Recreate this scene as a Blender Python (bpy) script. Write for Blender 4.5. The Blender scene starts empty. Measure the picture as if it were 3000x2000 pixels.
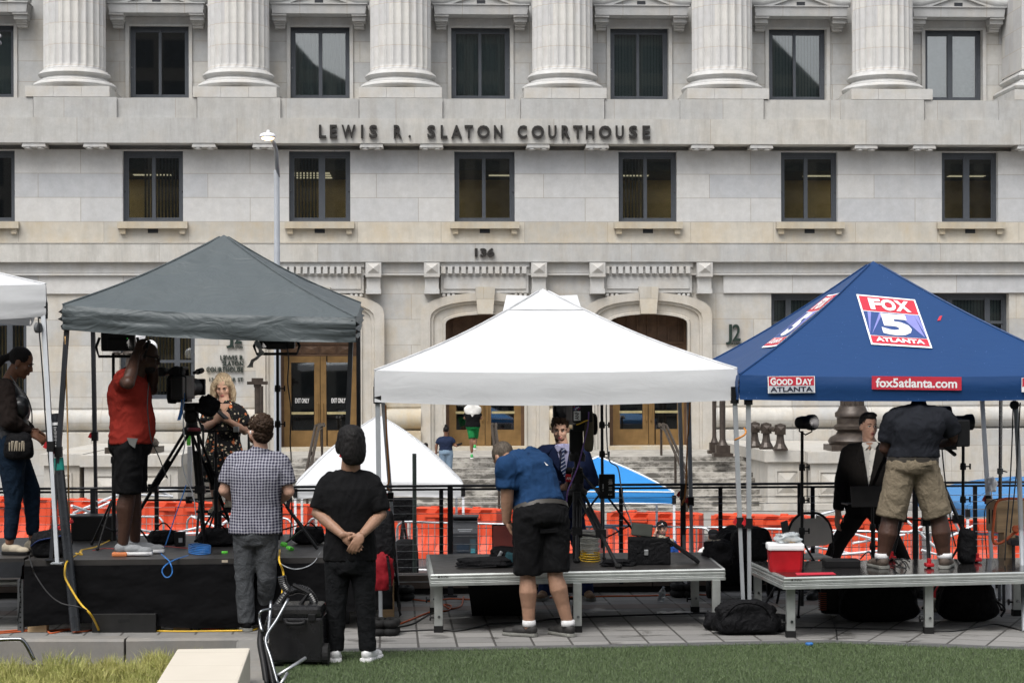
import bpy, bmesh, math, random
import numpy as np
from math import sin, cos, pi, radians, sqrt, atan2, tan
from mathutils import Vector as V, Matrix as MX, noise, Euler
random.seed(7); np.random.seed(7)
SC = bpy.context.scene
COL = SC.collection
# ------------------------------------------------------------------ camera, sky, sun, exposure
F = 5600.0; CX = 1500.0; HY = 1110.0; CZ = 2.1; ROLL = 0.0031   # focal length and horizon measured in photo pixels (3000 wide)
cam = bpy.data.objects.new('camera', bpy.data.cameras.new('camera'))
COL.objects.link(cam)
cam.data.sensor_width = 36.0; cam.data.lens = F * 36.0 / 3000.0
cam.data.shift_y = (HY - 1000.0) / 3000.0
cam.data.clip_end = 2000.0
_r = V((cos(ROLL), 0, -sin(ROLL))); _u = V((sin(ROLL), 0, cos(ROLL))); _b = V((0, -1, 0))
cam.matrix_world = MX(((_r.x, _u.x, _b.x, 0), (_r.y, _u.y, _b.y, 0), (_r.z, _u.z, _b.z, CZ), (0, 0, 0, 1)))
SC.camera = cam
SUN_EL, SUN_AZ = radians(58), radians(205)      # high, behind the camera and to its left
world = bpy.data.worlds.new("World"); SC.world = world; world.use_nodes = True
nt = world.node_tree
sky = nt.nodes.new('ShaderNodeTexSky'); sky.sky_type = 'NISHITA'; sky.sun_disc = False
sky.sun_elevation = SUN_EL; sky.sun_rotation = SUN_AZ; sky.air_density = 1.0; sky.dust_density = 4.0
hs = nt.nodes.new('ShaderNodeHueSaturation'); hs.inputs['Saturation'].default_value = 0.26
nt.links.new(sky.outputs[0], hs.inputs['Color']); nt.links.new(hs.outputs[0], nt.nodes['Background'].inputs[0])
nt.nodes['Background'].inputs[1].default_value = 0.15
sl = bpy.data.lights.new('sun', 'SUN'); sl.energy = 1.5; sl.angle = radians(35); sl.color = (1.0, 0.978, 0.948)
sun = bpy.data.objects.new('sun', sl); COL.objects.link(sun)
sd = V((sin(SUN_AZ) * cos(SUN_EL), cos(SUN_AZ) * cos(SUN_EL), sin(SUN_EL)))
sun.rotation_euler = sd.to_track_quat('Z', 'Y').to_euler(); sun.location = (0, 0, 30)
SC.view_settings.view_transform = 'Standard'; SC.view_settings.look = 'None'
SC.view_settings.exposure = 0.54; SC.view_settings.gamma = 1.0

# ------------------------------------------------------------------ where a photo point lies in the place
def ray(x, y):
    u, v = x - CX, HY - y
    return (u * cos(ROLL) + v * sin(ROLL)) / F, (-u * sin(ROLL) + v * cos(ROLL)) / F
def P(x, y, Y):
    a, b = ray(x, y); return V((a * Y, Y, CZ + b * Y))
def G(x, y, z=0.0):
    a, b = ray(x, y); return P(x, y, (z - CZ) / b)
PX = V((1, 0.065, 0)).normalized(); PY = V((-0.065, 1, 0)).normalized()      # the plaza's own two directions
PLZ = atan2(0.065, 1)

# ------------------------------------------------------------------ objects
def tag(o, label=None, cat=None, group=None, kind=None):
    for k, v in (('label', label), ('category', cat), ('group', group), ('kind', kind)):
        if v: o[k] = v
    return o
def thing(name, label, cat, loc=(0, 0, 0), rz=0.0, group=None):
    o = bpy.data.objects.new(name, None); COL.objects.link(o)
    o.empty_display_size = 0.1
    o.location = loc; o.rotation_euler = (0, 0, rz)
    return tag(o, label, cat, group)
def wm(o):
    m = MX.Translation(o.location) @ o.rotation_euler.to_matrix().to_4x4()
    return wm(o.parent) @ m if o.parent else m
def kids(o): return [c for c in bpy.data.objects if c.parent == o]
def dup(o, loc=None, rz=None, parent=None, **t):
    c = o.copy(); COL.objects.link(c); c.parent = parent
    if loc is not None: c.location = loc
    if rz is not None: c.rotation_euler = (0, 0, rz)
    for k, v in t.items(): c[k] = v
    for ch in kids(o): dup(ch, parent=c)
    return c
def mk(name, verts, faces, m, parent=None, local=False, smooth=False, fm=None, label=None, **t):
    """one mesh object; verts are world points unless local"""
    me = bpy.data.meshes.new(name)
    vs = [V(v) for v in verts]
    o = bpy.data.objects.new(name, me); COL.objects.link(o)
    if parent is not None:
        o.parent = parent
        if not local:
            inv = wm(parent).inverted(); vs = [inv @ v for v in vs]
    elif not local and vs:
        lo = [min(v[i] for v in vs) for i in range(3)]; hi = [max(v[i] for v in vs) for i in range(3)]
        c = V(((lo[0] + hi[0]) / 2, (lo[1] + hi[1]) / 2, lo[2]))
        o.location = c; vs = [v - c for v in vs]
    me.from_pydata([tuple(v) for v in vs], [], faces)
    for mm in (m if isinstance(m, (list, tuple)) else [m]): me.materials.append(mm)
    if fm: me.polygons.foreach_set('material_index', fm)
    if smooth is True: me.polygons.foreach_set('use_smooth', [True] * len(me.polygons))
    elif smooth:
        me.polygons.foreach_set('use_smooth', [True] * len(me.polygons))
        bm = bmesh.new(); bm.from_mesh(me)
        for e in bm.edges:
            if len(e.link_faces) == 2 and e.calc_face_angle(0) > smooth: e.smooth = False
        bm.to_mesh(me); bm.free()
    me.update()
    if label: o['label'] = label
    return tag(o, None, t.get('cat'), t.get('group'), t.get('kind'))

class B:
    """collects shapes, then links them as ONE mesh object"""
    def __init__(s): s.v = []; s.f = []; s.m = []; s.cur = 0
    def add(s, vs, fs):
        n = len(s.v); s.v += [V(v) for v in vs]; s.f += [tuple(i + n for i in f) for f in fs]; s.m += [s.cur] * len(fs); return s
    def mat(s, i): s.cur = i; return s
    def box(s, c, sz, rot=None, bev=0.0):
        c = V(c); hx, hy, hz = sz[0] / 2, sz[1] / 2, sz[2] / 2
        R = rot if rot is not None else MX.Identity(3)
        if not isinstance(R, MX): R = Euler(R).to_matrix()
        if bev <= 0:
            vs = [c + R @ V((x * hx, y * hy, z * hz)) for z in (-1, 1) for y in (-1, 1) for x in (-1, 1)]
            return s.add(vs, [(0, 2, 3, 1), (4, 5, 7, 6), (0, 1, 5, 4), (2, 6, 7, 3), (0, 4, 6, 2), (1, 3, 7, 5)])
        bm = bmesh.new(); bmesh.ops.create_cube(bm, size=1.0)
        for v in bm.verts: v.co = V((v.co.x * 2 * hx, v.co.y * 2 * hy, v.co.z * 2 * hz))
        bmesh.ops.bevel(bm, geom=bm.edges[:], offset=min(bev, hx * .9, hy * .9, hz * .9), segments=2, affect='EDGES', profile=0.6)
        bm.verts.ensure_lookup_table()
        s.add([c + R @ v.co for v in bm.verts], [tuple(v.index for v in f.verts) for f in bm.faces]); bm.free(); return s
    def bx(s, a, b): 
        return s.box([(a[i] + b[i]) / 2 for i in range(3)], [abs(b[i] - a[i]) for i in range(3)])
    def loft(s, rings, cap=True, close=True):
        n = len(rings[0]); vs = [p for r in rings for p in r]; fs = []
        for i in range(len(rings) - 1):
            for j in range(n if close else n - 1):
                k = (j + 1) % n
                fs.append((i * n + j, i * n + k, (i + 1) * n + k, (i + 1) * n + j))
        if cap: fs += [tuple(range(n - 1, -1, -1)), tuple((len(rings) - 1) * n + j for j in range(n))]
        return s.add(vs, fs)
    def tube(s, pts, r, n=8, closed=False, flat=1.0):
        pts = [V(p) for p in pts]; N = len(pts)
        rs = r if isinstance(r, (list, tuple)) else [r] * N
        rings = []; up = None
        for i, p in enumerate(pts):
            d = (pts[(i + 1) % N] - pts[i - 1]) if closed else (pts[min(i + 1, N - 1)] - pts[max(i - 1, 0)])
            d = d.normalized() if d.length > 1e-9 else V((0, 0, 1))
            if up is None:
                up = V((0, 0, 1)) if abs(d.z) < 0.9 else V((0, 1, 0))
            a = d.cross(up); a = a.normalized() if a.length > 1e-6 else V((1, 0, 0)); up = a.cross(d).normalized()
            rings.append([p + (a * cos(2 * pi * k / n) + up * flat * sin(2 * pi * k / n)) * rs[i] for k in range(n)])
        if closed: rings.append(rings[0]); return s.loft(rings, cap=False)
        return s.loft(rings)
    def lathe(s, c, prof, n=24, axis=None, ang0=0.0):
        c = V(c); Q = (V(axis).to_track_quat('Z', 'Y').to_matrix() if axis is not None else MX.Identity(3))
        return s.loft([[c + Q @ V((r * cos(ang0 + 2 * pi * k / n), r * sin(ang0 + 2 * pi * k / n), z)) for k in range(n)] for r, z in prof])
    def ell(s, c, r, rot=None, n=16, k=10):
        c = V(c); R = rot if rot is not None else MX.Identity(3)
        rings = []
        for i in range(k + 1):
            a = -pi / 2 + pi * (i + 0.02 if i == 0 else i - 0.02 if i == k else i) / k
            rings.append([c + R @ V((r[0] * cos(a) * cos(2 * pi * j / n), r[1] * cos(a) * sin(2 * pi * j / n), r[2] * sin(a))) for j in range(n)])
        return s.loft(rings)
    def prism(s, poly, d):
        """poly: list of 3-D points of a flat outline, d: the extrusion vector"""
        n = len(poly); d = V(d); a = [V(p) for p in poly]; b = [p + d for p in a]
        return s.add(a + b, [tuple(range(n - 1, -1, -1)), tuple(range(n, 2 * n))] + [(i, (i + 1) % n, n + (i + 1) % n, n + i) for i in range(n)])
    def xf(s, M_): s.v = [M_ @ v for v in s.v]; return s
    def build(s, name, m, parent=None, **k):
        if isinstance(m, (list, tuple)): k['fm'] = s.m
        return mk(name, s.v, s.f, m, parent, **k)

def bez(p0, p1, p2, p3, n=12):
    p0, p1, p2, p3 = V(p0), V(p1), V(p2), V(p3)
    return [(1 - t) ** 3 * p0 + 3 * (1 - t) ** 2 * t * p1 + 3 * (1 - t) * t * t * p2 + t ** 3 * p3 for t in [i / n for i in range(n + 1)]]
def spl(pts, k=6):
    """Catmull-Rom through the points"""
    pts = [V(p) for p in pts]; q = [pts[0] * 2 - pts[1]] + pts + [pts[-1] * 2 - pts[-2]]; out = []
    for i in range(1, len(q) - 2):
        for j in range(k):
            t = j / k
            out.append(0.5 * ((2 * q[i]) + (q[i + 1] - q[i - 1]) * t + (2 * q[i - 1] - 5 * q[i] + 4 * q[i + 1] - q[i + 2]) * t * t + (3 * q[i] - q[i - 1] - 3 * q[i + 1] + q[i + 2]) * t ** 3))
    return out + [pts[-1]]

# ------------------------------------------------------------------ materials
class N:
    def __init__(s, name):
        s.m = bpy.data.materials.new(name); s.m.use_nodes = True; s.t = s.m.node_tree
        s.bs = s.t.nodes['Principled BSDF']; s.out = s.t.nodes['Material Output']
    def n(s, typ, **kw):
        x = s.t.nodes.new('ShaderNode' + typ)
        for k, v in kw.items():
            if hasattr(x, k): setattr(x, k, v)
        return x
    def l(s, a, b): s.t.links.new(a, b)
    def co(s, scale=(1, 1, 1), loc=(0, 0, 0), rot=(0, 0, 0), src='Object'):
        tc = s.n('TexCoord'); mp = s.n('Mapping')
        mp.inputs['Scale'].default_value = scale; mp.inputs['Location'].default_value = loc; mp.inputs['Rotation'].default_value = rot
        s.l(tc.outputs[src], mp.inputs[0]); return mp.outputs[0]
    def noise(s, co, scale, detail=4, rough=0.6):
        x = s.n('TexNoise'); s.l(co, x.inputs['Vector']); x.inputs['Scale'].default_value = scale
        x.inputs['Detail'].default_value = detail; x.inputs['Roughness'].default_value = rough; return x.outputs[0]
    def ramp(s, fac, stops):
        x = s.n('ValToRGB'); s.l(fac, x.inputs[0]); e = x.color_ramp.elements
        while len(e) < len(stops): e.new(0.5)
        for i, (p, c) in enumerate(stops):
            e[i].position = p; e[i].color = (c if isinstance(c, (tuple, list)) else (c, c, c)) + ((1,) if not isinstance(c, (tuple, list)) or len(c) == 3 else ())
        return x.outputs[0]
    def mix(s, fac, a, b, mode='MIX'):
        x = s.n('Mix', data_type='RGBA', blend_type=mode)
        for i, v in ((0, fac), (6, a), (7, b)):
            if isinstance(v, (int, float)): x.inputs[i].default_value = v
            elif isinstance(v, (tuple, list)): x.inputs[i].default_value = tuple(v) + (1,)
            else: s.l(v, x.inputs[i])
        return x.outputs[2]
    def math(s, op, a, b=0.0):
        x = s.n('Math', operation=op)
        for i, v in ((0, a), (1, b)):
            if isinstance(v, (int, float)): x.inputs[i].default_value = v
            else: s.l(v, x.inputs[i])
        return x.outputs[0]
    def bump(s, h, strength=0.3, dist=0.01):
        x = s.n('Bump'); s.l(h, x.inputs['Height']); x.inputs['Strength'].default_value = strength; x.inputs['Distance'].default_value = dist
        s.l(x.outputs[0], s.bs.inputs['Normal']); return x
    def fin(s, col=None, rough=0.6, metal=0.0, spec=None):
        for k, v in (('Base Color', col), ('Roughness', rough), ('Metallic', metal), ('Specular IOR Level', spec)):
            if v is None: continue
            if isinstance(v, (int, float)): s.bs.inputs[k].default_value = v
            elif isinstance(v, (tuple, list)): s.bs.inputs[k].default_value = tuple(v) + (1,)
            else: s.l(v, s.bs.inputs[k])
        return s.m
def mat(name, col, rough=0.6, metal=0.0, var=0.22, vs=6.0, bump=0.0, bs=80.0, spec=None, bd=0.003, stretch=(1, 1, 1)):
    n = N(name); co = n.co(stretch)
    f = n.noise(co, vs, 5)
    c = n.mix(n.ramp(f, [(0.3, 0.0), (0.7, 1.0)]), tuple(x * (1 - var) for x in col), tuple(min(1, x * (1 + var)) for x in col))
    if bump: n.bump(n.noise(co, bs, 3), bump, bd)
    rr = n.math('ADD', n.math('MULTIPLY', n.noise(co, vs * 2.3), 0.25), rough - 0.12)
    return n.fin(c, rr, metal, spec)
def fabric(name, col, rough=0.9, fold=0.5, fs=5.0, var=0.09, weave=700):
    n = N(name); co = n.co()
    w = n.noise(co, fs, 3, 0.55); x = n.n('TexNoise'); n.l(co, x.inputs[0]); x.inputs['Scale'].default_value = fs * 1.7; x.inputs['Distortion'].default_value = 1.6
    c = n.mix(n.ramp(x.outputs[0], [(0.3, 0.0), (0.7, 1.0)]), tuple(v * (1 - var) for v in col), tuple(min(1, v * (1 + var)) for v in col))
    h = n.math('ADD', n.math('MULTIPLY', w, 1.0), n.math('MULTIPLY', x.outputs[0], 0.7))
    n.bump(h, fold, 0.03)
    n.bs.inputs['Sheen Weight'].default_value = 0.0
    return n.fin(c, rough, 0.0, 0.15)
def emit(name, col, st):
    n = N(name); n.bs.inputs['Emission Color'].default_value = tuple(col) + (1,); n.bs.inputs['Emission Strength'].default_value = st
    return n.fin(col, 0.5)
def glass(name, tint=(0.85, 0.88, 0.88), refl=1.0):
    n = N(name); t = n.n('BsdfTransparent'); t.inputs[0].default_value = tint + (1,)
    g = n.n('BsdfGlossy'); g.inputs['Roughness'].default_value = 0.02
    fr = n.n('Fresnel'); fr.inputs[0].default_value = 1.5
    mx = n.n('MixShader'); n.l(n.math('MULTIPLY', fr.outputs[0], refl), mx.inputs[0]); n.l(t.outputs[0], mx.inputs[1]); n.l(g.outputs[0], mx.inputs[2])
    n.l(mx.outputs[0], n.out.inputs[0]); return n.m
def stone(name, brick=None, stain=0.35, grime=0.3, base=(0.50, 0.49, 0.47), mortar=(0.30, 0.27, 0.23), warm=(0.46, 0.36, 0.22)):
    n = N(name); co = n.co()
    sp = n.n('SeparateXYZ'); n.l(co, sp.inputs[0]); cb = n.n('CombineXYZ')
    big = n.noise(co, 0.55, 5, 0.65); fine = n.noise(co, 38, 4, 0.7); mid = n.noise(co, 3.2, 6, 0.7)
    c = n.mix(n.ramp(mid, [(0.3, 0.0), (0.72, 1.0)]), tuple(x * 0.86 for x in base), tuple(x * 1.08 for x in base))
    c = n.mix(n.math('MULTIPLY', n.ramp(fine, [(0.35, 0.0), (0.7, 1.0)]), 0.3), c, tuple(x * 0.7 for x in base))
    h = n.math('MULTIPLY', fine, 0.15)
    if brick:
        w, hh, ox, oz = brick[:4]
        n.l(n.math('ADD', sp.outputs[0], ox), cb.inputs[0]); n.l(n.math('ADD', sp.outputs[2], oz), cb.inputs[1])
        bt = n.n('TexBrick'); n.l(cb.outputs[0], bt.inputs['Vector']); bt.inputs['Scale'].default_value = 1.0
        bt.inputs['Brick Width'].default_value = w; bt.inputs['Row Height'].default_value = hh
        bt.inputs['Mortar Size'].default_value = 0.009; bt.inputs['Mortar Smooth'].default_value = 0.2; bt.inputs['Bias'].default_value = 0.0
        bt.inputs['Color1'].default_value = (0.83, 0.845, 0.87, 1); bt.inputs['Color2'].default_value = (1.06, 1.04, 1.0, 1); bt.inputs['Mortar'].default_value = (1, 1, 1, 1)
        bt.offset = 0.5
        c = n.mix(0.9, c, bt.outputs['Color'], 'MULTIPLY')
        c = n.mix(n.math('MULTIPLY', bt.outputs['Fac'], 0.9), c, mortar)
        h = n.math('SUBTRACT', h, n.math('MULTIPLY', bt.outputs['Fac'], 0.8))
    st = n.ramp(n.math('MULTIPLY', n.noise(co, 0.9, 6, 0.7), n.math('ADD', n.noise(n.co((1, 1, .25)), 2.2, 4), 0.45)), [(0.42, 0.0), (0.66, 1.0)])
    c = n.mix(n.math('MULTIPLY', st, stain), c, warm)
    gr = n.ramp(n.noise(n.co((2.6, 2.6, 0.35)), 1.1, 6, 0.75), [(0.46, 0.0), (0.72, 1.0)])
    c = n.mix(n.math('MULTIPLY', gr, grime), c, (0.25, 0.235, 0.21))
    n.bump(h, 0.35, 0.012)
    return n.fin(c, 0.8, 0.0, 0.3)

M = {}
M['black'] = mat('black_plastic', (0.006, 0.006, 0.0065), 0.5, spec=.3)
M['blackmetal'] = mat('black_metal', (0.008, 0.008, 0.009), 0.42, 0.2, spec=.35)
M['rubber'] = mat('black_rubber', (0.010, 0.010, 0.010), 0.75, spec=.25)
M['nylon'] = fabric('black_nylon', (0.0055, 0.0055, 0.0065), 0.75, 0.9, 7)
M['alu'] = mat('aluminium', (0.50, 0.52, 0.50), 0.42, 0.75, 0.12, 9, 0.1, 120)
M['galv'] = mat('galvanised_steel', (0.48, 0.49, 0.5), 0.42, 0.85, 0.2, 20)
M['greysteel'] = mat('painted_grey_steel', (0.36, 0.38, 0.40), 0.4, 0.2, 0.1)
M['darksteel'] = mat('dark_grey_steel', (0.026, 0.028, 0.033), 0.45, 0.3)
M['white'] = mat('white_paint', (0.75, 0.76, 0.78), 0.45, 0, 0.06)
M['chrome'] = mat('chrome', (0.24, 0.25, 0.26), 0.26, 1.0, 0.15)
M['bronze'] = mat('dark_bronze', (0.052, 0.040, 0.032), 0.42, 0.35, 0.35, 9, 0.25, 30)
M['brass'] = mat('door_bronze', (0.235, 0.142, 0.055), 0.42, 0.45, 0.22, 3, 0.1, 40)
M['red'] = mat('red_plastic', (0.42, 0.012, 0.018), 0.4)
M['letter'] = mat('letter_bronze', (0.02, 0.018, 0.016), 0.5, 0.2)
M['greenletter'] = mat('letter_dark_green', (0.008, 0.022, 0.016), 0.5)
M['whiteprint'] = mat('white_print', (0.8, 0.8, 0.8), 0.6, 0, 0.04)
M['orangecable'] = mat('orange_cable', (0.48, 0.10, 0.03), 0.55)
M['yellowcable'] = mat('yellow_cable', (0.62, 0.38, 0.02), 0.5)
M['bluecable'] = mat('blue_cable', (0.02, 0.14, 0.42), 0.45)
M['greencord'] = mat('green_tape', (0.12, 0.6, 0.06), 0.6)
M['cable'] = mat('black_cable', (0.014, 0.014, 0.015), 0.5)
M['wood'] = mat('plywood', (0.52, 0.36, 0.20), 0.65, 0, 0.25, 3, 0.1, 40, None, 0.003, (1, 1, 7))
M['tan'] = mat('tan_cloth', (0.38, 0.33, 0.25), 0.8)

# ------------------------------------------------------------------ lettering from the built-in font
def text_mesh(s, bold=0.0, depth=0.0):
    cu = bpy.data.curves.new('t', 'FONT'); cu.body = s; cu.size = 1.0; cu.offset = bold; cu.extrude = depth; cu.resolution_u = 3
    o = bpy.data.objects.new('t', cu); COL.objects.link(o)
    dg = bpy.context.evaluated_depsgraph_get(); me = bpy.data.meshes.new_from_object(o.evaluated_get(dg))
    vs = [v.co.copy() for v in me.vertices]; fs = [tuple(p.vertices) for p in me.polygons]
    bpy.data.objects.remove(o); bpy.data.curves.remove(cu); bpy.data.meshes.remove(me)
    return vs, fs
def text_fit(b, s, x0, x1, z0, z1, fn, bold=0.02, depth=0.0, keep=False):
    """letters of s fill the box x0..x1, z0..z1; fn(x, z, d) gives the point in the place (d = depth out of the surface)"""
    vs, fs = text_mesh(s, bold, 0.5 if depth else 0.0)
    ax, bx_ = min(v.x for v in vs), max(v.x for v in vs); az, bz = min(v.y for v in vs), max(v.y for v in vs)
    return b.add([fn(x0 + (v.x - ax) / (bx_ - ax) * (x1 - x0), z0 + (v.y - az) / (bz - az) * (z1 - z0), (v.z + 0.5) * depth) for v in vs], fs)
# ================================================================== the ground, street, plaza
n = N('asphalt'); co = n.co()
c = n.mix(n.ramp(n.noise(co, 0.35, 6, 0.7), [(0.35, 0), (0.7, 1)]), (0.045, 0.046, 0.048), (0.085, 0.083, 0.08))
c = n.mix(n.math('MULTIPLY', n.noise(co, 60, 3), 0.5), c, (0.05, 0.05, 0.05)); n.bump(n.noise(co, 90, 3), 0.4, 0.01)
M['asphalt'] = n.fin(c, n.ramp(n.noise(co, 0.7, 4), [(0.35, 0.35), (0.65, 0.8)]))
M['sidewalk'] = stone('sidewalk_concrete', None, 0.15, 0.4, (0.27, 0.26, 0.245))
def quad(name, pts, m, **k): return mk(name, pts, [(0, 1, 2, 3)], m, **k)
quad('ground', [(-400, -60, -1.56), (400, -60, -1.56), (400, 500, -1.56), (-400, 500, -1.56)], M['asphalt'], kind='structure')
quad('street', [(-80, 19.2, -1.5), (80, 19.2 + 5, -1.5), (80, 47, -1.5), (-80, 40, -1.5)], M['asphalt'], kind='structure')
b = B(); b.prism([(-80, 40, -1.5), (80, 47, -1.5), (80, 75, -1.5), (-80, 70, -1.5)], (0, 0, 0.06)); b.build('sidewalk', M['sidewalk'], kind='structure')

def paving(name, rz, ox):
    n = N(name); co = n.co((1, 1, 1), (ox, 0, 0), (0, 0, rz))
    bt = n.n('TexBrick'); n.l(co, bt.inputs[0]); bt.inputs['Scale'].default_value = 1.0; bt.inputs['Brick Width'].default_value = 0.305; bt.inputs['Row Height'].default_value = 0.305
    bt.inputs['Mortar Size'].default_value = 0.007; bt.inputs['Mortar Smooth'].default_value = 0.1; bt.offset = 0.0; bt.inputs['Bias'].default_value = -0.1
    bt.inputs['Color1'].default_value = (0.19, 0.186, 0.178, 1); bt.inputs['Color2'].default_value = (0.27, 0.262, 0.25, 1); bt.inputs['Mortar'].default_value = (0.05, 0.046, 0.042, 1)
    # wider dark joints running away from the lawn
    sp = n.n('SeparateXYZ'); n.l(co, sp.inputs[0]); fr = n.math('PINGPONG', sp.outputs[0], 0.1525)
    jt = n.math('LESS_THAN', fr, 0.009)
    j2 = n.math('MULTIPLY', n.math('LESS_THAN', n.math('PINGPONG', sp.outputs[1], 0.1525), 0.0085), .75)
    c = n.mix(j2, bt.outputs['Color'], (0.06, 0.055, 0.05)); c = n.mix(jt, c, (0.045, 0.042, 0.038))
    row = n.math('MULTIPLY', n.math('LESS_THAN', n.math('ABSOLUTE', n.math('SUBTRACT', sp.outputs[1], 17.55)), 0.16), 0.5)
    c = n.mix(row, c, (0.20, 0.115, 0.085))
    c = n.mix(n.math('MULTIPLY', n.ramp(n.noise(co, 45, 4, 0.7), [(0.4, 0), (0.7, 1)]), 0.35), c, (0.14, 0.135, 0.125))
    wet = n.ramp(n.noise(n.co((1, 1.6, 1)), 2.1, 5, 0.62), [(0.56, 0.0), (0.61, 1.0)])
    c = n.mix(n.math('MULTIPLY', wet, 0.5), c, (0.075, 0.07, 0.065))
    n.bump(n.math('SUBTRACT', n.math('MULTIPLY', n.noise(co, 70, 3), 0.25), n.math('ADD', bt.outputs['Fac'], jt)), 0.4, 0.006)
    return n.fin(c, n.ramp(wet, [(0, 0.75), (1, 0.32)]))
M['paveA'] = paving('plaza_pavers', -PLZ, 0.07); M['paveB'] = paving('plaza_pavers_turned', radians(23), 0.0)
M['granite'] = stone('brown_granite', None, 0.1, 0.3, (0.13, 0.105, 0.09))
M['concrete'] = stone('kerb_concrete', None, 0.12, 0.35, (0.21, 0.205, 0.195))
RB = G(1320, 1747)                                  # foot of the cable railing
def rail_pt(t, off=0.0, z=0.0): return RB + PX * t + PY * off + V((0, 0, z))
edge = [G(-400, 1868), G(768, 1862), G(785, 1907), G(1005, 1903), G(1700, 1892), G(2300, 1879), G(2420, 1877), G(3000, 1898), G(3600, 1935)]
far = 0.30
fl, fr_ = rail_pt(-25, far), rail_pt(25, far)
sx = G(2420, 1877); dirB = V((tan(radians(1)), 1, 0))
sxb = sx + V((-0.02, 1, 0)) * 4.0
t_ = (sxb - RB).dot(PX); sxb = rail_pt(t_, far)
mk('plaza_paving', [fl] + edge[:7] + [sxb], [tuple(range(9))], M['paveA'], local=True, kind='structure')
mk('plaza_paving', [sxb, edge[6], edge[7], edge[8], edge[8] + V((20, -2, 0)), fr_], [tuple(range(6))], M['paveB'], local=True, kind='structure')
# plaza body: wall down to the street
b = B(); b.prism([fl + V((0, 0, -1.6)), fr_ + V((0, 0, -1.6)), fr_ + V((0, 0, -0.02)), fl + V((0, 0, -0.02))], PY * -0.4)
b.build('plaza_retaining_wall', M['concrete'], kind='structure')
b = B()
for k in range(-12, 13):
    a, c_ = rail_pt(k * 2 + 0.005, 0.22, 0.06), rail_pt(k * 2 + 1.995, 0.22, 0.06)
    b.prism([a, c_, c_ + V((0, 0, 0.125)), a + V((0, 0, 0.125))], PY * 0.28)
b.build('plaza_coping', M['granite'], kind='structure')
b = B(); a, c_ = rail_pt(-24, 0.24, 0.001), rail_pt(26, 0.24, 0.001); b.prism([a, c_, c_ + V((0, 0, 0.058)), a + V((0, 0, 0.058))], PY * 0.24); b.build('coping_shadow', M['rubber'], kind='structure')  # black strip put in for the shadow gap under the coping
# dark border strip between lawn and paving
b = B(); e0 = edge; e1 = [p + V((0, -0.17, 0)) for p in edge]
for i in range(2, len(edge) - 1): b.add([e0[i] + V((0, 0, .012)), e0[i + 1] + V((0, 0, .012)), e1[i + 1] + V((0, 0, .012)), e1[i] + V((0, 0, .012)), e1[i] - V((0, 0, .1)), e1[i + 1] - V((0, 0, .1))], [(0, 3, 2, 1), (3, 4, 5, 2)])
b.build('lawn_border', mat('dark_border_stone', (0.085, 0.085, 0.085), 0.7, 0, 0.2, 8, 0.2, 60), kind='structure')
# lawn: soil sheet + artificial grass blades
lawn = [p + V((0, -0.165, 0.004)) for p in edge]
M['turfbase'] = mat('turf_backing', (0.04, 0.055, 0.025), 0.95)
lawn = lawn[2:]
lw_ = [(-1.52, 3, .004), (-1.52, 13.0, .004), (lawn[0].x - .02, lawn[0].y - .06, .004)] + lawn + [(10, 3, .004)]
mk('lawn', lw_, [tuple(range(len(lw_)))], M['turfbase'], local=True, kind='structure')
def lawn_edge(x):
    for i in range(len(lawn) - 1):
        if lawn[i].x <= x <= lawn[i + 1].x:
            t = (x - lawn[i].x) / (lawn[i + 1].x - lawn[i].x); return lawn[i].y + t * (lawn[i + 1].y - lawn[i].y)
    return 15
def blades(bases, H, W, lean, segs, seed=1):
    """thin leaf blades: bases (n,3); arrays of height, width; lean (n,2) tip offset"""
    n_ = len(bases); rng = np.random.RandomState(seed); ang = rng.rand(n_) * 2 * pi
    side = np.stack([np.cos(ang), np.sin(ang), 0 * ang], 1) * (W[:, None] / 2); vs = []
    for k in range(segs + 1):
        t = k / segs; c_ = bases + np.concatenate([lean * t ** 2, (H * (t - 0.22 * t ** 3 * np.minimum(1.6, np.linalg.norm(lean, axis=1) / H)))[:, None]], 1)
        if k < segs: vs += [c_ - side * (1 - t * 0.75), c_ + side * (1 - t * 0.75)]
        else: vs += [c_]
    m_ = 2 * segs + 1; allv = np.stack(vs, 1).reshape(-1, 3); fs = []
    for i in range(n_):
        o = i * m_
        for k in range(segs - 1): fs.append((o + 2 * k, o + 2 * k + 1, o + 2 * k + 3, o + 2 * k + 2))
        fs.append((o + 2 * segs - 2, o + 2 * segs - 1, o + 2 * segs))
    return allv.tolist(), fs
def grassmat(name, a, b_, c_, sc):
    n = N(name); co = n.co(); f = n.noise(co, sc, 4, 0.7); f2 = n.noise(co, sc * 30, 2)
    c = n.mix(n.ramp(f, [(0.35, 0), (0.65, 1)]), a, b_); c = n.mix(n.ramp(f2, [(0.45, 0), (0.7, 0.8)]), c, c_)
    n.bs.inputs['Subsurface Weight'].default_value = 0.0
    return n.fin(c, 0.6, 0, 0.3)
M['turf'] = grassmat('artificial_turf', (0.082, 0.122, 0.050), (0.100, 0.145, 0.062), (0.122, 0.160, 0.074), 1.2)
rng = np.random.RandomState(3); pts = []
for i in range(170000):
    y = 12.6 + (15.35 - 12.6) * rng.rand(); x = -2.4 + 7.2 * rng.rand()
    if x > -1.54 - max(0, y - 12.9) * .12 and abs(x) < y * 0.285 and y < lawn_edge(x) + 0.03: pts.append((x, y, 0.004))
pts = np.array(pts); k_ = len(pts)
pts[:, :2] += 0
vs, fs = blades(pts, 0.014 + 0.016 * rng.rand(k_), 0.003 + 0.002 * rng.rand(k_), (rng.rand(k_, 2) - .5) * 0.03, 1, 5)
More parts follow.
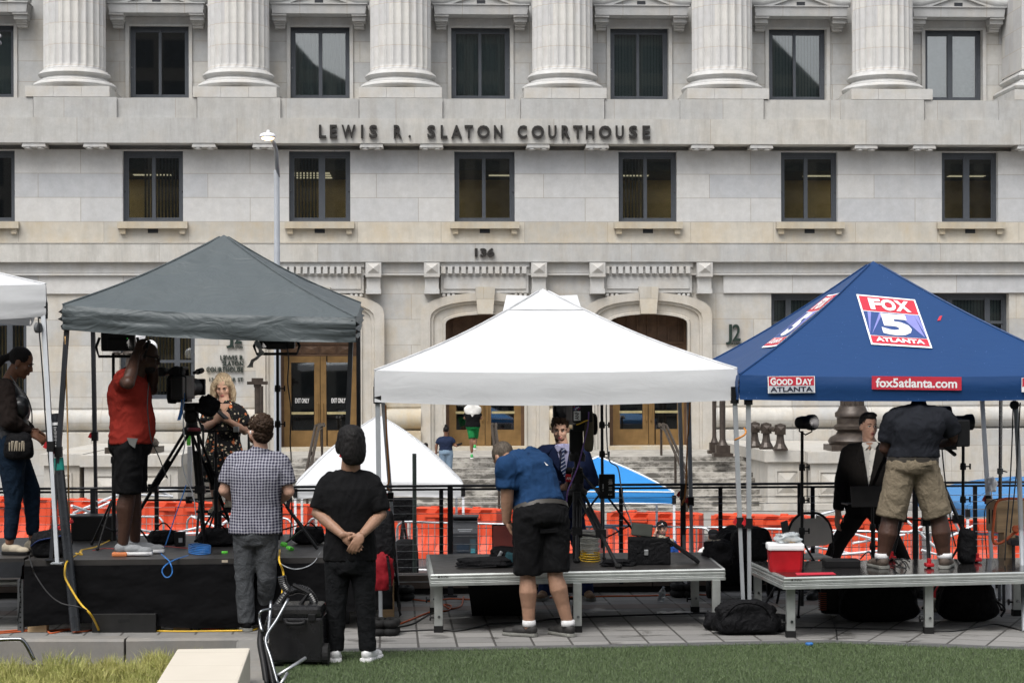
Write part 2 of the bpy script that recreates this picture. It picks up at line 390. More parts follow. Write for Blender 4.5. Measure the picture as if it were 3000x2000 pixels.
tag(mk('turf', vs, fs, M['turf'], local=True), 'short dark green artificial turf across the foreground', 'grass', None, 'stuff')

# ------------------------------------------------------------------ planter bed at lower left
ka, kb = G(-300, 1872), G(747, 1862)
b = B()
def kerb(p, q, w, z0=-0.3, z1=0.0):
    d = (q - p).normalized(); s_ = V((d.y, -d.x, 0)) * w; r = 0.02
    pr = [(0, z0), (0, z1), (1 - .1, z1), (1, z1 - r), (1, z0)]
    b.loft([[V((e.x, e.y, 0)) + s_ * a + V((0, 0, z)) for a, z in pr] for e in (p, q)])
kerb(G(-300, 1862), G(380, 1862), 0.22, -0.3, 0.004); kerb(G(381, 1862), G(772, 1858), 0.22, -0.3, 0.006)
kr = G(766, 1875)
kerb(V((-1.55, 12.0, 0)), kr, -0.2, -0.3, 0.01)
b.build('planter_kerb', M['concrete'], kind='structure')
M['soil'] = mat('planter_soil', (0.03, 0.022, 0.015), 0.95, 0, 0.4, 30, 0.8, 60)
quad('planter_soil', [(-6, 11, -0.2), (-1.6, 11, -0.2), (-1.9, 15.6, -0.2), (-6, 15.6, -0.2)], M['soil'], kind='structure')
# marble bench block
b = B(); b.box((0, 0, 0), (0.50, 2.6, 0.5), None, 0.015)
bp = P(628, 1893, 13.2); bl = V((bp.x + 0.11, 13.2 - 1.3, 0.0))
n = N('cream_stone'); co = n.co(); c = n.mix(n.noise(co, 3, 5), (0.54, 0.49, 0.41), (0.64, 0.59, 0.50))
gm = n.n('NewGeometry'); sp = n.n('SeparateXYZ'); n.l(n.co(), sp.inputs[0])
jt = n.math('LESS_THAN', n.math('PINGPONG', n.math('ADD', sp.outputs[1], 0.1), 0.3), 0.0035)
c = n.mix(n.math('MULTIPLY', jt, .6), c, (0.3, 0.25, 0.18))
dr = n.ramp(n.math('SUBTRACT', n.noise(n.co((5, 5, 1)), 1.5, 6, 0.8), n.math('MULTIPLY', sp.outputs[2], 1.1)), [(0.38, 0), (0.6, 1)])
c = n.mix(n.math('MULTIPLY', dr, 0.7), c, (0.12, 0.095, 0.06)); n.bump(n.noise(co, 40, 4), 0.2, 0.004)
M['cream'] = n.fin(c, 0.55)
tag(b.xf(MX.Translation(bl) @ MX.Rotation(radians(5.0), 4, 'Z')).build('stone_bench', M['cream'], None), 'cream stone block bench with brown weathered side, beside the grass planter', 'bench')
# ornamental grass (uncountable blades)
rng = np.random.RandomState(11); cl = []
for i in range(330):
    x = -4.6 + 2.75 * rng.rand(); y = 12.3 + 2.6 * rng.rand()
    if x > -2.55 + (13.2 - y) * 0.08: continue
    cl.append((x, y))
cl += [(-2.75 + 0.12 * rng.randn(), 15.0 + 0.12 * rng.randn()) for i in range(16)] + [(-2.3 + .1 * rng.randn(), 14.6 + .2 * rng.randn()) for i in range(8)] + [(-4.4 + .3 * rng.randn(), 14.9 + .15 * rng.randn()) for i in range(10)]
bs_, H, L = [], [], []
for x, y in cl:
    m_ = 60 + rng.randint(50); a = rng.rand(m_) * 2 * pi; r = np.abs(rng.randn(m_))
    sc_ = (0.75 if y < 14.2 else 0.9) * (0.7 + .5 * rng.rand())
    bs_ += [(x + 0.04 * rng.randn(), y + 0.04 * rng.randn(), -0.2) for _ in range(m_)]
    H += list(sc_ * (0.13 + 0.11 * rng.rand(m_))); L += list(zip(np.cos(a) * r * 0.11 * sc_, np.sin(a) * r * 0.11 * sc_))
H = np.array(H); k_ = len(H)
vs, fs = blades(np.array(bs_), H, 0.005 + 0.004 * rng.rand(k_), np.array(L), 4, 8)
M['orn'] = grassmat('ornamental_grass', (0.20, 0.25, 0.05), (0.38, 0.37, 0.11), (0.56, 0.48, 0.24), 2.2)
tag(mk('ornamental_grass', vs, fs, M['orn'], local=True), 'yellow green tufted ornamental grass filling the planter at lower left', 'grass', None, 'stuff')
# ================================================================== the courthouse
PSI = math.atan(7.9e-6 * F); cP, sP = cos(PSI), sin(PSI); YC = 60.0
CH = thing('courthouse', 'pale stone courthouse with fluted columns, arched bronze doors and three storeys of windows', 'building', (0, YC, 0), PSI)
def fY(x, d): return (d + cP * YC) / (cP - sP * (x - CX) / F)
def fx(x, d=0.0):
    Y = fY(x, d); return cP * (x - CX) / F * Y + sP * (Y - YC)
def fz(y, d=0.0, x=1500):
    return CZ + (-(x - CX) * ROLL + (HY - y)) / F * fY(x, d)
def L(x, y, d): return V((fx(x, d), d, fz(y, d)))          # a facade point: photo x, photo y (read near the middle of the facade), depth behind the main wall
S1 = M['stone_mid'] = stone('stone_middle_wall', brick=(2.62, fz(507) - fz(577), 0.30, -fz(440)), stain=0.06, grime=0.10, base=(0.535, 0.54, 0.545))
S2 = M['stone_low'] = stone('stone_lower_wall', brick=(2.4, 0.802, 0.75, -fz(860)), stain=0.34, grime=0.28, base=(0.50, 0.492, 0.47))
S3 = M['stone_up'] = stone('stone_upper_wall', brick=(2.2, fz(125, 2) - fz(185, 2), 0.4, -fz(245, 2.0)), stain=0.22, grime=0.18, base=(0.50, 0.50, 0.49))
S4 = M['stone_band'] = stone('stone_band', brick=(4.9, 5.0, 1.15, 0.9), stain=0.16, grime=0.5, base=(0.49, 0.487, 0.47))
S5 = M['stone_trim'] = stone('stone_trim', None, 0.22, 0.22, (0.505, 0.505, 0.495))
S6 = M['stone_sill'] = stone('stone_sill', None, 0.75, 0.3, (0.48, 0.44, 0.36))
S7 = M['stone_course'] = stone('stone_sill_course', brick=(2.62, 1.6, 0.9, 0.2), stain=0.45, grime=0.25, base=(0.53, 0.50, 0.44))
XL, XR = fx(-700), fx(3700)

def wall(name, x0, x1, z0, z1, d, holes, m, reveal=0.35):
    """front face with openings and their reveals"""
    xs = sorted({x0, x1} | {h[i] for h in holes for i in (0, 1)}); zs = sorted({z0, z1} | {h[i] for h in holes for i in (2, 3)})
    xs = [x for x in xs if x0 <= x <= x1]; zs = [z for z in zs if z0 <= z <= z1]
    vs, fs = [], []
    def q(*p): n_ = len(vs); vs.extend(p); fs.append((n_, n_ + 1, n_ + 2, n_ + 3))
    for i in range(len(xs) - 1):
        for j in range(len(zs) - 1):
            cx, cz = (xs[i] + xs[i + 1]) / 2, (zs[j] + zs[j + 1]) / 2
            if any(h[0] < cx < h[1] and h[2] < cz < h[3] for h in holes): continue
            q((xs[i], d, zs[j]), (xs[i + 1], d, zs[j]), (xs[i + 1], d, zs[j + 1]), (xs[i], d, zs[j + 1]))
    for a, b_, c, e in holes:
        r = d + reveal
        q((a, d, c), (a, r, c), (a, r, e), (a, d, e)); q((b_, d, c), (b_, d, e), (b_, r, e), (b_, r, c))
        q((a, d, e), (a, r, e), (b_, r, e), (b_, d, e)); q((a, d, c), (b_, d, c), (b_, r, c), (a, r, c))
    return mk(name, vs, fs, m, CH, local=True)

TOPW = [(-133, 45), (382, 556), (853, 1028), (1325, 1497), (1791, 1961), (2256, 2422), (2712, 2881), (3160, 3325)]
TOPW[1:7] = [(382, 556), (853, 1028), (1325, 1497), (1791, 1961), (2256, 2422), (2712, 2881)]
MIDW = [(-133, 45), (361, 538), (848, 1028), (1333, 1510), (1814, 1985), (2290, 2456), (2761, 2926), (3225, 3390)]
LOWW = [(-143, 78), (350, 571), (2260, 2481), (2735, 2957)]
DOORS = [938, 1421, 1900]
def hole(w, y0, y1, d): return (fx(w[0], d), fx(w[1], d), fz(y1, d), fz(y0, d))
topH = [hole(w, 78, 290, 2.0) for w in TOPW]; midH = [hole(w, 443, 649, 0.0) for w in MIDW]; lowH = [hole(w, 860, 1165, 0.05) for w in LOWW]
doorH = [(fx(c - 119, 0.05), fx(c + 119, 0.05), fz(1318, 0.05), fz(914, 0.05)) for c in DOORS]
wall('upper_wall', XL, XR, fz(300, 2), fz(-420, 2), 2.0, topH, S3)
wall('middle_wall', XL, XR, fz(651), fz(440), 0.0, midH, S1)
wall('sill_course', XL, XR, fz(709), fz(651), 0.0, [], S7)
baseH = [(fx(2745, .05), fx(2975, .05), fz(1478, .05), fz(1322, .05)), (fx(3100, .05), fx(3330, .05), fz(1478, .05), fz(1322, .05))]
wall('lower_wall', XL, XR, -1.6, fz(767, .05), 0.05, lowH + doorH + baseH, S2, 0.75)
def slab(name, y0, y1, d0, d1, m, x0=None, x1=None, dd=None):
    b = B(); b.bx((XL if x0 is None else x0, d0, fz(y1, d0)), (XR if x1 is None else x1, d1, fz(y0, d0))); return b.build(name, m, CH, local=True)
# band under the columns (carries the name), dark recess below it
slab('name_band', 348, 421, -0.60, 2.0, S4)
slab('recess_band', 421.5, 440.5, 0.22, 0.7, S5)
slab('number_band', 709, 767, -0.25, 0.3, S4)
b = B(); b.bx((XL, -0.27, fz(712.5, -.25)), (XR, -0.2, fz(709.2, -.25))); b.build('band_moulding', S7, CH, local=True)
# pedestal course
b = B(); colx = [-253, 222, 702, 1177, 1651, 2118, 2588, 3052]
for i, c in enumerate(colx):
    b.bx((fx(c - 122, -.58), -0.57, fz(347.6, -.6)), (fx(c + 122, -.58), 1.9, fz(288.5, -.6)))
    if i < len(colx) - 1:
        b.bx((fx(c + 123.5, -.5), -0.47, fz(347.6, -.5)), (fx(colx[i + 1] - 123.5, -.5), 1.95, fz(290.5, -.5)))
b.build('pedestal_course', stone('stone_pedestal', brick=(3.4, 3.0, 0.2, 1.0), stain=0.10, grime=0.42, base=(0.50, 0.495, 0.475)), CH, local=True)
# gutta brackets under the name band
bk = None
for c in [106, 285, 602, 778, 1091, 1266, 1577, 1750, 2057, 2229, 2534, 2704, 3008, 3176, -70]:
    X = fx(c, -.3)
    if bk is None:
        b = B(); w = 0.335; h = fz(422, -.5) - fz(441, -.5); zt = fz(421.4, -.5)
        b.prism([(-w, -.57, zt), (w, -.57, zt), (w * 1.1, -.57, zt - h * .64), (-w * 1.1, -.57, zt - h * .64)], (0, 0.98, 0))
        for k in (-1, 1): b.lathe((k * 0.19, -0.44, zt - h * .94), [(0.10, 0), (0.125, 0.02), (0.10, h * .30 - .001)], 16)
        bk = b.build('bracket', S5, CH, local=True); bk.location = (X, 0, 0)
    else:
        o = bk.copy(); COL.objects.link(o); o.location = (X, 0, 0)
# fluted columns
def column():
    b = B(); R0 = 0.965; zb = fz(200.2, -.3); zt = zb + 6.5; nf = 24; per = 8; rings = []
    prof = [(zb, 0.0), (zb + .03, 0.15), (zb + .10, .85), (zb + .16, 1.0)] + [(zb + .16 + k * .01, 1.0) for k in (1,)] + [(zt, 1.0)]
    for z, dep in prof:
        r_ = R0 * (1 - 0.02 * (z - zb) / 6.5); ring = []
        for i in range(nf):
            for j in range(per):
                t = j / per; a = 2 * pi * (i + t) / nf
                dd = 0 if t < 0.13 else dep * 0.062 * sin(pi * (t - .13) / .87) ** 0.7
                ring.append(V((r_ - dd) * 1.0 * cos(a) * V((1, 0, 0)) + (r_ - dd) * sin(a) * V((0, 1, 0)) + V((0, 0, z))) if False else V(((r_ - dd) * cos(a), (r_ - dd) * sin(a), z)))
        rings.append(ring)
    b.loft(rings); return b, zb
n = N('stone_column'); co = n.co()
sp = n.n('SeparateXYZ'); n.l(co, sp.inputs[0])
ang = n.math('MULTIPLY', n.math('ARCTAN2', sp.outputs[1], sp.outputs[0]), 24 / (2 * pi)); cb = n.n('CombineXYZ'); n.l(ang, cb.inputs[0]); n.l(sp.outputs[2], cb.inputs[1])
bt = n.n('TexBrick'); n.l(cb.outputs[0], bt.inputs[0]); bt.inputs['Scale'].default_value = 1; bt.inputs['Brick Width'].default_value = 3.0; bt.inputs['Row Height'].default_value = 0.66; bt.inputs['Mortar Size'].default_value = 0.008
bt.inputs['Color1'].default_value = (.90, .90, .92, 1); bt.inputs['Color2'].default_value = (1.06, 1.04, 1.0, 1); bt.inputs['Mortar'].default_value = (1, 1, 1, 1)
c = n.mix(n.ramp(n.noise(co, 3, 6, .7), [(.3, 0), (.7, 1)]), (0.50, 0.50, 0.49), (0.58, 0.58, 0.57)); c = n.mix(1.0, c, bt.outputs['Color'], 'MULTIPLY')
c = n.mix(n.math('MULTIPLY', bt.outputs['Fac'], .6), c, (0.40, 0.30, 0.20))
c = n.mix(n.math('MULTIPLY', n.ramp(n.noise(n.co((2, 2, .5)), 1.3, 6, .75), [(.55, 0), (.75, 1)]), .3), c, (.36, .26, .17)); n.bump(n.noise(co, 40, 3), .15, .006)
M['stone_col'] = n.fin(c, .8, 0, .3)
def colbase(b, sq=False):
    z = lambda y: fz(y, -.3)
    prof = [(1.22, z(257)), (1.27, z(253)), (1.30, z(247)), (1.27, z(241)), (1.22, z(238)), (1.16, z(237)), (1.16, z(234)), (1.06, z(230)), (1.02, z(225)), (1.06, z(221)), (1.10, z(219)), (1.13, z(214)), (1.10, z(209)), (1.05, z(207)), (1.04, z(204)), (0.985, z(201)), (.985, z(199.5))]
    if sq: b.loft([[V((r * .93 * s * t, r * .93 * (1 if 1 else 0) * t2, zz)) for s, t, t2 in ((-1, 1, -1), (1, 1, -1), (1, 1, 1), (-1, 1, 1))] for r, zz in prof])
    else: b.lathe((0, 0, 0), prof, 64)
    return b
col0 = None
for c in colx:
    if c in (3052, -253):
        e = thing('pilaster', None, None); e.parent = CH; e.location = (fx(c, .75), 0.75, 0)
        b = B(); b.bx((-.9, -.9, fz(200, 0)), (.9, 1.2, fz(200, 0) + 6.5)); b.build('shaft', M['stone_col'], e, local=True)
        colbase(B(), True).build('base', S5, e, local=True)
        b = B(); b.bx((-1.25, -1.27, fz(288, -.5)), (1.25, 1.2, fz(257, -.5))); b.build('plinth', S5, e, local=True); continue
    if col0 is None:
        col0 = thing('column', None, None); col0.parent = CH
        b, zb = column(); b.build('shaft', M['stone_col'], col0, local=True, smooth=radians(35))
        colbase(B()).build('base', S5, col0, local=True, smooth=radians(50))
        b = B(); 
        for k in (-1, 0, 1): b.bx((k * .86 - .427, -1.27, fz(288, -.5)), (k * .86 + .427, 1.2, fz(257, -.5)))
        b.build('plinth', stone('stone_plinth', None, .25, .15, (.53, .525, .505)), col0, local=True)
        col0.location = (fx(c, .75), .75, 0)
    else: dup(col0, (fx(c, .75), .75, 0), parent=CH)

# ---------------------------------------------------------------- windows
WF = M['winframe'] = mat('window_frame_grey', (0.075, 0.083, 0.095), 0.45, 0.3, 0.1)
GL = M['glass'] = glass('window_glass', (0.84, 0.87, 0.87), 4.2); GLD = glass('window_glass_bright', (0.9, 0.92, 0.92), 5.0)
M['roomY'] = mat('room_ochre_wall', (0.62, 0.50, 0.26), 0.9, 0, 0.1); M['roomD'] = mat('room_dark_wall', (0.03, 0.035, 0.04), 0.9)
M['ceil'] = mat('room_ceiling', (0.10, 0.09, 0.06), 0.9); M['roomfill'] = emit('hidden_fill_panel', (1.0, 0.9, 0.66), 1.8); M['roomlamp'] = emit('ceiling_light_panel', (1.0, 0.88, 0.60), .42)
n = N('vertical_blind'); M['blind'] = n.fin((0.16, 0.15, 0.12), 0.8)
n = N('green_curtain'); co = n.co(); M['curtain'] = n.fin(n.mix(n.noise(n.co((9, 1, .3)), 2, 3), (0.20, 0.25, 0.245), (0.36, 0.42, 0.40)), 0.9)
M['sky_sheet'] = fabric('sky_reflection', (0.62, 0.66, 0.67), .9, .1)  # pale sheet behind the glass stands in for the reflected sky
def win(w, y0, y1, d, mull, inside, name='window', z0=None, rd=0.22):
    x0, x1 = fx(w[0], d), fx(w[1], d); za, zb = (fz(y1, d) if z0 is None else z0), fz(y0, d)
    e = thing(name, None, None); e.parent = CH; e.location = ((x0 + x1) / 2, d + rd, za); W = (x1 - x0) / 2; H = zb - za
    b = B(); t = 0.095
    b.bx((-W, 0, 0), (-W + t, .14, H)); b.bx((W - t, 0, 0), (W, .14, H)); b.bx((-W + t, 0, H - t * 1.4), (W - t, .14, H)); b.bx((-W + t, 0, 0), (W - t, .14, t * .8))
    b.bx((-W + t, .03, t * .8), (-W + t + .06, .12, H - t * 1.4)); b.bx((W - t - .06, .03, t * .8), (W - t, .12, H - t * 1.4)); b.bx((-W + t + .06, .03, H - t * 1.4 - .07), (W - t - .06, .12, H - t * 1.4)); b.bx((-W + t + .06, .03, t * .8), (W - t - .06, .12, t * .8 + .06))
    for mx, mw in mull: b.bx((mx * W - mw, .004, t * .8 + .002), (mx * W + mw, .118, H - t * 1.4 - .002))
    if name == 'tall_window':
        for hz in (.36, .72): b.bx((-W + t, .01, H * hz - .045), (W - t, .11, H * hz + .045))
    b.build('frame', WF, e, local=True)
    b = B(); b.bx((-W + t, .062, t * .8), (W - t, .07, H - t * 1.4)); b.build('pane', GLD if inside == 'sky_sheet' else GL, e, local=True)
    for s_ in (-1, 1): B().box((s_ * (W - t * .5), -.012, H * .43), (.03, .03, .05)).build('latch', M['chrome'], e, local=True)
    if inside in ('curtain',):
        vs = []; k_ = 90
        for i in range(k_ + 1):
            x = -W + 2 * W * i / k_; y = .3 + .05 * sin(i * .9) + .025 * sin(i * 2.3 + w[0])
            vs += [(x, y, -.1), (x * (.985 if i % 2 else 1), y, H + .1)]
        mk('curtain', vs, [(2 * i, 2 * i + 2, 2 * i + 3, 2 * i + 1) for i in range(k_)], M['curtain'], e, local=True, smooth=True)
    if inside == 'sky_sheet':
        b = B(); b.bx((-W, .2, -.05), (W, .21, H + .05)); b.build('sky_reflection', M['sky_sheet'], e, local=True)
    if inside.startswith('blind'):
        b = B(); half = {'blindL': (-.95, -.1), 'blindR': (.1, .95), 'blindM': (-.35, .9), 'blinds': (-1, 1), 'blindall': (-1, 1)}[inside]
        x = half[0] * W; k = 0
        while x < half[1] * W:
            wd = .075 if inside != 'blindall' else .1
            a = .9 if inside != 'blindall' else .25
            b.prism([(x, .26, 0), (x + wd * cos(a), .26 + wd * sin(a), 0), (x + wd * cos(a), .262 + wd * sin(a), H), (x, .262, H)][:2] + [(x + wd * cos(a), .26 + wd * sin(a), H), (x, .26, H)], (0.003, 0.003, 0)); x += .105; k += 1
        b.build('vertical_blind', M['curtain'] if inside == 'blindall' else M['blind'], e, local=True)
    # the room behind
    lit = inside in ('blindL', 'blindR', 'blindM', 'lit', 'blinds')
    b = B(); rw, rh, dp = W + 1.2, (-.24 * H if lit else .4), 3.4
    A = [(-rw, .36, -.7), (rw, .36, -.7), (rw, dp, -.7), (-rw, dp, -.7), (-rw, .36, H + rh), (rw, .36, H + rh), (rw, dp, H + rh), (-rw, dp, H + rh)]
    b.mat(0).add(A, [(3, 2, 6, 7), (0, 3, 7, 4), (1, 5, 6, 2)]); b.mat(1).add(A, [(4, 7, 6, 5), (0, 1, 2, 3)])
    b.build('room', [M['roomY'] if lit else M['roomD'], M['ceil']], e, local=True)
    if lit:
        b = B(); b.add([(-rw, .355, H + rh - .01), (rw, .355, H + rh - .01), (rw, .355, H + .1), (-rw, .355, H + .1)], [(0, 1, 2, 3)]); b.build('blind_box', M['ceil'], e, local=True)
        b = B(); o = random.uniform(-.5, .5)
        o = {'blindL': -.35, 'blindM': -.3, 'blinds': .2}.get(inside, .45 if w[0] > 2500 else .8)
        for yy in ((1.0, 1.7, 2.4) if inside == 'blindL' and w[0] < 1000 else (1.6,)): b.bx((o - .6, yy, H + rh - .03), (o + .6, yy + .35, H + rh - .02))
        b.build('ceiling_light', M['roomlamp'], e, local=True)
        b = B(); o = (W + .78) * (-1 if w[0] % 2 else 1); b.bx((o - .38, 1.0, H + rh - .035), (o + .38, 2.6, H + rh - .02)); b.build('ceiling_light', M['roomfill'], e, local=True)  # stronger panel added out of view to brighten the room walls
        b = B(); x = random.uniform(-.3, .6) * W
        b.box((x, 1.3, .02), (.55, .05, .42)); b.box((x, 1.3, -.26), (.08, .08, .3)); b.box((x + .1, 1.5, -.4), (1.3, .7, .05)); b.build('desk_screen', M['black'], e, local=True)
    return e
tin = ['blinds', 'dark', 'curtain', 'curtain', 'blindall', 'blindall', 'sky_sheet', 'sky_sheet']
tin[0] = 'blindall'
tm = [[(0, .045)], [(0, .045)], [(0, .06)], [(-.02, .05)], [(-.03, .045)], [(-.06, .045)], [(-.06, .085)], [(0, .05)]]
for w, i_, m_ in zip(TOPW, tin, tm): win(w, 78, 290, 2.0, m_, i_)
mi = ['dark', 'blindM', 'blindL', 'lit', 'blindL', 'lit', 'lit', 'dark']
mm = [[(0, .05)], [(0, .055)], [(.06, .10)], [(-.02, .055)], [(-.06, .055)], [(-.08, .06)], [(-.06, .10)], [(0, .05)]]
for w, i_, m_ in zip(MIDW, mi, mm): win(w, 443, 649, 0.0, m_, i_)
for w, i_ in zip(LOWW, ['blinds', 'blinds', 'blindall', 'blindall']): win(w, 860, 1165, 0.05, [(-.5, .085), (.5, .085)], i_, 'tall_window', rd=.3)
for h in baseH:
    e = thing('basement_window', None, None); e.parent = CH; e.location = ((h[0] + h[1]) / 2, .3, h[2]); W, H = (h[1] - h[0]) / 2, h[3] - h[2]; b = B()
    b.bx((-W, 0, H - .25), (W, .1, H)); b.bx((-W, 0, 0), (-W + .1, .1, H - .25)); b.bx((W - .5, 0, 0), (W, .1, H - .25)); b.bx((-.12, 0, 0), (.22, .1, H - .25)); b.build('frame', M['darksteel'], e, local=True)
    b = B(); b.bx((-W + .1, .04, 0), (W - .5, .05, H - .25)); b.build('pane', GL, e, local=True)
    b = B(); b.add([(-W, .4, 0), (W, .4, 0), (W, .4, H), (-W, .4, H)], [(0, 1, 2, 3)]); b.build('backing', M['roomD'], e, local=True)
# surrounds and hoods of the top windows
hood = None; S8 = stone('stone_hood', brick=(1.5, 9, .6, 3), stain=.12, grime=.15, base=(.51, .51, .50))
for w in TOPW:
    X = (fx(w[0], 2.0) + fx(w[1], 2.0)) / 2; W = (fx(w[1], 2.0) - fx(w[0], 2.0)) / 2
    if hood is None:
        hood = thing('window_hood', None, None); hood.parent = CH; W = .955; z = lambda y: fz(y, 1.6)
        b = B(); t = .11; d = 1.93
        b.bx((-W - t, d, z(293)), (-W, 2.06, z(76))); b.bx((W, d, z(293)), (W + t, 2.06, z(76))); b.bx((-W - t, d, z(76)), (W + t, 2.06, z(70)))
        b.bx((-W - t - .06, d + .03, z(70)), (W + t + .06, 2.06, z(48.5))); b.build('surround', S5, hood, local=True)
        b = B(); x = 1.52
        b.prism([(-x, 1.30, z(19)), (x, 1.30, z(19)), (x - .04, 1.33, z(47.5)), (-x + .04, 1.33, z(47.5))], (0, .72, 0))
        b.bx((-x - .03, 1.26, z(21)), (x + .03, 2.05, z(18)))
        b.build('cornice', S8, hood, local=True)
        b = B(); b.prism([(-.95, 1.42, z(18)), (.95, 1.42, z(18)), (0, 1.42, z(-14))], (0, .6, 0)); b.build('tympanum', S8, hood, local=True)
        b = B()
        for s_ in (-1, 1):
            b.tube([(s_ * 1.6, 1.45, z(6)), (s_ * 1.25, 1.45, z(7)), (s_ * .8, 1.45, z(-3)), (0, 1.45, z(-26))], [.16, .17, .16, .15], 12)
            b.prism([(s_ * 1.25, 1.33, z(18)), (s_ * .95, 1.33, z(18)), (0, 1.33, z(-14)), (0, 1.33, z(-24))], (0, .7, 0))
        b.build('raking_moulding', S8, hood, local=True, smooth=radians(40))
        b = B(); b.bx((-.135, 1.40, z(16)), (.135, 1.44, z(5))); b.build('vent', M['darksteel'], hood, local=True)
        for s_ in (-1, 1):
            b = B(); xx = s_ * 1.27
            for i, (ya, yb, ww, dd) in enumerate(((47.6, 53, .235, 1.36), (53.2, 66, .215, 1.48), (66.2, 71, .18, 1.58), (71.2, 77, .165, 1.66), (77.2, 84, .16, 1.74))): b.bx((xx - ww, dd, z(yb)), (xx + ww, 2.05, z(ya)))
            b.build('bracket', stone('stone_stained_bracket', None, 1.0, .2, (.44, .33, .2)) if False else S5, hood, local=True)
        hood.location = (X, 0, 0)
    else: dup(hood, (X, 0, 0), parent=CH)
# sills of the middle windows
sill = None
for w in MIDW:
    X = (fx(w[0]) + fx(w[1])) / 2
    if sill is None:
        sill = thing('window_sill', None, None); sill.parent = CH; b = B(); b.bx((-1.08, -.2, fz(669, -.2)), (1.08, .3, fz(650, -.2)))
        b.build('ledge', S6, sill, local=True); b = B()
        for s_ in (-1, 1): b.bx((s_ * .92 - .085, -.12, fz(685, -.1)), (s_ * .92 + .085, .2, fz(669.3, -.1)))
        b.build('bracket', S6, sill, local=True); b = B(); b.bx((-.16, -.012, fz(683, 0)), (.16, .1, fz(670.5, 0))); b.build('vent', M['darksteel'], sill, local=True)
        sill.location = (X, 0, 0)
    else: dup(sill, (X, 0, 0), parent=CH)
# frieze under the number band
b = B(); a0, a1 = fx(660, -.1), fx(2092, -.1)
b.bx((XL, -.06, fz(799, -.06)), (XR, .1, fz(767.5, -.06))); b.bx((XL, -.13, fz(806, -.1)), (XR, .1, fz(800, -.1))); b.build('frieze', S5, CH, local=True)
for a, e in ((XL, fx(700)), (fx(2120), XR)): B().bx((a, -.03, fz(859, 0)), (e, .1, fz(807, 0))).build('frieze_panel', S1, CH, local=True)
for c in DOORS:
    b = B(); X = fx(c, -.15); x0, x1 = fx(c - 128, -.15), fx(c + 128, -.15)
    b.bx((x0 - .03, -.16, fz(782, -.15)), (x1 + .03, .1, fz(768, -.15))); b.bx((x0 - .02, -.10, fz(802, -.1)), (x1 + .02, .1, fz(783, -.1))); b.build('dentil_backing', S5, CH, local=True)
    b = B()
    for k in range(13):
        u = x0 + (x1 - x0) * (k + .34) / 13; b.bx((u - .068, -.29, fz(801, -.25)), (u + .068, -.161, fz(780.5, -.25)))
    b.build('dentil', S5, CH, local=True)
    b = B(); b.bx((x0, -.115, fz(858, -.1)), (x1, .1, fz(803, -.1))); b.bx((x0 + .08, -.15, fz(846, -.15)), (x1 - .08, -.1, fz(812, -.15)))
    for s_ in (-1, 1):
        for k in range(3): b.lathe((X + s_ * (1.36 - .03) - s_ * (.05 + .15 * k), -.06, fz(869, -.06)), [(.045, 0), (.06, .02), (.06, .07), (.05, .09)], 10)
    b.build('door_panel', S5, CH, local=True, smooth=radians(30))
    b = B()
    b.prism([L(c - 27, 840, -.42), L(c + 31, 840, -.42), L(c + 24, 919, -.42), L(c - 21, 919, -.42)], (0, .5, 0))
    b.build('keystone', S7, CH, local=True)
cb0 = None
for c in (1095, 1266, 1580, 1751, 780, 2065, 2040 + 470 - 2000 - 200 + 295):
    X = fx(c, -.3)
    if c == 605: continue
    if cb0 is None:
        b = B(); z = lambda y: fz(y, -.35); w = .245
        b.bx((-w, -.40, z(803)), (w, .1, z(769))); b.bx((-w, -.42, z(811)), (w, .1, z(803.2)))
        b.add([(-.19, -.40, z(800)), (.19, -.40, z(800)), (.19, -.40, z(772)), (-.19, -.40, z(772)), (0, -.50, z(786))], [(0, 1, 4), (1, 2, 4), (2, 3, 4), (3, 0, 4)])
        b.bx((-w + .03, -.30, z(846)), (w - .03, .1, z(811.2))); b.bx((-w + .01, -.33, z(849)), (w - .01, .1, z(846))); b.bx((-w + .01, -.36, z(860)), (w - .01, .1, z(849.2)))
        cb0 = b.build('console_bracket', S5, CH, local=True); cb0.location = (X, 0, 0)
    else:
        o = cb0.copy(); COL.objects.link(o); o.location = (X, 0, 0)
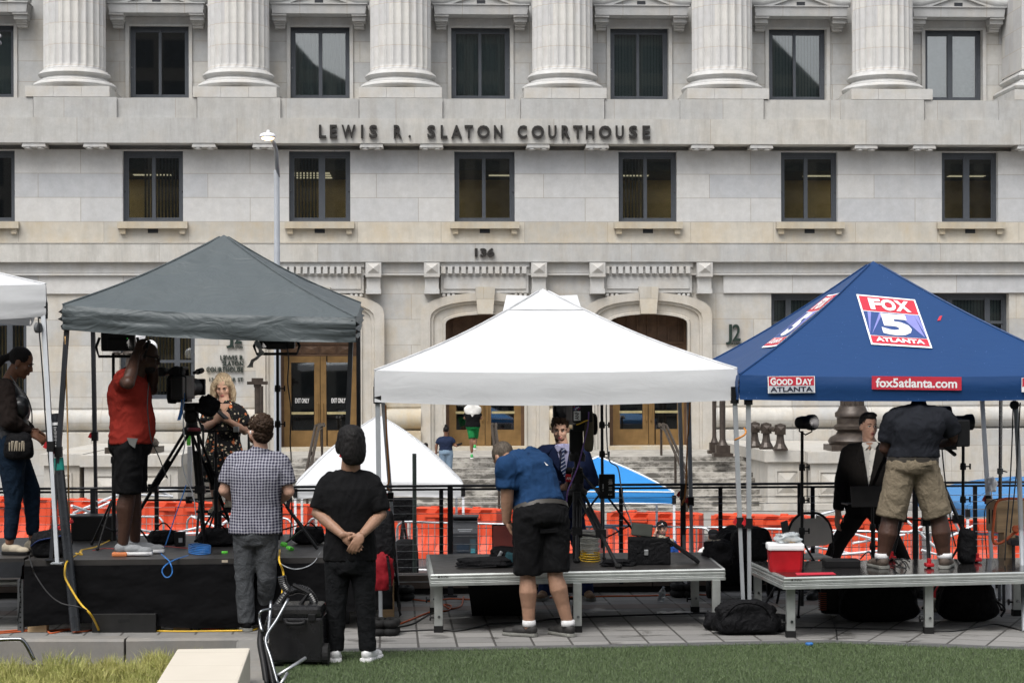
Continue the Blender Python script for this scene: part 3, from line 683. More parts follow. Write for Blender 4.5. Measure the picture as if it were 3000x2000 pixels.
# door surrounds, doors
def arch(w, ys, yt, d, c, yb=1318, k=14):
    X = fx(c, d); W = w * fY(c, d) / F; zs, zt = fz(ys, d), fz(yt, d); z0 = fz(yb, d)
    pts = [(X - W, d, z0)]
    for i in range(k + 1):
        a = pi - pi * i / k; pts.append((X + W * cos(a), d, zs + (zt - zs) * max(0, sin(a)) ** .8))
    return [V(p) for p in pts + [(X + W, d, z0)]]
def ribbon(b, A, Z):
    b.add(A + Z, [(i, i + 1, len(A) + i + 1, len(A) + i) for i in range(len(A) - 1)])
M['doorwood'] = mat('transom_bronze', (0.10, 0.055, 0.03), .5, .2, .3, 4)
door0 = None
for di, c in enumerate(DOORS):
    b = B()
    A = [arch(188, 921, 857, .06, c), arch(188, 921, 857, -.22, c), arch(160, 934, 880, -.22, c), arch(158, 936, 882, -.14, c), arch(151, 938, 888, -.14, c), arch(149, 939, 890, -.06, c), arch(124, 945, 913, -.06, c), arch(122, 946, 915, -.12, c), arch(115, 949, 921, -.12, c), arch(115, 949, 921, .8, c)]
    for i in range(len(A) - 1): ribbon(b, A[i], A[i + 1])
    b.build('door_surround', stone('stone_surround', None, .3, .3, (.50, .475, .43)) if di == 0 else bpy.data.materials['stone_surround'], CH, local=True)
    d = .62; X = fx(c, d)
    if door0 is None:
        door0 = thing('entrance_door', None, None); door0.parent = CH
        z = lambda y: fz(y, d); W = 1.235
        b = B(); b.bx((-W - .02, .02, z(1308)), (-W + .1, .2, z(900))); b.bx((W - .1, .02, z(1308)), (W + .02, .2, z(900))); b.bx((-W + .1, .02, z(1041)), (W - .1, .2, z(1036)))
        b.bx((-W + .1, .04, z(1036)), (W - .1, .2, z(1008))); b.bx((-W + .1, .0, z(1008)), (W - .1, .2, z(1002)))
        for k in range(4): b.bx((-1.05 + .54 * k, .0, z(1033)), (-1.05 + .54 * k + .46, .05, z(1012))); b.add([(-1.02 + .54 * k, .0, z(1031)), (-.62 + .54 * k, .0, z(1031)), (-.62 + .54 * k, .0, z(1014)), (-1.02 + .54 * k, .0, z(1014)), (-.82 + .54 * k, -.05, z(1022))], [(0, 1, 4), (1, 2, 4), (2, 3, 4), (3, 0, 4)])
        for k in range(7): b.bx((-1.0 + .33 * k - .02, .05, z(1002)), (-1.0 + .33 * k + .02, .09, z(915)))
        b.bx((-W + .1, .12, z(1002)), (W - .1, .2, z(900)))
        b.build('transom', M['doorwood'], door0, local=True)
        for s_ in (-1, 1):
            lf = thing('door_leaf', None, None); lf.parent = door0; lf.location = (s_ * .572, .03, 0)
            w, st = .563, .2; b = B(); zt, zb = z(1041.5), z(1305); gt, gb = z(1060), z(1258)
            b.bx((-w, 0, zb), (-w + st * (1.1 if s_ < 0 else .9), .06, zt)); b.bx((w - st * (.9 if s_ < 0 else 1.1), 0, zb), (w, .06, zt)); b.bx((-w + st * 1.1, 0.001, gt), (w - st * .9, .06, zt)); b.bx((-w + st * 1.1, 0.001, zb), (w - st * .9, .06, gb))
            b.build('stile_frame', M['brass'], lf, local=True)
            b = B(); b.bx((-w + .15, .025, gb - .02), (w - .15, .035, gt + .02)); b.build('pane', GL, lf, local=True)
            b = B(); b.bx((-w + st, -.03, z(1211)), (w - st, .0, z(1204))); b.build('push_bar', mat('pale_brass', (.55, .48, .26), .35, .6) if s_ < 0 else bpy.data.materials['pale_brass'], lf, local=True)
            b = B(); xx = -s_ * (w - .07); b.tube([(xx, 0, z(1178)), (xx, -.07, z(1180)), (xx, -.07, z(1234)), (xx, 0, z(1236))], .017, 8); b.build('handle', M['brass'], lf, local=True)
        b = B(); b.add([(-W, 1.6, z(1318)), (W, 1.6, z(1318)), (W, 1.6, z(900)), (-W, 1.6, z(900))], [(0, 1, 2, 3)]); b.build('dark_interior', M['roomD'], door0, local=True)
        door0.location = (X, d, 0)
        nd = door0
    else: nd = dup(door0, (X, d, 0), parent=CH)
    for s_ in (-1, 1):                      # white lettering on each glass
        b = B()
        if di == 0 or True: text_fit(b, 'EXIT ONLY', -.22, .22, fz(1178, d), fz(1164, d), lambda x, z_, q: V((x, .02, z_)), 0.012)
        leaf = [k for k in kids(nd) if k.name.startswith('door_leaf')][0 if s_ < 0 else 1]
        b.build('glass_lettering', M['whiteprint'], leaf, local=True)
    b = B(); b.bx((fx(c - 118, .05), -.3, -.3), (fx(c + 118, .05), 1.7, fz(1306, .4))); b.build('threshold', M['stone_sill'], CH, local=True)
# rounded base course and plinth
for a, e in ((-700, 750), (1126, 1233), (1609, 1712), (2088, 3700)):
    x0, x1 = fx(a, -.2), fx(e, -.2); b = B(); pr = [(.2, fz(1172, -.1)), (-.05, fz(1172, -.1)), (-.05, fz(1190, -.1)), (-.02, fz(1194, -.1))]
    zc, hh = (fz(1196, -.2) + fz(1256, -.2)) / 2, (fz(1196, -.2) - fz(1256, -.2)) / 2
    pr += [(-.02 - .30 * sin(t * pi / 12), zc + hh * cos(t * pi / 12)) for t in range(13)]
    pr += [(-.02, fz(1259, -.2)), (-.34, fz(1262, -.2)), (-.34, -1.6), (.2, -1.6)]
    segs = max(1, round((x1 - x0) / 2.4))
    for k in range(segs):
        u0, u1 = x0 + (x1 - x0) * k / segs + (.003 if k else 0), x0 + (x1 - x0) * (k + 1) / segs - .003
        b.loft([[V((u, y, z_)) for y, z_ in pr] for u in (u0, u1)])
    if e < 3000: b.build('base_course', S6 if a > 0 else S2, CH, local=True, smooth=radians(30))
    else:
        vs, fs = b.v, b.f; b.build('base_course', S2, CH, local=True, smooth=radians(30))
# plain upper returns so the block reads as solid from the side
b = B(); b.bx((XL, 2.4, -1.6), (XL + .1, 12, fz(-420, 2))); b.bx((XR - .1, 2.4, -1.6), (XR, 12, fz(-420, 2))); b.bx((XL, 2.4, fz(-420, 2)), (XR, 12, fz(-420, 2) + .3)); b.build('side_wall', S3, CH, local=True)

# ---------------------------------------------------------------- signs fixed to the stone
def sign(name, label, items, d, m, depth=.07, bold=.02):
    b = B()
    for s, x0, x1, y0, y1, *bo in items:
        text_fit(b, s, fx(x0, d), fx(x1, d), fz(y1, d), fz(y0, d), lambda x, z_, q: V((x, d - .02 - q, z_)), bo[0] if bo else bold, depth)
    Mw = wm(CH); return tag(mk(name, [Mw @ v for v in b.v], b.f, m), label, 'sign')
nm = [('L', 937, 958), ('E', 969, 990), ('W', 1003, 1044), ('I', 1060, 1067), ('S', 1084, 1108), ('R', 1156, 1180), ('S', 1254, 1278), ('L', 1293, 1313), ('A', 1324, 1356), ('T', 1363, 1388), ('O', 1400, 1437), ('N', 1449, 1474), ('C', 1518, 1546), ('O', 1559, 1596), ('U', 1608, 1632), ('R', 1647, 1672), ('T', 1681, 1708), ('H', 1718, 1743), ('O', 1756, 1793), ('U', 1805, 1829), ('S', 1844, 1869), ('E', 1884, 1906)]
sign('courthouse_name_sign', 'large dark bronze letters LEWIS R. SLATON COURTHOUSE along the stone band', [(c, a, b_, 368.5, 407) for c, a, b_ in nm] + [('.', 1199, 1206, 398, 405)], -.60, M['letter'], .09, .027)
sign('street_number_sign', 'dark metal number 136 on the stone band above the centre door', [('136', 1392, 1450, 727, 753, .045)], -.25, M['letter'])
sign('office_sign', 'dark green J2 SLATON letters on the wall right of the doors, beside the blue canopy', [('J', 2126, 2144, 951, 1011, .008), ('2', 2146, 2169, 951, 1000, .008), ('SLATON', 2142, 2172, 1005, 1011, .008)], .05, M['greenletter'], .06)
sign('courthouse_address_sign', 'dark green courthouse address lettering on the wall above the blonde woman', [('J', 664, 684, 958, 1018, .008), ('2', 688, 709, 958, 1005, .008), ('SLATON', 681, 712, 1011, 1018, .008), ('LEWIS R.', 646, 716, 1038, 1052, .008), ('SLATON', 652, 713, 1055, 1069, .008), ('COURTHOUSE', 605, 713, 1072, 1087, .008), ('136 PRYOR ST', 614, 713, 1103, 1115, .004)], .05, M['greenletter'], .05)

# ---------------------------------------------------------------- steps, cheek pedestals, bronze fittings
STY = 54.2
n = N('step_stone'); co = n.co(); sp = n.n('SeparateXYZ'); n.l(co, sp.inputs[0])
c = n.mix(n.ramp(n.noise(co, 2.5, 6, .7), [(.3, 0), (.7, 1)]), (.34, .32, .285), (.47, .45, .41))
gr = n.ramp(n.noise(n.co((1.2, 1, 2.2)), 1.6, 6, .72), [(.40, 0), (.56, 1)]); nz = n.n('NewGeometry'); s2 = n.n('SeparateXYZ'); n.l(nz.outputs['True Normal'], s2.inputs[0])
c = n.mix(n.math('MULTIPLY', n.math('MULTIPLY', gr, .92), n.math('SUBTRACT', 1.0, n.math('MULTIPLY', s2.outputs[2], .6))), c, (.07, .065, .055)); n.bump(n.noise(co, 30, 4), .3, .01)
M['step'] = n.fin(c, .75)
tz = fz(1318, -.2)      # landing height
b = B(); sx0, sx1 = -7.6, 7.4
land = [(sx0, -5.6, tz), (sx1, -5.6, tz)]
rows = 10; rise = (tz + 1.5) / rows; tread = .36
pr = [(.05, -1.52), (.05, tz)]
for k in range(rows): pr += [(-5.6 - tread * k, tz - rise * k), (-5.6 - tread * k, tz - rise * (k + 1) + .0005)]
pr += [(-5.6 - tread * (rows - 1), -1.52)]
segs = 7
for k in range(segs): b.loft([[V((sx0 + (sx1 - sx0) * (k + e) / segs + (.002 if e == 0 else -.002), y, z_)) for y, z_ in pr] for e in (0, 1)])
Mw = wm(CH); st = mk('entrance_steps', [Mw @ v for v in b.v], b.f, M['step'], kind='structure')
def pedestal(label, x0, x1, d0, d1, zt, panels=1):
    b = B(); ov = .1
    b.bx((x0 - ov, d0 - ov, zt - .3), (x1 + ov, d1, zt)); b.bx((x0, d0, -1.25), (x1, d1, zt - .3)); b.bx((x0 - .14, d0 - .14, -1.56), (x1 + .14, d1, -1.25))
    w = x1 - x0
    for s_ in (0,):
        a, e, zb, zc = x0 + .2, x1 - .2, -1.05, zt - .5
        q = d0 - .004
        for (u0, v0, u1, v1) in ((a, zb, a + .05, zc), (e - .05, zb, e, zc), (a + .05, zc - .05, e - .05, zc), (a + .05, zb, e - .05, zb + .05)): b.bx((u0, q - .035, v0), (u1, q + .02, v1))
        m_ = min(.22, (e - a) * .3); b.add([(a + .08, q, zb + .08), (e - .08, q, zb + .08), (e - .08, q, zc - .08), (a + .08, q, zc - .08), (a + .08 + m_, q - .09, zb + .08 + m_), (e - .08 - m_, q - .09, zb + .08 + m_), (e - .08 - m_, q - .09, zc - .08 - m_), (a + .08 + m_, q - .09, zc - .08 - m_)], [(0, 1, 5, 4), (1, 2, 6, 5), (2, 3, 7, 6), (3, 0, 4, 7), (4, 5, 6, 7)])
    return tag(mk('stone_pedestal', [Mw @ v for v in b.v], b.f, M['pedst']), label, 'pedestal', 'stone pedestals beside the steps')
M['pedst'] = stone('stone_pedestal_block', None, .22, .35, (.49, .475, .44))
zp = .16
pedestal('panelled stone pedestal carrying three short bronze posts at the right end of the steps', fx(2248, -9), fx(2362, -9), -9.0, -.4, zp)
pedestal('wide panelled stone pedestal under the bronze lamp right of the steps, behind the blue canopy', fx(2375, -9.4), fx(2640, -9.4), -9.4, -.4, zp - .02)
pedestal('panelled stone pedestal left of the steps, seen between the leaning roll and the light stand', fx(128, -9), fx(232, -9), -9.0, -.4, zp)
pedestal('wide panelled stone pedestal under the globe lamp, behind the man in red', fx(246, -9.4), fx(520, -9.4), -9.4, -.4, zp - .02)
def post(label, x, y, Y, h, group='short bronze posts on the pedestal'):
    p = P(x, y, Y); b = B()
    b.box((0, 0, .03), (.36, .36, .06)); b.lathe((0, 0, .06), [(.2, 0), (.17, .05), (.125, .13), (.1, .26), (.095, h - .36)], 12); b.box((0, 0, h - .18), (.26, .26, .26)); 
    b.add([(-.13, -.13, h - .05), (.13, -.13, h - .05), (.13, .13, h - .05), (-.13, .13, h - .05), (0, 0, h)], [(0, 1, 4), (1, 2, 4), (2, 3, 4), (3, 0, 4)])
    b.add([(-.1, -.131, h - .29), (.1, -.131, h - .29), (.1, -.131, h - .08), (-.1, -.131, h - .08), (0, -.17, h - .18)], [(0, 1, 4), (1, 2, 4), (2, 3, 4), (3, 0, 4)])
    b.xf(MX.Translation(p)); b.build('bronze_post', M['bronze']); o = bpy.context.scene.objects[-1] if False else None
    return p
pp = []
for lb, x, y, Y in (('short bronze post farthest back of the three on the right pedestal', 2211, 1303, 53.4), ('middle of the three short bronze posts on the right pedestal', 2245, 1311, 52.4), ('short bronze post nearest the pedestal front, with pyramid face', 2286, 1320, 51.2)):
    p = post(lb, x, y, Y, .74)
    o = [q for q in bpy.data.objects if q.name.startswith('bronze_post')][-1]
    tag(o, lb, 'post', 'short bronze posts on the pedestal'); p.z = (Mw @ V((0, 0, zp))).z; pp.append(p); o.location.z = zp
b = B()
for i in (0, 1): b.tube([pp[i] + V((.1, 0, .56)), pp[i + 1] + V((-.1, 0, .56))], .07, 10)
tag(b.build('bronze_bar', M['bronze']), 'thick bronze bars joining the three short posts', 'rail')
def tallpost(label, x, y, Y, h, r, cap):
    p = P(x, y, Y); b = B()
    b.box((0, 0, .05), (r * 6.4, r * 6.4, .1)); b.box((0, 0, .2), (r * 4.6, r * 4.6, .24)); b.lathe((0, 0, .3), [(r * 2, 0), (r * 1.6, .06), (r * 1.15, .14), (r, .2), (r, h - .45)], 14)
    if cap:
        b.lathe((0, 0, h - .16), [(r, 0), (r * 1.2, .008), (r * 1.35, .06), (r * 1.2, .1)], 14); b.box((0, 0, h - .03), (r * 6.5, r * 3.2, .09)); b.box((0, 0, h + .06), (r * 3.6, r * 2.4, .1))
    return tag(b.xf(MX.Translation(p)).build('bronze_standard', M['bronze'], smooth=radians(40)), label, 'post', 'bronze standards on the landing')
tallpost('thick bronze standard at the right edge of the landing', 2117, 1337, 53.8, 2.1, .085, True)
tallpost('thinner bronze standard behind the thick one at right of the landing', 2093, 1328, 55.2, 2.1, .06, True)
tallpost('thick bronze standard with cap, between the blonde woman and the bronze door', 755, 1337, 53.8, 2.1, .085, True)
tallpost('thinner bronze standard behind the capped one left of the bronze door', 766, 1328, 55.2, 2.1, .06, False)
def handrail(label, x, xb):
    p = P(x, 1343, 54.0); q = P(xb, 1470, 50.4); q.z = -1.4
    t = thing('handrail', label, 'handrail', p, 0, 'bronze handrails on the steps')
    b = B(); a = V((p.x, 55.3, p.z + .95)); e = q + V((0, 0, .95))
    for dx in (-.05, .05): b.tube([a + V((dx, .2, -.06)), a + V((dx, 0, 0)), p + V((dx, 0, .93)), e + V((dx, 0, 0)), e + V((dx, -.3, -.05))], .04, 8)
    b.build('rail', M['bronze'], t); b = B(); b.tube([a - V((0, 0, .12)), p + V((0, 0, .8)), e - V((0, 0, .12))], .025, 6); b.build('lower_rail', M['bronze'], t)
    for f_ in (a, p.lerp(q, .5) + V((0, 0, .9)), e):
        b = B(); b.tube([f_, V((f_.x, f_.y, max(-1.5, min(tz, f_.z - .95)))) ], .035, 8); b.build('post', M['bronze'], t)
handrail('bronze handrail down the steps beside the centre door', 1447, 1462); handrail('bronze handrail down the steps beside the right door', 1948, 2012); handrail('bronze handrail in front of the left bronze door', 930, 900)
def globelamp(label, x, y, Y, globes):
    p = P(x, y, Y); p.z = zp - .02; t = thing('globe_lamp', label, 'lamp', p, 0, 'bronze globe lamps on the pedestals')
    b = B(); b.box((0, 0, .08), (1.35, 1.35, .16)); b.lathe((0, 0, .16), [(.62, 0), (.66, .1), (.6, .2), (.46, .27), (.40, .36), (.50, .42), (.5, .5), (.42, .56), (.42, .72), (.47, .76), (.47, .86), (.4, .92), (.36, 1.02), (.33, 1.05)], 20); b.build('base', M['bronze'], t, local=True, smooth=radians(50))
    b = B(); nf = 16; rg = []
    for z_, r in ((1.2, .33), (1.6, .31), (2.3, .25), (2.66, .22)): rg.append([V(((r - (.03 if k % 2 else 0)) * cos(2 * pi * k / 32), (r - (.03 if k % 2 else 0)) * sin(2 * pi * k / 32), z_)) for k in range(32)])
    b.loft(rg); b.lathe((0, 0, 2.64), [(.24, 0), (.32, .05), (.3, .12), (.2, .18), (.22, .3), (.12, .36)], 16); b.build('shaft', M['bronze'], t, local=True, smooth=radians(30))
    for gx, gz in globes:
        b = B(); b.tube([(0, 0, 2.75), (gx * .6, 0, 2.66), (gx, 0, gz - .25)], .05, 8); b.lathe((gx, 0, gz - .26), [(.06, 0), (.13, .04), (.1, .07)], 12); b.build('arm', M['bronze'], t, local=True)
        b = B(); b.ell((gx, 0, gz), (.2, .2, .2), None, 24, 16); b.build('globe', M['globe'], t, local=True, smooth=True)
n = N('opal_globe'); M['globe'] = n.fin((.85, .86, .88), .15)
globelamp('bronze lamp standard with white glass globes, behind the man in red', 395, 1330, 51.8, [(-.10, 2.82), (.42, 2.85), (.1, 3.16), (-.5, 2.9)])
globelamp('bronze fluted lamp standard behind the right reporter, its globes hidden by the blue canopy', 2497, 1325, 51.8, [(-.4, 2.85), (.4, 2.85), (0, 3.16)])
# street lamps
M['lampglow'] = emit('lamp_lens', (1.0, .72, .38), 7.0)
def streetlamp(label, x, ytop, Y, ang, armtop, lit=True):
    p = P(x, 1200, Y); p.z = -1.5; zt = P(x, ytop, Y).z + 1.5; t = thing('street_lamp', label, 'street lamp', p, 0, 'street lamps along the street')
    b = B(); b.lathe((0, 0, 0), [(.16, 0), (.16, .12), (.075, .2), (.062, zt * .5), (.048, zt)], 16); b.lathe((0, 0, zt), [(.052, 0), (.052, .14), (.03, .15)], 12); b.build('pole', M['lightpole'], t, local=True, smooth=radians(40))
    q = P(armtop[0], armtop[1], Y) - p; b = B(); b.tube([(0.02, 0, zt + .02), (0, -.1, zt + .5), (q.x + .03, -.3, q.z - .10), (q.x, -.4, q.z - .06)], [.038, .034, .034, .03], 10); b.build('arm', M['greysteel'], t, local=True, smooth=True)
    b = B(); c = V((q.x - .05, -.5, q.z)); b.lathe(c - V((0, 0, .04)), [(.12, 0), (.14, .015), (.14, .04), (.115, .07), (.05, .09), (.03, .095)], 24); b.lathe(c + V((0.01, 0, .05)), [(.03, 0), (.03, .03), (.02, .045)], 12); b.build('head', M['white'], t, local=True, smooth=radians(50))
    if lit:
        b = B(); b.lathe(c - V((0, 0, .065)), [(.04, -.012), (.09, 0), (.112, .024)], 20); b.build('lens', M['lampglow'], t, local=True)
M['lightpole'] = mat('pale_lamp_pole', (.50, .53, .57), .45, .3, .05)
streetlamp('tall pale street lamp with a lit head, rising behind the grey canopy', 813, 523, 33.5, 0, (803, 408))
streetlamp('street lamp at the left edge of the photo, only its unlit white head in view', -110, 250, 33.5, 0, (10, 118), False)

# ---------------------------------------------------------------- unseen building added behind the camera to dim the plaza, mirrored in the glass
n = N('office_facade'); sp = n.n('SeparateXYZ'); n.l(n.co(), sp.inputs[0])
wn = n.math('MULTIPLY', n.math('GREATER_THAN', n.math('PINGPONG', sp.outputs[0], 1.6), .45), n.math('GREATER_THAN', n.math('PINGPONG', sp.outputs[2], 1.9), .6))
n.fin(n.mix(wn, (.16, .15, .135), (.02, .025, .03)), n.math('SUBTRACT', .85, n.math('MULTIPLY', wn, .7)))
tw = thing('shading_office_building', 'unseen office building added behind the camera to dim the plaza, mirrored in the courthouse windows', 'building', (0, -55, 0))
b = B(); b.prism([(-90, 0, -1.5), (120, 0, -1.5), (120, 0, 23), (46, 0, 25), (40, 0, 30), (34, 0, 36), (27, 0, 42), (2, 0, 42), (-1, 0, 38), (-5, 0, 30), (-8, 0, 31.5), (-12, 0, 36), (-16, 0, 42), (-90, 0, 42)], (0, -25, 0)); b.build('facade', n.m, tw, local=True)
# ================================================================== tents
def hit(x, y, p0, nn):
    a, b_ = ray(x, y); d = V((a, 1, b_)); o = V((0, 0, CZ)); return o + d * ((p0 - o).dot(nn) / d.dot(nn))
def nz(p, s, seed=0): return noise.noise(V((p[0] * s + seed * 17.3, p[1] * s + seed * 5.1, p[2] * s)))
def canopy(name, label, C4, peak, vh, m, sag=.05, wr=.008, seed=0, legs=(), legm=None, foot=None, bulge=.012, cat='canopy tent', group=None, trim=None, vent=None, vsag=.02, legr=.019):
    """C4: top corners of the valance (front left, front right, back right, back left)"""
    cen = sum(C4, V()) / 4; t = thing(name, label, cat, (cen.x, cen.y, 0), 0, group)
    b = B(); ns, nt_ = 20, 16
    for k in range(4):
        A, D = C4[k], C4[(k + 1) % 4]; rows = []; nn = (D - A).cross(peak - A).normalized(); nn = nn if nn.z > 0 else -nn
        for j in range(nt_ + 1):
            u = j / nt_; row = []
            for i in range(ns + 1):
                s = i / ns; p = A.lerp(D, s).lerp(peak, u)
                p = p - V((0, 0, sag * (4 * s * (1 - s)) * (1 - u) * .5 + sag * sin(pi * u) * 1.1))
                e = min(1, 4 * s * (1 - s) * 2.5) * min(1, u * 6) * (1 - u) ** .5
                q = V((p.x * 1.0, p.y, p.z * 2)); wv = nz(q, 2.2, seed + k) + .6 * nz(V((q.x * 3 - q.z * 2, q.y * 2, q.z * 4)), 2.0, seed + 3) + .35 * nz(q, 9, seed)
                row.append(p + nn * wr * wv * e * 1.6 + V((0, 0, .012 * (1 - abs(2 * s - 1)) * 0)))
            rows.append(row)
        vs = [p for r in rows for p in r]; w = ns + 1
        b.add(vs, [(j * w + i, j * w + i + 1, (j + 1) * w + i + 1, (j + 1) * w + i) for j in range(nt_) for i in range(ns)])
    b.build('roof_cover', m, t, smooth=radians(50))
    sm = B()
    for k in range(4):
        A = C4[k]; pts = []
        for j in range(12):
            u = j / 11 * .97; p = A.lerp(peak, u) - V((0, 0, sag * sin(pi * u) * 1.1)) + V((0, 0, .004)); pts.append(p)
        sm.tube(pts, .009, 6)
    if vh > .25:
        for k in range(4): sm.tube([C4[k].lerp(C4[(k + 1) % 4], s_ / 8).lerp(peak, .77) + V((0, 0, .005 - sag * sin(pi * .77) * 1.1)) for s_ in range(9)], .004, 5)
    sm.build('ridge_seam', M['seamgrey'] if m == M['tentwhite'] else m, t)
    for k in range(4):
        A, D = C4[k], C4[(k + 1) % 4]; out = ((A + D) / 2 - cen); out.z = 0; out.normalize(); b = B(); n1, n2 = 40, 7; vs = []
        for j in range(n2 + 1):
            u = j / n2
            for i in range(n1 + 1):
                s = i / n1; p = A.lerp(D, s) - V((0, 0, sag * (4 * s * (1 - s)) * .5))
                e = min(1, min(s, 1 - s) * 14)
                f = sin(pi * min(1, u * 1.2)) * bulge * (.5 + .5 * e) + (wr * 1.1 * (nz(V((p.x + p.y) * V((0, 0, 0)) if False else (p.x * .8 + p.y * .8, 0, u * 2.2)), 2.6, seed + 9) + .6 * nz((p.x * .5 + p.y * .5, 3, u * 6), 2.4, seed + 4)) * e + wr * .9 * (1 - e) * sin(u * 19 + seed)) * min(1, u * 4)
                vs.append(p - V((0, 0, vh * u + vsag * u * (4 * s * (1 - s)) * nz((k + seed, s * .8, 0), 1.0, seed))) + out * (f + .006 * u))
        w = n1 + 1; b.add(vs, [(j * w + i, (j + 1) * w + i, (j + 1) * w + i + 1, j * w + i + 1) for j in range(n2) for i in range(n1)])
        b.build('valance', m, t, smooth=True)
        if trim:
            b = B(); b.tube(vs[:w], .012, 5); b.tube(vs[-w:], .016, 5); b.tube([A.lerp(peak, q_ / 8) + V((0, 0, .006 - sag * sin(pi * q_ / 8) * 1.1)) for q_ in range(9)], .014, 5); b.build('white_trim', trim, t)
    for lg in legs:
        top, bot = lg[:2]; mm = legm; b = B()
        k_ = .55; mid = top.lerp(bot, k_)
        def sq(p, q, r):
            d = (q - p).normalized(); a = V((1, 0, 0)); c_ = d.cross(a).normalized(); a = c_.cross(d)
            b.loft([[e + a * r * sx_ + c_ * r * sy_ for sx_, sy_ in ((-1, -1), (1, -1), (1, 1), (-1, 1))] for e in (p, q)])
        sq(top, mid, legr); sq(mid, bot, legr * .8); lo = b.build('leg', mm, t)
        B().box(mid, (legr * 3, legr * 3, .085)).build('joint', M['black'], lo); B().box(top - V((0, 0, .02)), (legr * 3.4, legr * 3.4, .14)).build('corner_bracket', M['black'], lo)
        b = B(); b.box(mid + V((-legr * 2.0, -.01, .01)), (.03, .02, .05), (0, .5, 0)); b.build('latch', M['red'], lo)
        b = B(); b.box(bot + V((0, 0, .005)), (.09, .09, .01)); b.build('foot', legm, lo)
    # scissor truss under the valance
    b = B()
    for k in range(4):
        A, D = C4[k], C4[(k + 1) % 4]; inn = (cen - (A + D) / 2); inn.z = 0; inn.normalize()
        for s0 in (0, .5):
            a0, a1 = A.lerp(D, s0) + inn * .03, A.lerp(D, s0 + .5) + inn * .03
            for z0, z1 in ((-.03, -.30 + .12), (-.18, -.03)):
                b.tube([a0 + V((0, 0, z0)), a1 + V((0, 0, z1))], .011, 5)
    b.build('truss', legm, t); return t
def tent_fabric(name, col, rough=.75, sp=.3, drops=0, weave=0):
    n = N(name); co = n.co(); w = n.noise(co, 2.2, 4, .6); x = n.n('TexNoise'); n.l(n.co((1, 1, 2.5)), x.inputs[0]); x.inputs['Scale'].default_value = 3.0; x.inputs['Distortion'].default_value = 2.2; x.inputs['Detail'].default_value = 3
    c = n.mix(w, tuple(v * .93 for v in col), tuple(min(1, v * 1.06) for v in col))
    if drops:
        vo = n.n('TexVoronoi'); n.l(co, vo.inputs['Vector']); vo.inputs['Scale'].default_value = 24; dm = n.ramp(vo.outputs[0], [(.05, 1), (.10, 0)])
        dm = n.math('MULTIPLY', dm, n.ramp(n.noise(co, 30, 1), [(.5, 0), (.56, 1)])); c = n.mix(n.math('MULTIPLY', dm, .55), c, tuple(min(1, v * 3 + .2) for v in col))
    n.bump(n.math('ADD', x.outputs[0], n.math('MULTIPLY', w, .5)), .16 if not weave else weave, .02)
    # thin cloth lets a little light through
    tr = n.n('BsdfTranslucent'); n.l(c, tr.inputs[0]) ; mx = n.n('MixShader'); mx.inputs[0].default_value = .16; n.fin(c, rough, 0, sp)
    n.l(n.bs.outputs[0], mx.inputs[1]); n.l(tr.outputs[0], mx.inputs[2]); n.l(mx.outputs[0], n.out.inputs[0]); return n.m
M['seamgrey'] = mat('grey_seam', (.52, .53, .54), .8); M['tentwhite'] = tent_fabric('white_tent_cloth', (.64, .65, .66)); M['tentgrey'] = tent_fabric('grey_tent_cloth', (.094, .112, .118), .5, .4, 0, .8); M['tentblue'] = tent_fabric('blue_tent_cloth', (.013, .056, .175), .45, .35, 1)
M['tentsky'] = tent_fabric('light_blue_tent_cloth', (.03, .24, .60), .6); M['tentsky2'] = tent_fabric('faded_blue_tent_cloth', (.07, .22, .46), .6)
def rect(FL, FR, depth, dz=0.0, zs=None): 
    e = (FR - FL); e.z = 0; pe = V((-e.y, e.x, 0)).normalized() * depth
    return [FL, FR, FR + pe + V((0, 0, dz)), FL + pe + V((0, 0, dz))]
def pk(C4, y):
    c = sum(C4, V()) / 4; return V((c.x, c.y, P(1500, y, c.y).z + ROLL * (c.x / c.y * F) / F * c.y * 0))
# near white canopy
C = rect(P(1097, 1085, 15.87), P(2160, 1080, 16.05), 3.05)
lw = [(P(1106, 1150, 15.9), G(1116, 1846)), (P(2152, 1150, 16.05), G(2180, 1838)), (C[2] - V((.05, .05, .05)), G(2009, 1745)), (C[3] + V((.03, -.05, -.05)), G(1168, 1748))]
wt = canopy('white_canopy', 'large white pop-up canopy over the centre stage and the bending man', C, pk(C, 846), .262, M['tentwhite'], .05, .004, 1, lw, M['greysteel'], bulge=.008)
pkw = pk(C, 846); b = B(); e = PX * .335
p0, p1 = pkw + V((0, .60, -.03)) - e, pkw + V((0, .60, -.03)) + e
vs = []
for j in range(5):
    for i in range(9):
        s, u = i / 8, j / 4; p = p0.lerp(p1, s) + V((0, -.62 * u, 0)); w_ = 1 + .16 * u
        p = V((pkw.x + (p.x - pkw.x) * w_, p.y, p.z - .27 * u - .012 * sin(pi * s) * (1 - u))); vs.append(p)
b.add(vs, [(j * 9 + i, j * 9 + i + 1, (j + 1) * 9 + i + 1, (j + 1) * 9 + i) for j in range(4) for i in range(8)])
b.build('vent_cap', M['tentwhite'], wt)
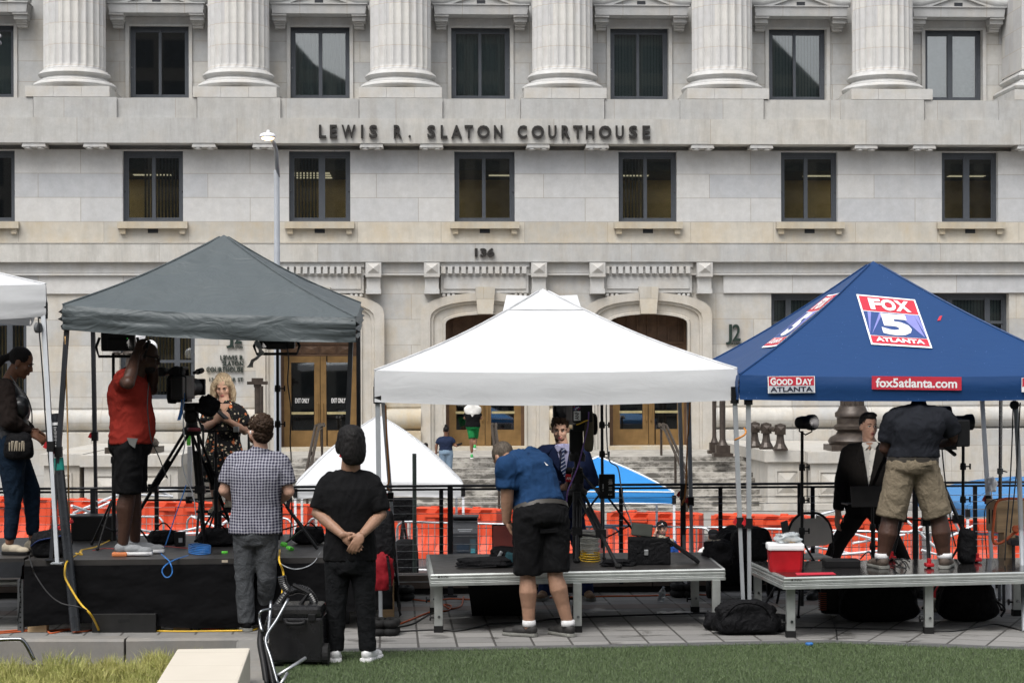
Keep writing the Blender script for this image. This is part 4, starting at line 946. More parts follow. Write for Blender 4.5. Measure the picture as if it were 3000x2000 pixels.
# blue network canopy
FLb = P(2166, 1098, 15.9); C = rect(FLb, FLb + PX * 3.05, 3.05); pkb = pk(C, 768)
lb = [(FLb + V((.08, .05, -.16)), G(2196, 1838)), (C[1] + V((-.05, .05, -.1)), G(3235, 1845)), (C[2] + V((-.05, -.05, -.1)), G(2912, 1752)), (C[3] + V((.05, -.05, -.1)), G(2030, 1755))]
bt_ = canopy('blue_canopy', 'blue pop-up canopy printed with a television station logo, at right', C, pkb, .205, M['tentblue'], .045, .004, 2, lb, M['greysteel'])
M['logored'] = mat('print_red', (.50, .022, .045), .6, 0, .05); M['logoblue'] = mat('print_blue', (.022, .06, .21), .6, 0, .05); M['logolilac'] = mat('print_lilac', (.22, .23, .55), .6, 0, .1); M['printdark'] = mat('print_dark', (.012, .012, .03), .6); M['printsilver'] = mat('print_silver', (.48, .5, .54), .6, 0, .08)
LOGO = [M['whiteprint'], M['logored'], M['logoblue'], M['logolilac'], M['printdark'], M['printsilver']]
def bil(q, u, v): return (q[0][0] * (1 - u) * (1 - v) + q[1][0] * u * (1 - v) + q[2][0] * u * v + q[3][0] * (1 - u) * v, q[0][1] * (1 - u) * (1 - v) + q[1][1] * u * (1 - v) + q[2][1] * u * v + q[3][1] * (1 - u) * v)
def decal(q, p0, nn, off, face=None, sag=0.0):
    def f(u, v, k=0):
        x, y = bil(q, u, v); p = hit(x, y, p0, nn)
        if face: p = hit(x, y - fall(p, face, sag) * F / p.y, p0, nn); p = p - V((0, 0, fall(p, face, sag)))
        return p + nn * (off + k * .002)
    return f
def fall(p, face, sag):
    A, D, K = face; e = D - A; h = K - A; h = h - e * (h.dot(e) / e.dot(e)); w = (p - A).dot(h) / h.dot(h); c_ = A + (K - A) * w; d_ = D + (K - D) * w
    s = min(1, max(0, (p - c_).dot(d_ - c_) / max(1e-9, (d_ - c_).dot(d_ - c_)))); return sag * (4 * s * (1 - s)) * (1 - w) * .5 + sag * sin(pi * max(0, min(1, w))) * 1.1
def flat(b, f, u0, u1, v0, v1, k, n1=8, n2=8):
    vs = [f(u0 + (u1 - u0) * i / n1, v0 + (v1 - v0) * j / n2, k) for j in range(n2 + 1) for i in range(n1 + 1)]; w = n1 + 1
    b.add(vs, [(j * w + i, (j + 1) * w + i, (j + 1) * w + i + 1, j * w + i + 1) for j in range(n2) for i in range(n1)])
def txt(b, f, s, u0, u1, v0, v1, k, bold=.03): text_fit(b, s, u0, u1, v1, v0, lambda x, z_, d: f(x, z_, k), bold)
def station_logo(f):
    b = B(); b.mat(0); flat(b, f, 0, 1, 0, 1, 0); b.mat(1); flat(b, f, .03, .97, .03, .32, 1); flat(b, f, .03, .97, .82, .97, 1); b.mat(2); flat(b, f, .03, .97, .335, .81, 1)
    b.mat(3)
    for (a, c_, d, e) in ((.10, .03, .04, .16), (.36, .06, .12, .30), (.88, .97, .86, .95), (.60, .94, .78, .88)):
        b.add([f(a, .8, 2), f(c_, .8, 2), f(d, .34, 2), f(e, .34, 2)] if 0 else [f(a if a < .5 else a, .345, 2), f(e, .345, 2), f(c_, .80, 2)], [(0, 2, 1)])
    b.mat(0); txt(b, f, 'F', .17, .37, .07, .29, 3, .05); txt(b, f, 'O', .37, .62, .065, .295, 3, .05); txt(b, f, 'X', .60, .86, .07, .29, 3, .05); txt(b, f, '5', .26, .76, .36, .79, 3, .05); txt(b, f, 'ATLANTA', .10, .90, .85, .935, 3, .04)
    return b
fn = (C[1] - C[0]).cross(pkb - C[0]).normalized()
station_logo(decal([(2508, 866), (2680, 882), (2731, 1021), (2552, 1010)], C[0], fn, .010, (C[0], C[1], pkb), .045)).build('station_logo', LOGO, bt_)
ln = (C[0] - C[3]).cross(pkb - C[3]).normalized(); ln = ln if ln.x < 0 else -ln
station_logo(decal([(2428, 868), (2462, 862), (2276, 1014), (2232, 1018)], C[0], ln, .010, (C[3], C[0], pkb), .045)).build('station_logo', LOGO, bt_)
vn = V((PY.x, PY.y, 0)) * -1; vp = C[0] + vn * .028
f = decal([(2249, 1102), (2387, 1101), (2388, 1150), (2250, 1152)], vp, vn, 0); b = B()
b.mat(0); flat(b, f, 0, 1, 0, 1, 0); b.mat(1); flat(b, f, .02, .98, .03, .56, 1); b.mat(5); flat(b, f, .02, .98, .57, .97, 1); b.mat(0)
txt(b, f, 'G', .05, .17, .08, .52, 2, .04); txt(b, f, 'OOD', .18, .53, .16, .52, 2, .04); txt(b, f, 'D', .60, .72, .08, .52, 2, .04); txt(b, f, 'AY', .73, .95, .16, .52, 2, .04); b.mat(4); txt(b, f, 'ATLANTA', .05, .95, .63, .92, 2, .03); b.build('programme_logo', LOGO, bt_)
f = decal([(2554, 1101), (2817, 1104), (2817, 1143), (2554, 1140)], vp, vn, 0); b = B(); b.mat(1); flat(b, f, 0, 1, 0, 1, 0); b.mat(0); txt(b, f, 'fox5atlanta.com', .045, .95, .14, .84, 1, .025); b.build('web_address', LOGO, bt_)
f = decal([(2993, 1106), (3110, 1107), (3110, 1150), (2993, 1148)], vp, vn, 0); b = B(); b.mat(0); flat(b, f, 0, 1, 0, 1, 0); b.mat(1); flat(b, f, .015, .985, .03, .62, 1); b.build('programme_logo', LOGO, bt_)
f = decal([(2752, 929), (2760, 927), (2755, 941), (2745, 942)], C[0], fn, .008, (C[0], C[1], pkb), .045); b = B(); b.mat(1); flat(b, f, 0, 1, 0, 1, 0); b.build('red_tag', LOGO, bt_)
# grey canopy on the left stage
C = [P(183, 893, 15.95), P(1042, 930, 15.78), P(1057, 888, 18.2), P(262, 888, 18.35)]
pg = V((P(656, 690, 17.1).x, 17.1, P(656, 688, 17.1).z))
lgy = [(C[0] + V((.03, .05, -.12)), G(150, 1640, .6)), (C[1] + V((-.04, .05, -.1)), G(1004, 1627, .6)), (C[2] + V((-.02, -.04, -.1)), G(1052, 1570, .6)), (C[3] + V((.04, -.04, -.1)), G(283, 1572, .6))]
canopy('grey_canopy', 'dark grey pop-up canopy with creased roof over the left stage', C, pg, .205, M['tentgrey'], .04, .034, 3, lgy, M['darksteel'], bulge=.02, vsag=.05)
# white canopy at the left edge
FRl = P(134, 833, 16.2); C = rect(FRl - V((cos(.29), sin(.29), 0)) * 3.05, FRl, 3.05)
canopy('white_canopy', 'white canopy at the left edge above the woman in black, only its corner in view', C, pk(C, 640), .27, M['tentwhite'], .06, .012, 4, [(FRl + V((-.03, .03, -.2)), G(168, 1650, .6)), (C[0] + V((0, 0, -.1)), C[0] + V((0, 0, -C[0].z + .6)))], M['greysteel'], vsag=.28)
# tents down in the street
def rot4(c, w, rz, z): return [c + V((cos(rz + a) * w * .7071, sin(rz + a) * w * .7071, z - c.z)) for a in (-3 * pi / 4, -pi / 4, pi / 4, 3 * pi / 4)]
cc = P(1096, 1418, 30.0); C = rot4(V((cc.x, 31.2, 0)), 2.62, .07, cc.z); z0 = -1.5
canopy('white_street_canopy', 'small white canopy tent in the street, with two people climbing the steps above it', C, V((C[0].x * .5 + C[2].x * .5, 31.2, P(1092, 1216, 31.2).z)), .22, M['tentwhite'], -.08, .012, 5, [(p - V((0, 0, .1)), V((p.x, p.y, z0))) for p in C], M['white'], vsag=.05)
cc = P(1762, 1442, 31.0); C = rot4(V((cc.x, 32.1, 0)), 2.25, .05, cc.z)
canopy('blue_street_canopy', 'bright blue canopy with white edges in the street behind the man in the navy suit', C, V((cc.x, 32.1, P(1755, 1338, 32.1).z)), .20, M['tentsky'], -.03, .006, 6, [(p - V((0, 0, .1)), V((p.x, p.y, z0))) for p in C], M['white'], trim=M['white'])
cc = P(3050, 1478, 29.5); C = rot4(V((cc.x, 30.8, 0)), 2.6, .1, cc.z)
canopy('blue_street_canopy', 'faded blue canopy low in the street at the right edge, behind the plywood box', C, V((cc.x, 30.8, P(3010, 1396, 30.8).z)), .18, M['tentsky2'], -.06, .012, 7, [(p - V((0, 0, .1)), V((p.x, p.y, z0))) for p in C], M['white'])

# ================================================================== stages
M['deck'] = mat('wet_black_deck', (.020, .019, .019), .10, 0, .3, 5, .06, 150, .6); M['deckdry'] = mat('dark_deck', (.03, .028, .027), .42, 0, .3, 4, .1, 140)
def stage(label, FL, FR, BR, BL, legs, topm, group=None):
    t = thing('portable_stage', label, 'stage', ((FL + BR) / 2).xyz * V((1, 1, 0)) if False else ((FL.x + BR.x) / 2, (FL.y + BR.y) / 2, 0), 0, group)
    Q = [FL, FR, BR, BL]; cen = sum(Q, V()) / 4; b = B(); ins = [p + (cen - p) * .02 for p in Q]
    b.prism([p + V((0, 0, -.02)) for p in ins], (0, 0, .021)); b.build('deck', topm, t)
    b = B(); H = .098; pr = [(0, 0), (.006, -.012), (.002, -.03), (.007, -.034), (.007, -.05), (.001, -.054), (.007, -.06), (.001, -.068), (.008, -.074), (.008, -H), (-.03, -H), (-.03, -.004)]
    for i in range(4):
        A, D = Q[i], Q[(i + 1) % 4]; out = ((A + D) / 2 - cen); out.z = 0; out.normalize(); b.loft([[e + out * o + V((0, 0, z)) for o, z in pr] for e in (A, D)])
    b.build('frame', M['alu'], t)
    for p in legs:
        b = B(); r = .034; b.bx((p.x - r, p.y - r, .04), (p.x + r, p.y + r, FL.z - H + .001)); lg = b.build('leg', M['alu'], t)
        b = B(); b.bx((p.x - r - .004, p.y - r - .004, 0), (p.x + r + .004, p.y + r + .004, .055)); b.build('foot_cap', M['rubber'], lg)
        b = B(); b.lathe(p + V((.005, -r - .001, .13)), [(.012, 0), (.012, .012)], 8, (0, -1, 0)); b.build('bolt', M['chrome'], lg)
        b = B(); b.lathe(p + V((-r, 0, .12)), [(.008, 0), (.008, .03), (.028, .03), (.028, .04)], 8, (-1, 0, 0)); b.build('knob', M['black'], lg)
    b = B(); d = (FR - FL).normalized(); nn = V((d.y, -d.x, 0)); b.add([], [])
    text_fit(b, 'ProFlex', 0, .062, 0, .016, lambda x, z_, q: FL + d * (.085 + x) + V((0, 0, -.031 + z_)) + nn * .011, .02); b.box(FL + d * .066 + nn * .0095 + V((0, 0, -.022)), (.016, .003, .014)); b.build('maker_mark', M['letter'], t)
    return t
z5 = .5
s1 = [G(1262, 1681, z5), G(2123, 1664, z5), G(2062, 1616, z5), G(1250, 1623, z5)]
stage('aluminium portable stage with six legs in front of the bending man, under the white canopy', *s1, [G(1285, 1850), G(1692, 1850) + V((0, 0, 0)), G(2098, 1838), G(1272, 1795), G(1690, 1792), G(2036, 1793)], M['deckdry'], 'portable stages')
s2 = [G(2297, 1690, z5), G(3120, 1671, z5), G(3040, 1632, z5), G(2195, 1645, z5)]
stage('wet glossy black portable stage under the blue canopy, carrying the cameraman and red cooler', *s2, [G(2316, 1865), G(2720, 1854), G(3110, 1842), G(2978, 1802), G(2600, 1800), G(2220, 1775)], M['deck'], 'portable stages')
# skirted stage at left
z6 = .6
t = thing('skirted_stage', 'black skirted stage under the grey canopy, wrapped in dark cloth down to the pavement', 'stage', tuple(G(600, 1848))[:2] + (0,))
FLs, FRs = G(72, 1641, z6), G(1150, 1630, z6); Q = [FLs, FRs, FRs + PY * 2.5, FLs + PY * 2.5]
b = B(); b.prism([p - V((0, 0, .05)) for p in Q], (0, 0, .05)); b.build('deck', M['deckdry'], t)
n = N('black_skirt_cloth'); co = n.co(); n.bump(n.noise(n.co((1, 1, 1.4), rot=(0, .5, 0)), 2.6, 3), .9, .05); M['skirt'] = n.fin((.0032, .0032, .0038), .9, 0, .12)
for A, D, seed in ((Q[0], Q[1], 1), (Q[1], Q[2], 2), (Q[0], Q[3], 3)):
    b = B(); n1, n2 = 90, 14; vs = []; d = (D - A).normalized(); nn = V((d.y, -d.x, 0)) if seed != 3 else V((-d.y, d.x, 0))
    for j in range(n2 + 1):
        for i in range(n1 + 1):
            s, u = i / n1, j / n2; low = .05 + (.10 * max(0, (s - .55) / .45) ** 1.2 + .03 * sin(s * 9) if seed == 1 else .02)
            p = A.lerp(D, s); f_ = .02 + u * .04 + .028 * u * nz((s * 5 + u * 1.5, u * 3.5 - s * 3, seed), 1.2, 3) + .012 * nz((s * 14, u * 9 - s * 6, 1), 1, 5)
            vs.append(p + V((0, 0, -.045 - (z6 - .045 - low) * u)) + nn * f_)
    w = n1 + 1; b.add(vs, [(j * w + i, (j + 1) * w + i, (j + 1) * w + i + 1, j * w + i + 1) for j in range(n2) for i in range(n1)]); b.build('skirt', M['skirt'], t, smooth=True)
b = B(); p = G(665, 1644, z6); b.box(FLs + PX * 1.66 + V((0, -.012, -.02)), (.05, .004, .02)); b.build('label_sticker', M['tan'], t)
b = B()
for px in (100, 620, 1000): b.box(G(px, 1840) + V((0, .35, .3)), (.08, .08, .6)); b.box(G(px, 1840) + V((0, 2.0, .3)), (.08, .08, .6))
b.build('support', M['darksteel'], t)
for lb_, x0, x1, y0, y1 in (('light wood block under the left end of the black skirted stage', 80, 136, 1826, 1851), ('light wood block under the black skirted stage, right of the black box', 507, 557, 1807, 1846)):
    p = G((x0 + x1) / 2, y1); s_ = 352.; tag(B().box(p + V((0, .05, (y1 - y0) / s_ / 2)), ((x1 - x0) / s_, .09, (y1 - y0) / s_), None, .004).build('wood_block', M['wood']), lb_, 'wood block', 'wood blocks under the stage')
for lb_, x0, x1, y0, y1 in (('plywood panel leaning under the stage, left of the man in the black tee', 893, 949, 1700, 1808), ('plywood panel standing on edge right of the man in the black tee', 1118, 1155, 1694, 1818)):
    p = G((x0 + x1) / 2, y1 + 8); p.y -= .0; s_ = F / p.y; b = B(); b.box(p + V((0, -.02, (y1 - y0) / s_ / 2 + .0)), ((x1 - x0) / s_, .05, (y1 - y0) / s_ + .04), (0, 0, .15), .003); tag(b.build('plywood_sheet', M['wood']), lb_, 'plywood panel', 'plywood panels by the stage')
# small dark stage at the left edge
t = thing('steel_stage', 'small dark steel framed platform at the left edge, under the woman in black', 'stage', tuple(G(20, 1850))[:2] + (0,))
A, D = G(-260, 1640, z6), G(70, 1634, z6); Q = [A, D, D + PY * 2.2, A + PY * 2.2]
b = B(); b.prism([p - V((0, 0, .03)) for p in Q], (0, 0, .03)); b.build('deck', M['deckdry'], t)
b = B(); b.loft([[e + V((0, 0, z)) - PY * y for y, z in ((0, -.03), (0, -.16), (-.03, -.16), (-.03, -.03))] for e in (A, D)]); b.loft([[e + V((0, 0, z)) + PX * y for y, z in ((0, -.03), (0, -.16), (-.03, -.16), (-.03, -.03))] for e in (D, Q[2])]); b.build('frame', M['darksteel'], t)
n = N('perforated_steel'); sp = n.n('SeparateXYZ'); n.l(n.co(), sp.inputs[0]); hl = n.math('LESS_THAN', n.math('ADD', n.math('POWER', n.math('PINGPONG', sp.outputs[2], .021), 2), n.math('POWER', sp.outputs[0], 2)), .00006)
M['perf'] = n.fin(n.mix(hl, (.10, .105, .11), (.01, .01, .01)), .4, .5)
for p in (G(62, 1850), G(62, 1850) + PY * 2.0, G(-200, 1850)):
    b = B(); b.v = []; b.bx((-.024, -.024, 0), (.024, .024, z6 - .16)); o = b.build('leg', M['perf'], t, local=True); o.location = p - t.location
for k in range(3):
    b = B(); b.tube([A + PY * (.5 + .6 * k) + V((0, 0, -.25 - .06 * k)), D + PY * (.5 + .6 * k) + V((0, 0, -.25 - .06 * k))], .025, 6); b.build('cross_bar', M['alu'], t)

# ================================================================== cable railing
t = thing('cable_railing', 'black metal railing with thin horizontal cables along the plaza edge', 'railing', RB)
def rx(x): a, _ = ray(x, 1430); 
def rail_x(px):      # distance along the railing line at photo x
    a = (px - CX) / F; return (a * RB.y - RB.x) / (PX.x - a * PX.y)
x0, x1 = rail_x(-200), rail_x(3200)
b = B(); b.tube([rail_pt(x0, 0, 1.07), rail_pt(x1, 0, 1.07)], .018, 8, flat=.7); b.build('top_rail', M['darksteel'], t)
b = B(); b.tube([rail_pt(x0, .03, 1.035), rail_pt(x1, .03, 1.035)], .012, 6); b.build('second_rail', M['darksteel'], t)
for px in (-90, 272, 640, 980, 1318, 1640, 2000, 2343, 2680, 3030):
    p = rail_pt(rail_x(px), 0, 0); b = B(); b.bx((p.x - .026, p.y - .012, .01), (p.x + .026, p.y + .012, 1.06)); o = b.build('post', M['darksteel'], t)
    b = B(); b.box(p + V((0, 0, .008)), (.13, .1, .016)); b.build('base_plate', M['darksteel'], o)
for px in (90, 456, 820, 1292, 1820, 2112, 2383, 2560, 2860):
    p = rail_pt(rail_x(px), .05, 0); b = B(); b.bx((p.x - .02, p.y - .01, .10), (p.x + .02, p.y + .01, 1.03)); b.build('thin_post', M['steelblue'] if 'steelblue' in M else M['darksteel'], t)
for k in range(12):
    b = B(); z = .15 + .073 * k + (.004 if k % 3 == 1 else -.006 if k % 3 == 2 else 0); b.tube([rail_pt(x0, 0, z), rail_pt((x0 + x1) / 2, 0, z - .004), rail_pt(x1, 0, z)], .0032, 5); b.build('cable', M['galv'], t)

# ================================================================== street barriers
M['barrier'] = mat('orange_barrier_plastic', (.60, .062, .018), .5, 0, .10, 3, .1, 20); M['stencil'] = mat('stencil_grey', (.12, .02, .012), .7)
def barrier():
    t = thing('water_barrier', None, 'barrier'); L_, pr = 1.86, [(.30, 0), (.30, .12), (.25, .30), (.19, .48), (.17, .92), (.165, 1.0)]
    b = B(); n1 = 24; rings = []
    for i in range(n1 + 1):
        x = -L_ / 2 + L_ * i / n1; e = 1.0 if 0 < i < n1 else .97; dent = .055 if i % 6 in (2, 3, 4) else 0
        rings.append([V((x, -(y - (dent if .25 < z < .95 else 0)) * e, z)) for y, z in pr] + [V((x, 0, 1.03 if i % 8 not in (0, 1) else .97))] + [V((x, (y - (dent if .25 < z < .95 else 0)) * e, z)) for y, z in pr[::-1]])
    b.loft(rings); b.build('body', M['barrier'], t, local=True)
    b = B()
    for k in (-.7, 0, .7): b.bx((k - .09, -.31, 0), (k + .09, .31, .09))
    b.build('fork_foot', M['barrier'], t, local=True)
    b = B(); b.bx((-.62, -.205, .83), (-.1, -.16, .90)); b.bx((.15, -.205, .83), (.6, -.16, .90)); b.build('moulded_rib', M['barrier'], t, local=True)
    for k in (-.45, .45):
        b = B(); b.box((k, 0, 1.02), (.14, .12, .05), None, .01); b.build('fill_cap', M['barrier'], t, local=True)
    return t
def gline(xa, ya, xb, yb, ztop, n_, u): 
    A, D = G(xa, ya, ztop), G(xb, yb, ztop); return A, D
A, D = G(-60, 1453, -.47), G(3060, 1523, -.47); A.z = D.z = -1.5; Lr = (D - A).length; n_ = int(Lr / 1.93); rz = atan2((D - A).y, (D - A).x); bar0 = None
bl = ['at the far left edge of the photo', 'behind the legs of the woman in black', 'left of the man in red', 'behind the legs of the man in red', 'behind the large camera tripod', 'behind the man in the checked shirt', 'left of the man in the black tee', 'right of the man in the black tee', 'behind the parking pay machine', 'between the pay machine and the bending man', 'behind the bending man', 'behind the tripod of the suited man', 'behind the bearded man in the cap', 'between the two canopy legs', 'behind the grey folding chair', 'behind the reporter in the black suit', 'behind the cameraman in khaki shorts', 'at the right edge by the plywood box']
for i in range(n_):
    p = A.lerp(D, (i + .5) / n_); lab = 'orange water barrier in the street ' + bl[min(i, len(bl) - 1)]
    if bar0 is None: bar0 = barrier(); bar0.location = p; bar0.rotation_euler = (0, 0, rz); bar0['label'] = lab; bar0['group'] = 'orange barriers across the street'; o = bar0
    else: o = dup(bar0, p + V((0, .04 * sin(i * 2.1), 0)), rz + .02 * sin(i * 1.7), label=lab)
    if i in (4, 7, 10, 13):
        b = B(); text_fit(b, 'LOT A' if i != 4 else 'NORTH', -.42, .30, .60, .70, lambda x, z_, q: V((x, -.205, z_)), .0); b.build('stencil_text', M['stencil'], o, local=True)
def barricade():
    t = thing('steel_barricade', None, 'barricade'); W, H = 1.1, 1.05; r = .15
    b = B(); pts = [V((-W, 0, .1)), V((-W, 0, H - r))] + [V((-W + r - r * cos(a), 0, H - r + r * sin(a))) for a in (pi / 6, pi / 3, pi / 2)] + [V((W - r + r * sin(a), 0, H - r + r * cos(a))) for a in (0, pi / 6, pi / 3, pi / 2)] + [V((W, 0, .1))]
    b.tube(pts, .021, 8); b.tube([V((-W, 0, .2)), V((W, 0, .2))], .018, 6); b.build('frame', M['galv'], t, local=True)
    for k in range(17):
        x = -W + 2 * W * (k + 1) / 18; b = B(); b.tube([V((x, 0, .2)), V((x, 0, H - .01))], .008, 5); b.build('bar', M['galv'], t, local=True)
    for k in (-.8, .8): b = B(); b.tube([V((k, -.3, .02)), V((k, 0, .2)), V((k, .3, .02))], .018, 6); b.build('foot', M['galv'], t, local=True)
    return t
bc0 = None
for i, (px, py, la) in enumerate(((330, 1510, 'behind the man in red and the leaning roll'), (700, 1514, 'behind the man in the checked shirt'), (1060, 1520, 'behind the man in the black tee'), (1330, 1531, 'behind the pay machine, its rounded end showing'), (1640, 1540, 'behind the bending man and the cable spool'), (1900, 1541, 'behind the bearded man'), (2180, 1546, 'between the two canopies'), (2560, 1556, 'behind the two men at right'), (2790, 1561, 'behind the right tripod'))):
    p = G(px, py, -.45); p.z = -1.5; lab = 'galvanised crowd barricade in the street ' + la
    if bc0 is None: bc0 = barricade(); bc0.location = p; bc0.rotation_euler = (0, 0, rz); bc0['label'] = lab; bc0['group'] = 'crowd barricades in front of the orange barriers'
    else: dup(bc0, p, rz + .05 * sin(i * 3), label=lab)
# folded white canopy frames lying in the street
def frame_jumble(name, label, pts, seed):
    rnd = random.Random(seed); b = B()
    for (xa, ya, xb, yb) in pts: b.tube([P(xa, ya, 24 + rnd.random()), P(xb, yb, 24.5 + rnd.random())], .017, 6)
    tag(b.build(name, M['white']), label, 'canopy frame')
frame_jumble('folded_canopy_frame', 'collapsed white canopy frame poles behind the man in red and the tripod', [(215, 1502, 345, 1448), (232, 1512, 330, 1467), (420, 1440, 520, 1432), (440, 1425, 505, 1455), (400, 1448, 505, 1453), (345, 1570, 600, 1560), (560, 1510, 690, 1570), (600, 1575, 690, 1505), (380, 1545, 560, 1580), (430, 1580, 600, 1540), (210, 1480, 300, 1512)], 1)
frame_jumble('folded_canopy_frame', 'collapsed white canopy frame poles behind the legs of the men at right', [(2360, 1615, 2470, 1545), (2380, 1600, 2500, 1622), (2390, 1510, 2500, 1480), (2490, 1560, 2640, 1600), (2500, 1590, 2650, 1565), (2620, 1490, 2760, 1620), (2660, 1560, 2790, 1500), (2740, 1590, 2850, 1540), (2700, 1610, 2800, 1640), (2360, 1590, 2450, 1560), (2450, 1625, 2600, 1610), (2770, 1480, 2835, 1600)], 2)
# ================================================================== broadcast gear
def light_stand(label, top, base, spread=.42, z0=0.0, legtop=.5, rz=.3, group='black light stands', r=.014):
    t = thing('light_stand', label, 'light stand', base, 0, group); H = top.z - base.z
    b = B(); b.tube([base + V((0, 0, .06)), base.lerp(top, .45)], r * 1.35, 10); b.tube([base.lerp(top, .45), top], r, 10); b.build('pole', M['blackmetal'], t)
    for k in (.45, .62, .8):
        b = B(); p = base.lerp(top, k); b.lathe(p - V((0, 0, .03)), [(r * 1.9, 0), (r * 2, .03), (r * 1.7, .06)], 10); b.box(p + V((.035, 0, 0)), (.05, .012, .012)); b.box(p + V((.062, 0, 0)), (.014, .014, .05)); b.build('clamp_knob', M['black'], t)
    for k in range(3):
        a = rz + 2 * pi * k / 3; b = B(); f_ = base + V((cos(a) * spread, sin(a) * spread, .012)); u = base + V((cos(a) * .03, sin(a) * .03, legtop)); b.tube([u, f_], .010, 6); b.tube([base + V((0, 0, .14)), u.lerp(f_, .55)], .007, 5); lg = b.build('leg', M['blackmetal'], t)
        b = B(); b.ell(f_, (.018, .018, .012), None, 8, 5); b.build('rubber_foot', M['rubber'], lg)
    return t
def cam_tripod(label, apex, feet, midk=.55, footm=None, group='camera tripods', rl=.019):
    t = thing('camera_tripod', label, 'tripod', (apex.x, apex.y, min(f.z for f in feet)), 0, group)
    b = B(); b.lathe(apex - V((0, 0, .07)), [(.05, 0), (.085, .02), (.085, .06), (.055, .08), (.05, .12)], 16)
    b.box(apex + V((0, 0, .10)), (.11, .13, .10), None, .02); b.box(apex + V((0, -.01, .17)), (.09, .16, .04), None, .01); b.build('head', M['black'], t)
    b = B(); b.tube([apex + V((.05, -.05, .12)), apex + V((.16, -.42, .0))], .011, 6); b.tube([apex + V((.15, -.36, .02)), apex + V((.17, -.46, -.01))], .017, 8); b.build('pan_handle', M['black'], t)
    for f_ in feet:
        d = f_ - apex; d2 = V((d.x, d.y, 0)).normalized(); sd = V((-d2.y, d2.x, 0)) * .028; top = apex + d2 * .06 - V((0, 0, .03)); mid = top.lerp(f_, midk)
        b = B()
        for s_ in (-1, 1): b.tube([top + sd * s_, mid + sd * s_], rl * .72, 8)
        b.box(mid, (.09, .06, .07)); b.tube([mid - (f_ - mid).normalized() * .35, f_], rl * .85, 8); lg = b.build('leg', M['blackmetal'], t)
        b = B()
        if footm: b.box(f_ + V((0, 0, .025)), (.07, .1, .03), None, .01); b.box(f_ + V((0, 0, .055)), (.03, .05, .05), None, .008)
        else: b.ell(f_ + V((0, 0, .02)), (.034, .034, .024), None, 10, 6)
        b.build('foot', footm or M['rubber'], lg)
    b = B(); c = sum([apex.lerp(f_, .62) for f_ in feet], V()) / 3
    for f_ in feet: b.tube([c, apex.lerp(f_, .62)], .010, 6)
    b.lathe(c - V((0, 0, .03)), [(.03, 0), (.035, .03), (.03, .06)], 10); b.build('spreader', M['black'], t)
    return t
def led_panel(label, c, w, h, tilt, aim=None, power=0, group='LED panel lights'):
    t = thing('led_panel', label, 'light', c, 0, group); R = Euler((tilt, 0, 0)).to_matrix(); R4 = R.to_4x4()
    b = B(); b.box((0, 0, 0), (w, .09, h), None, .012); b.box((0, -.06, -.02), (w * .55, .05, h * .6), None, .01)
    for k in range(7): b.box((w * (-.42 + .14 * k), -.047, h * .42), (.02, .01, h * .12))
    b.xf(R4); b.build('housing', M['black'], t, local=True)
    b = B(); b.tube([(-w / 2 - .02, 0, h * .2), (-w / 2 - .045, -.03, -h * .3), (-w / 2 - .02, -.03, -h / 2 - .05), (w / 2 + .02, -.03, -h / 2 - .05), (w / 2 + .045, -.03, -h * .3), (w / 2 + .02, 0, h * .2)], .013, 8); b.build('yoke', M['black'], t, local=True)
    b = B(); b.add([R @ V(p) for p in ((-w * .46, .0465, -h * .44), (w * .46, .0465, -h * .44), (w * .46, .0465, h * .44), (-w * .46, .0465, h * .44))], [(0, 1, 2, 3)]); b.build('light_face', emit('led_face', (1, .95, .88), 1.5) if 'led_face' not in bpy.data.materials else bpy.data.materials['led_face'], t, local=True)
    b = B(); b.box((w * .3, -.05, h * .15), (.006, .004, .003)); b.build('power_light', M['greenled'], t, local=True)
    if power:
        ld = bpy.data.lights.new('panel_light', 'AREA'); ld.energy = power; ld.size = w; ld.shape = 'RECTANGLE'; ld.size_y = h; ld.color = (1, .95, .88); lo = bpy.data.objects.new('panel_light', ld); COL.objects.link(lo); lo.parent = t
        lo.location = R @ V((0, .06, 0)); lo.rotation_euler = (aim - (V(c) + lo.location)).to_track_quat('-Z', 'Y').to_euler(); ld.spread = radians(70)
    return t
M['greenled'] = emit('green_led', (.1, 1, .15), .6)
def tvcam(label, c, rz, s=1.0, group='television cameras', extra=True):
    """shoulder camera, lens toward +y"""
    t = thing('television_camera', label, 'camera', c, rz, group); S = MX.Scale(s, 4)
    def bb(b, n_, m, **k): b.xf(S); return b.build(n_, m, t, local=True, **k)
    b = B(); b.box((0, -.05, .0), (.105, .34, .18), None, .018); b.box((0, -.27, -.005), (.09, .12, .17), None, .012); b.box((0, -.05, -.10), (.09, .2, .03)); bb(b, 'body', M['black'])
    b = B(); b.lathe((0, .12, .0), [(.05, 0), (.055, .04), (.052, .10), (.062, .12), (.062, .20), (.07, .22), (.07, .26)], 20, (0, 1, 0)); bb(b, 'lens', M['black'], smooth=radians(40))
    b = B(); b.box((0, .40, .0), (.17, .05, .13), None, .01); bb(b, 'lens_hood', M['black'])
    b = B(); b.tube([(0, -.16, .09), (0, -.14, .145), (0, .06, .145), (0, .09, .09)], .016, 8); bb(b, 'handle', M['black'])
    b = B(); b.tube([(-.05, .06, .12), (-.15, .02, .12)], .02, 8); b.lathe((-.15, .05, .12), [(.03, 0), (.034, .04), (.04, .10), (.035, .13)], 14, (-.2, -1, 0)); bb(b, 'viewfinder', M['black'])
    b = B(); b.tube([(.075, -.02, .11), (.075, .30, .13)], .013, 8); b.tube([(.075, .12, .118), (.075, .30, .13)], .022, 10); bb(b, 'microphone', M['rubber'])
    return t
def cable(label, pts, r, m, name='cable', cat='cable', k=8): return tag(B().tube(spl(pts, k), r, 6).build(name, m, smooth=True), label, cat)
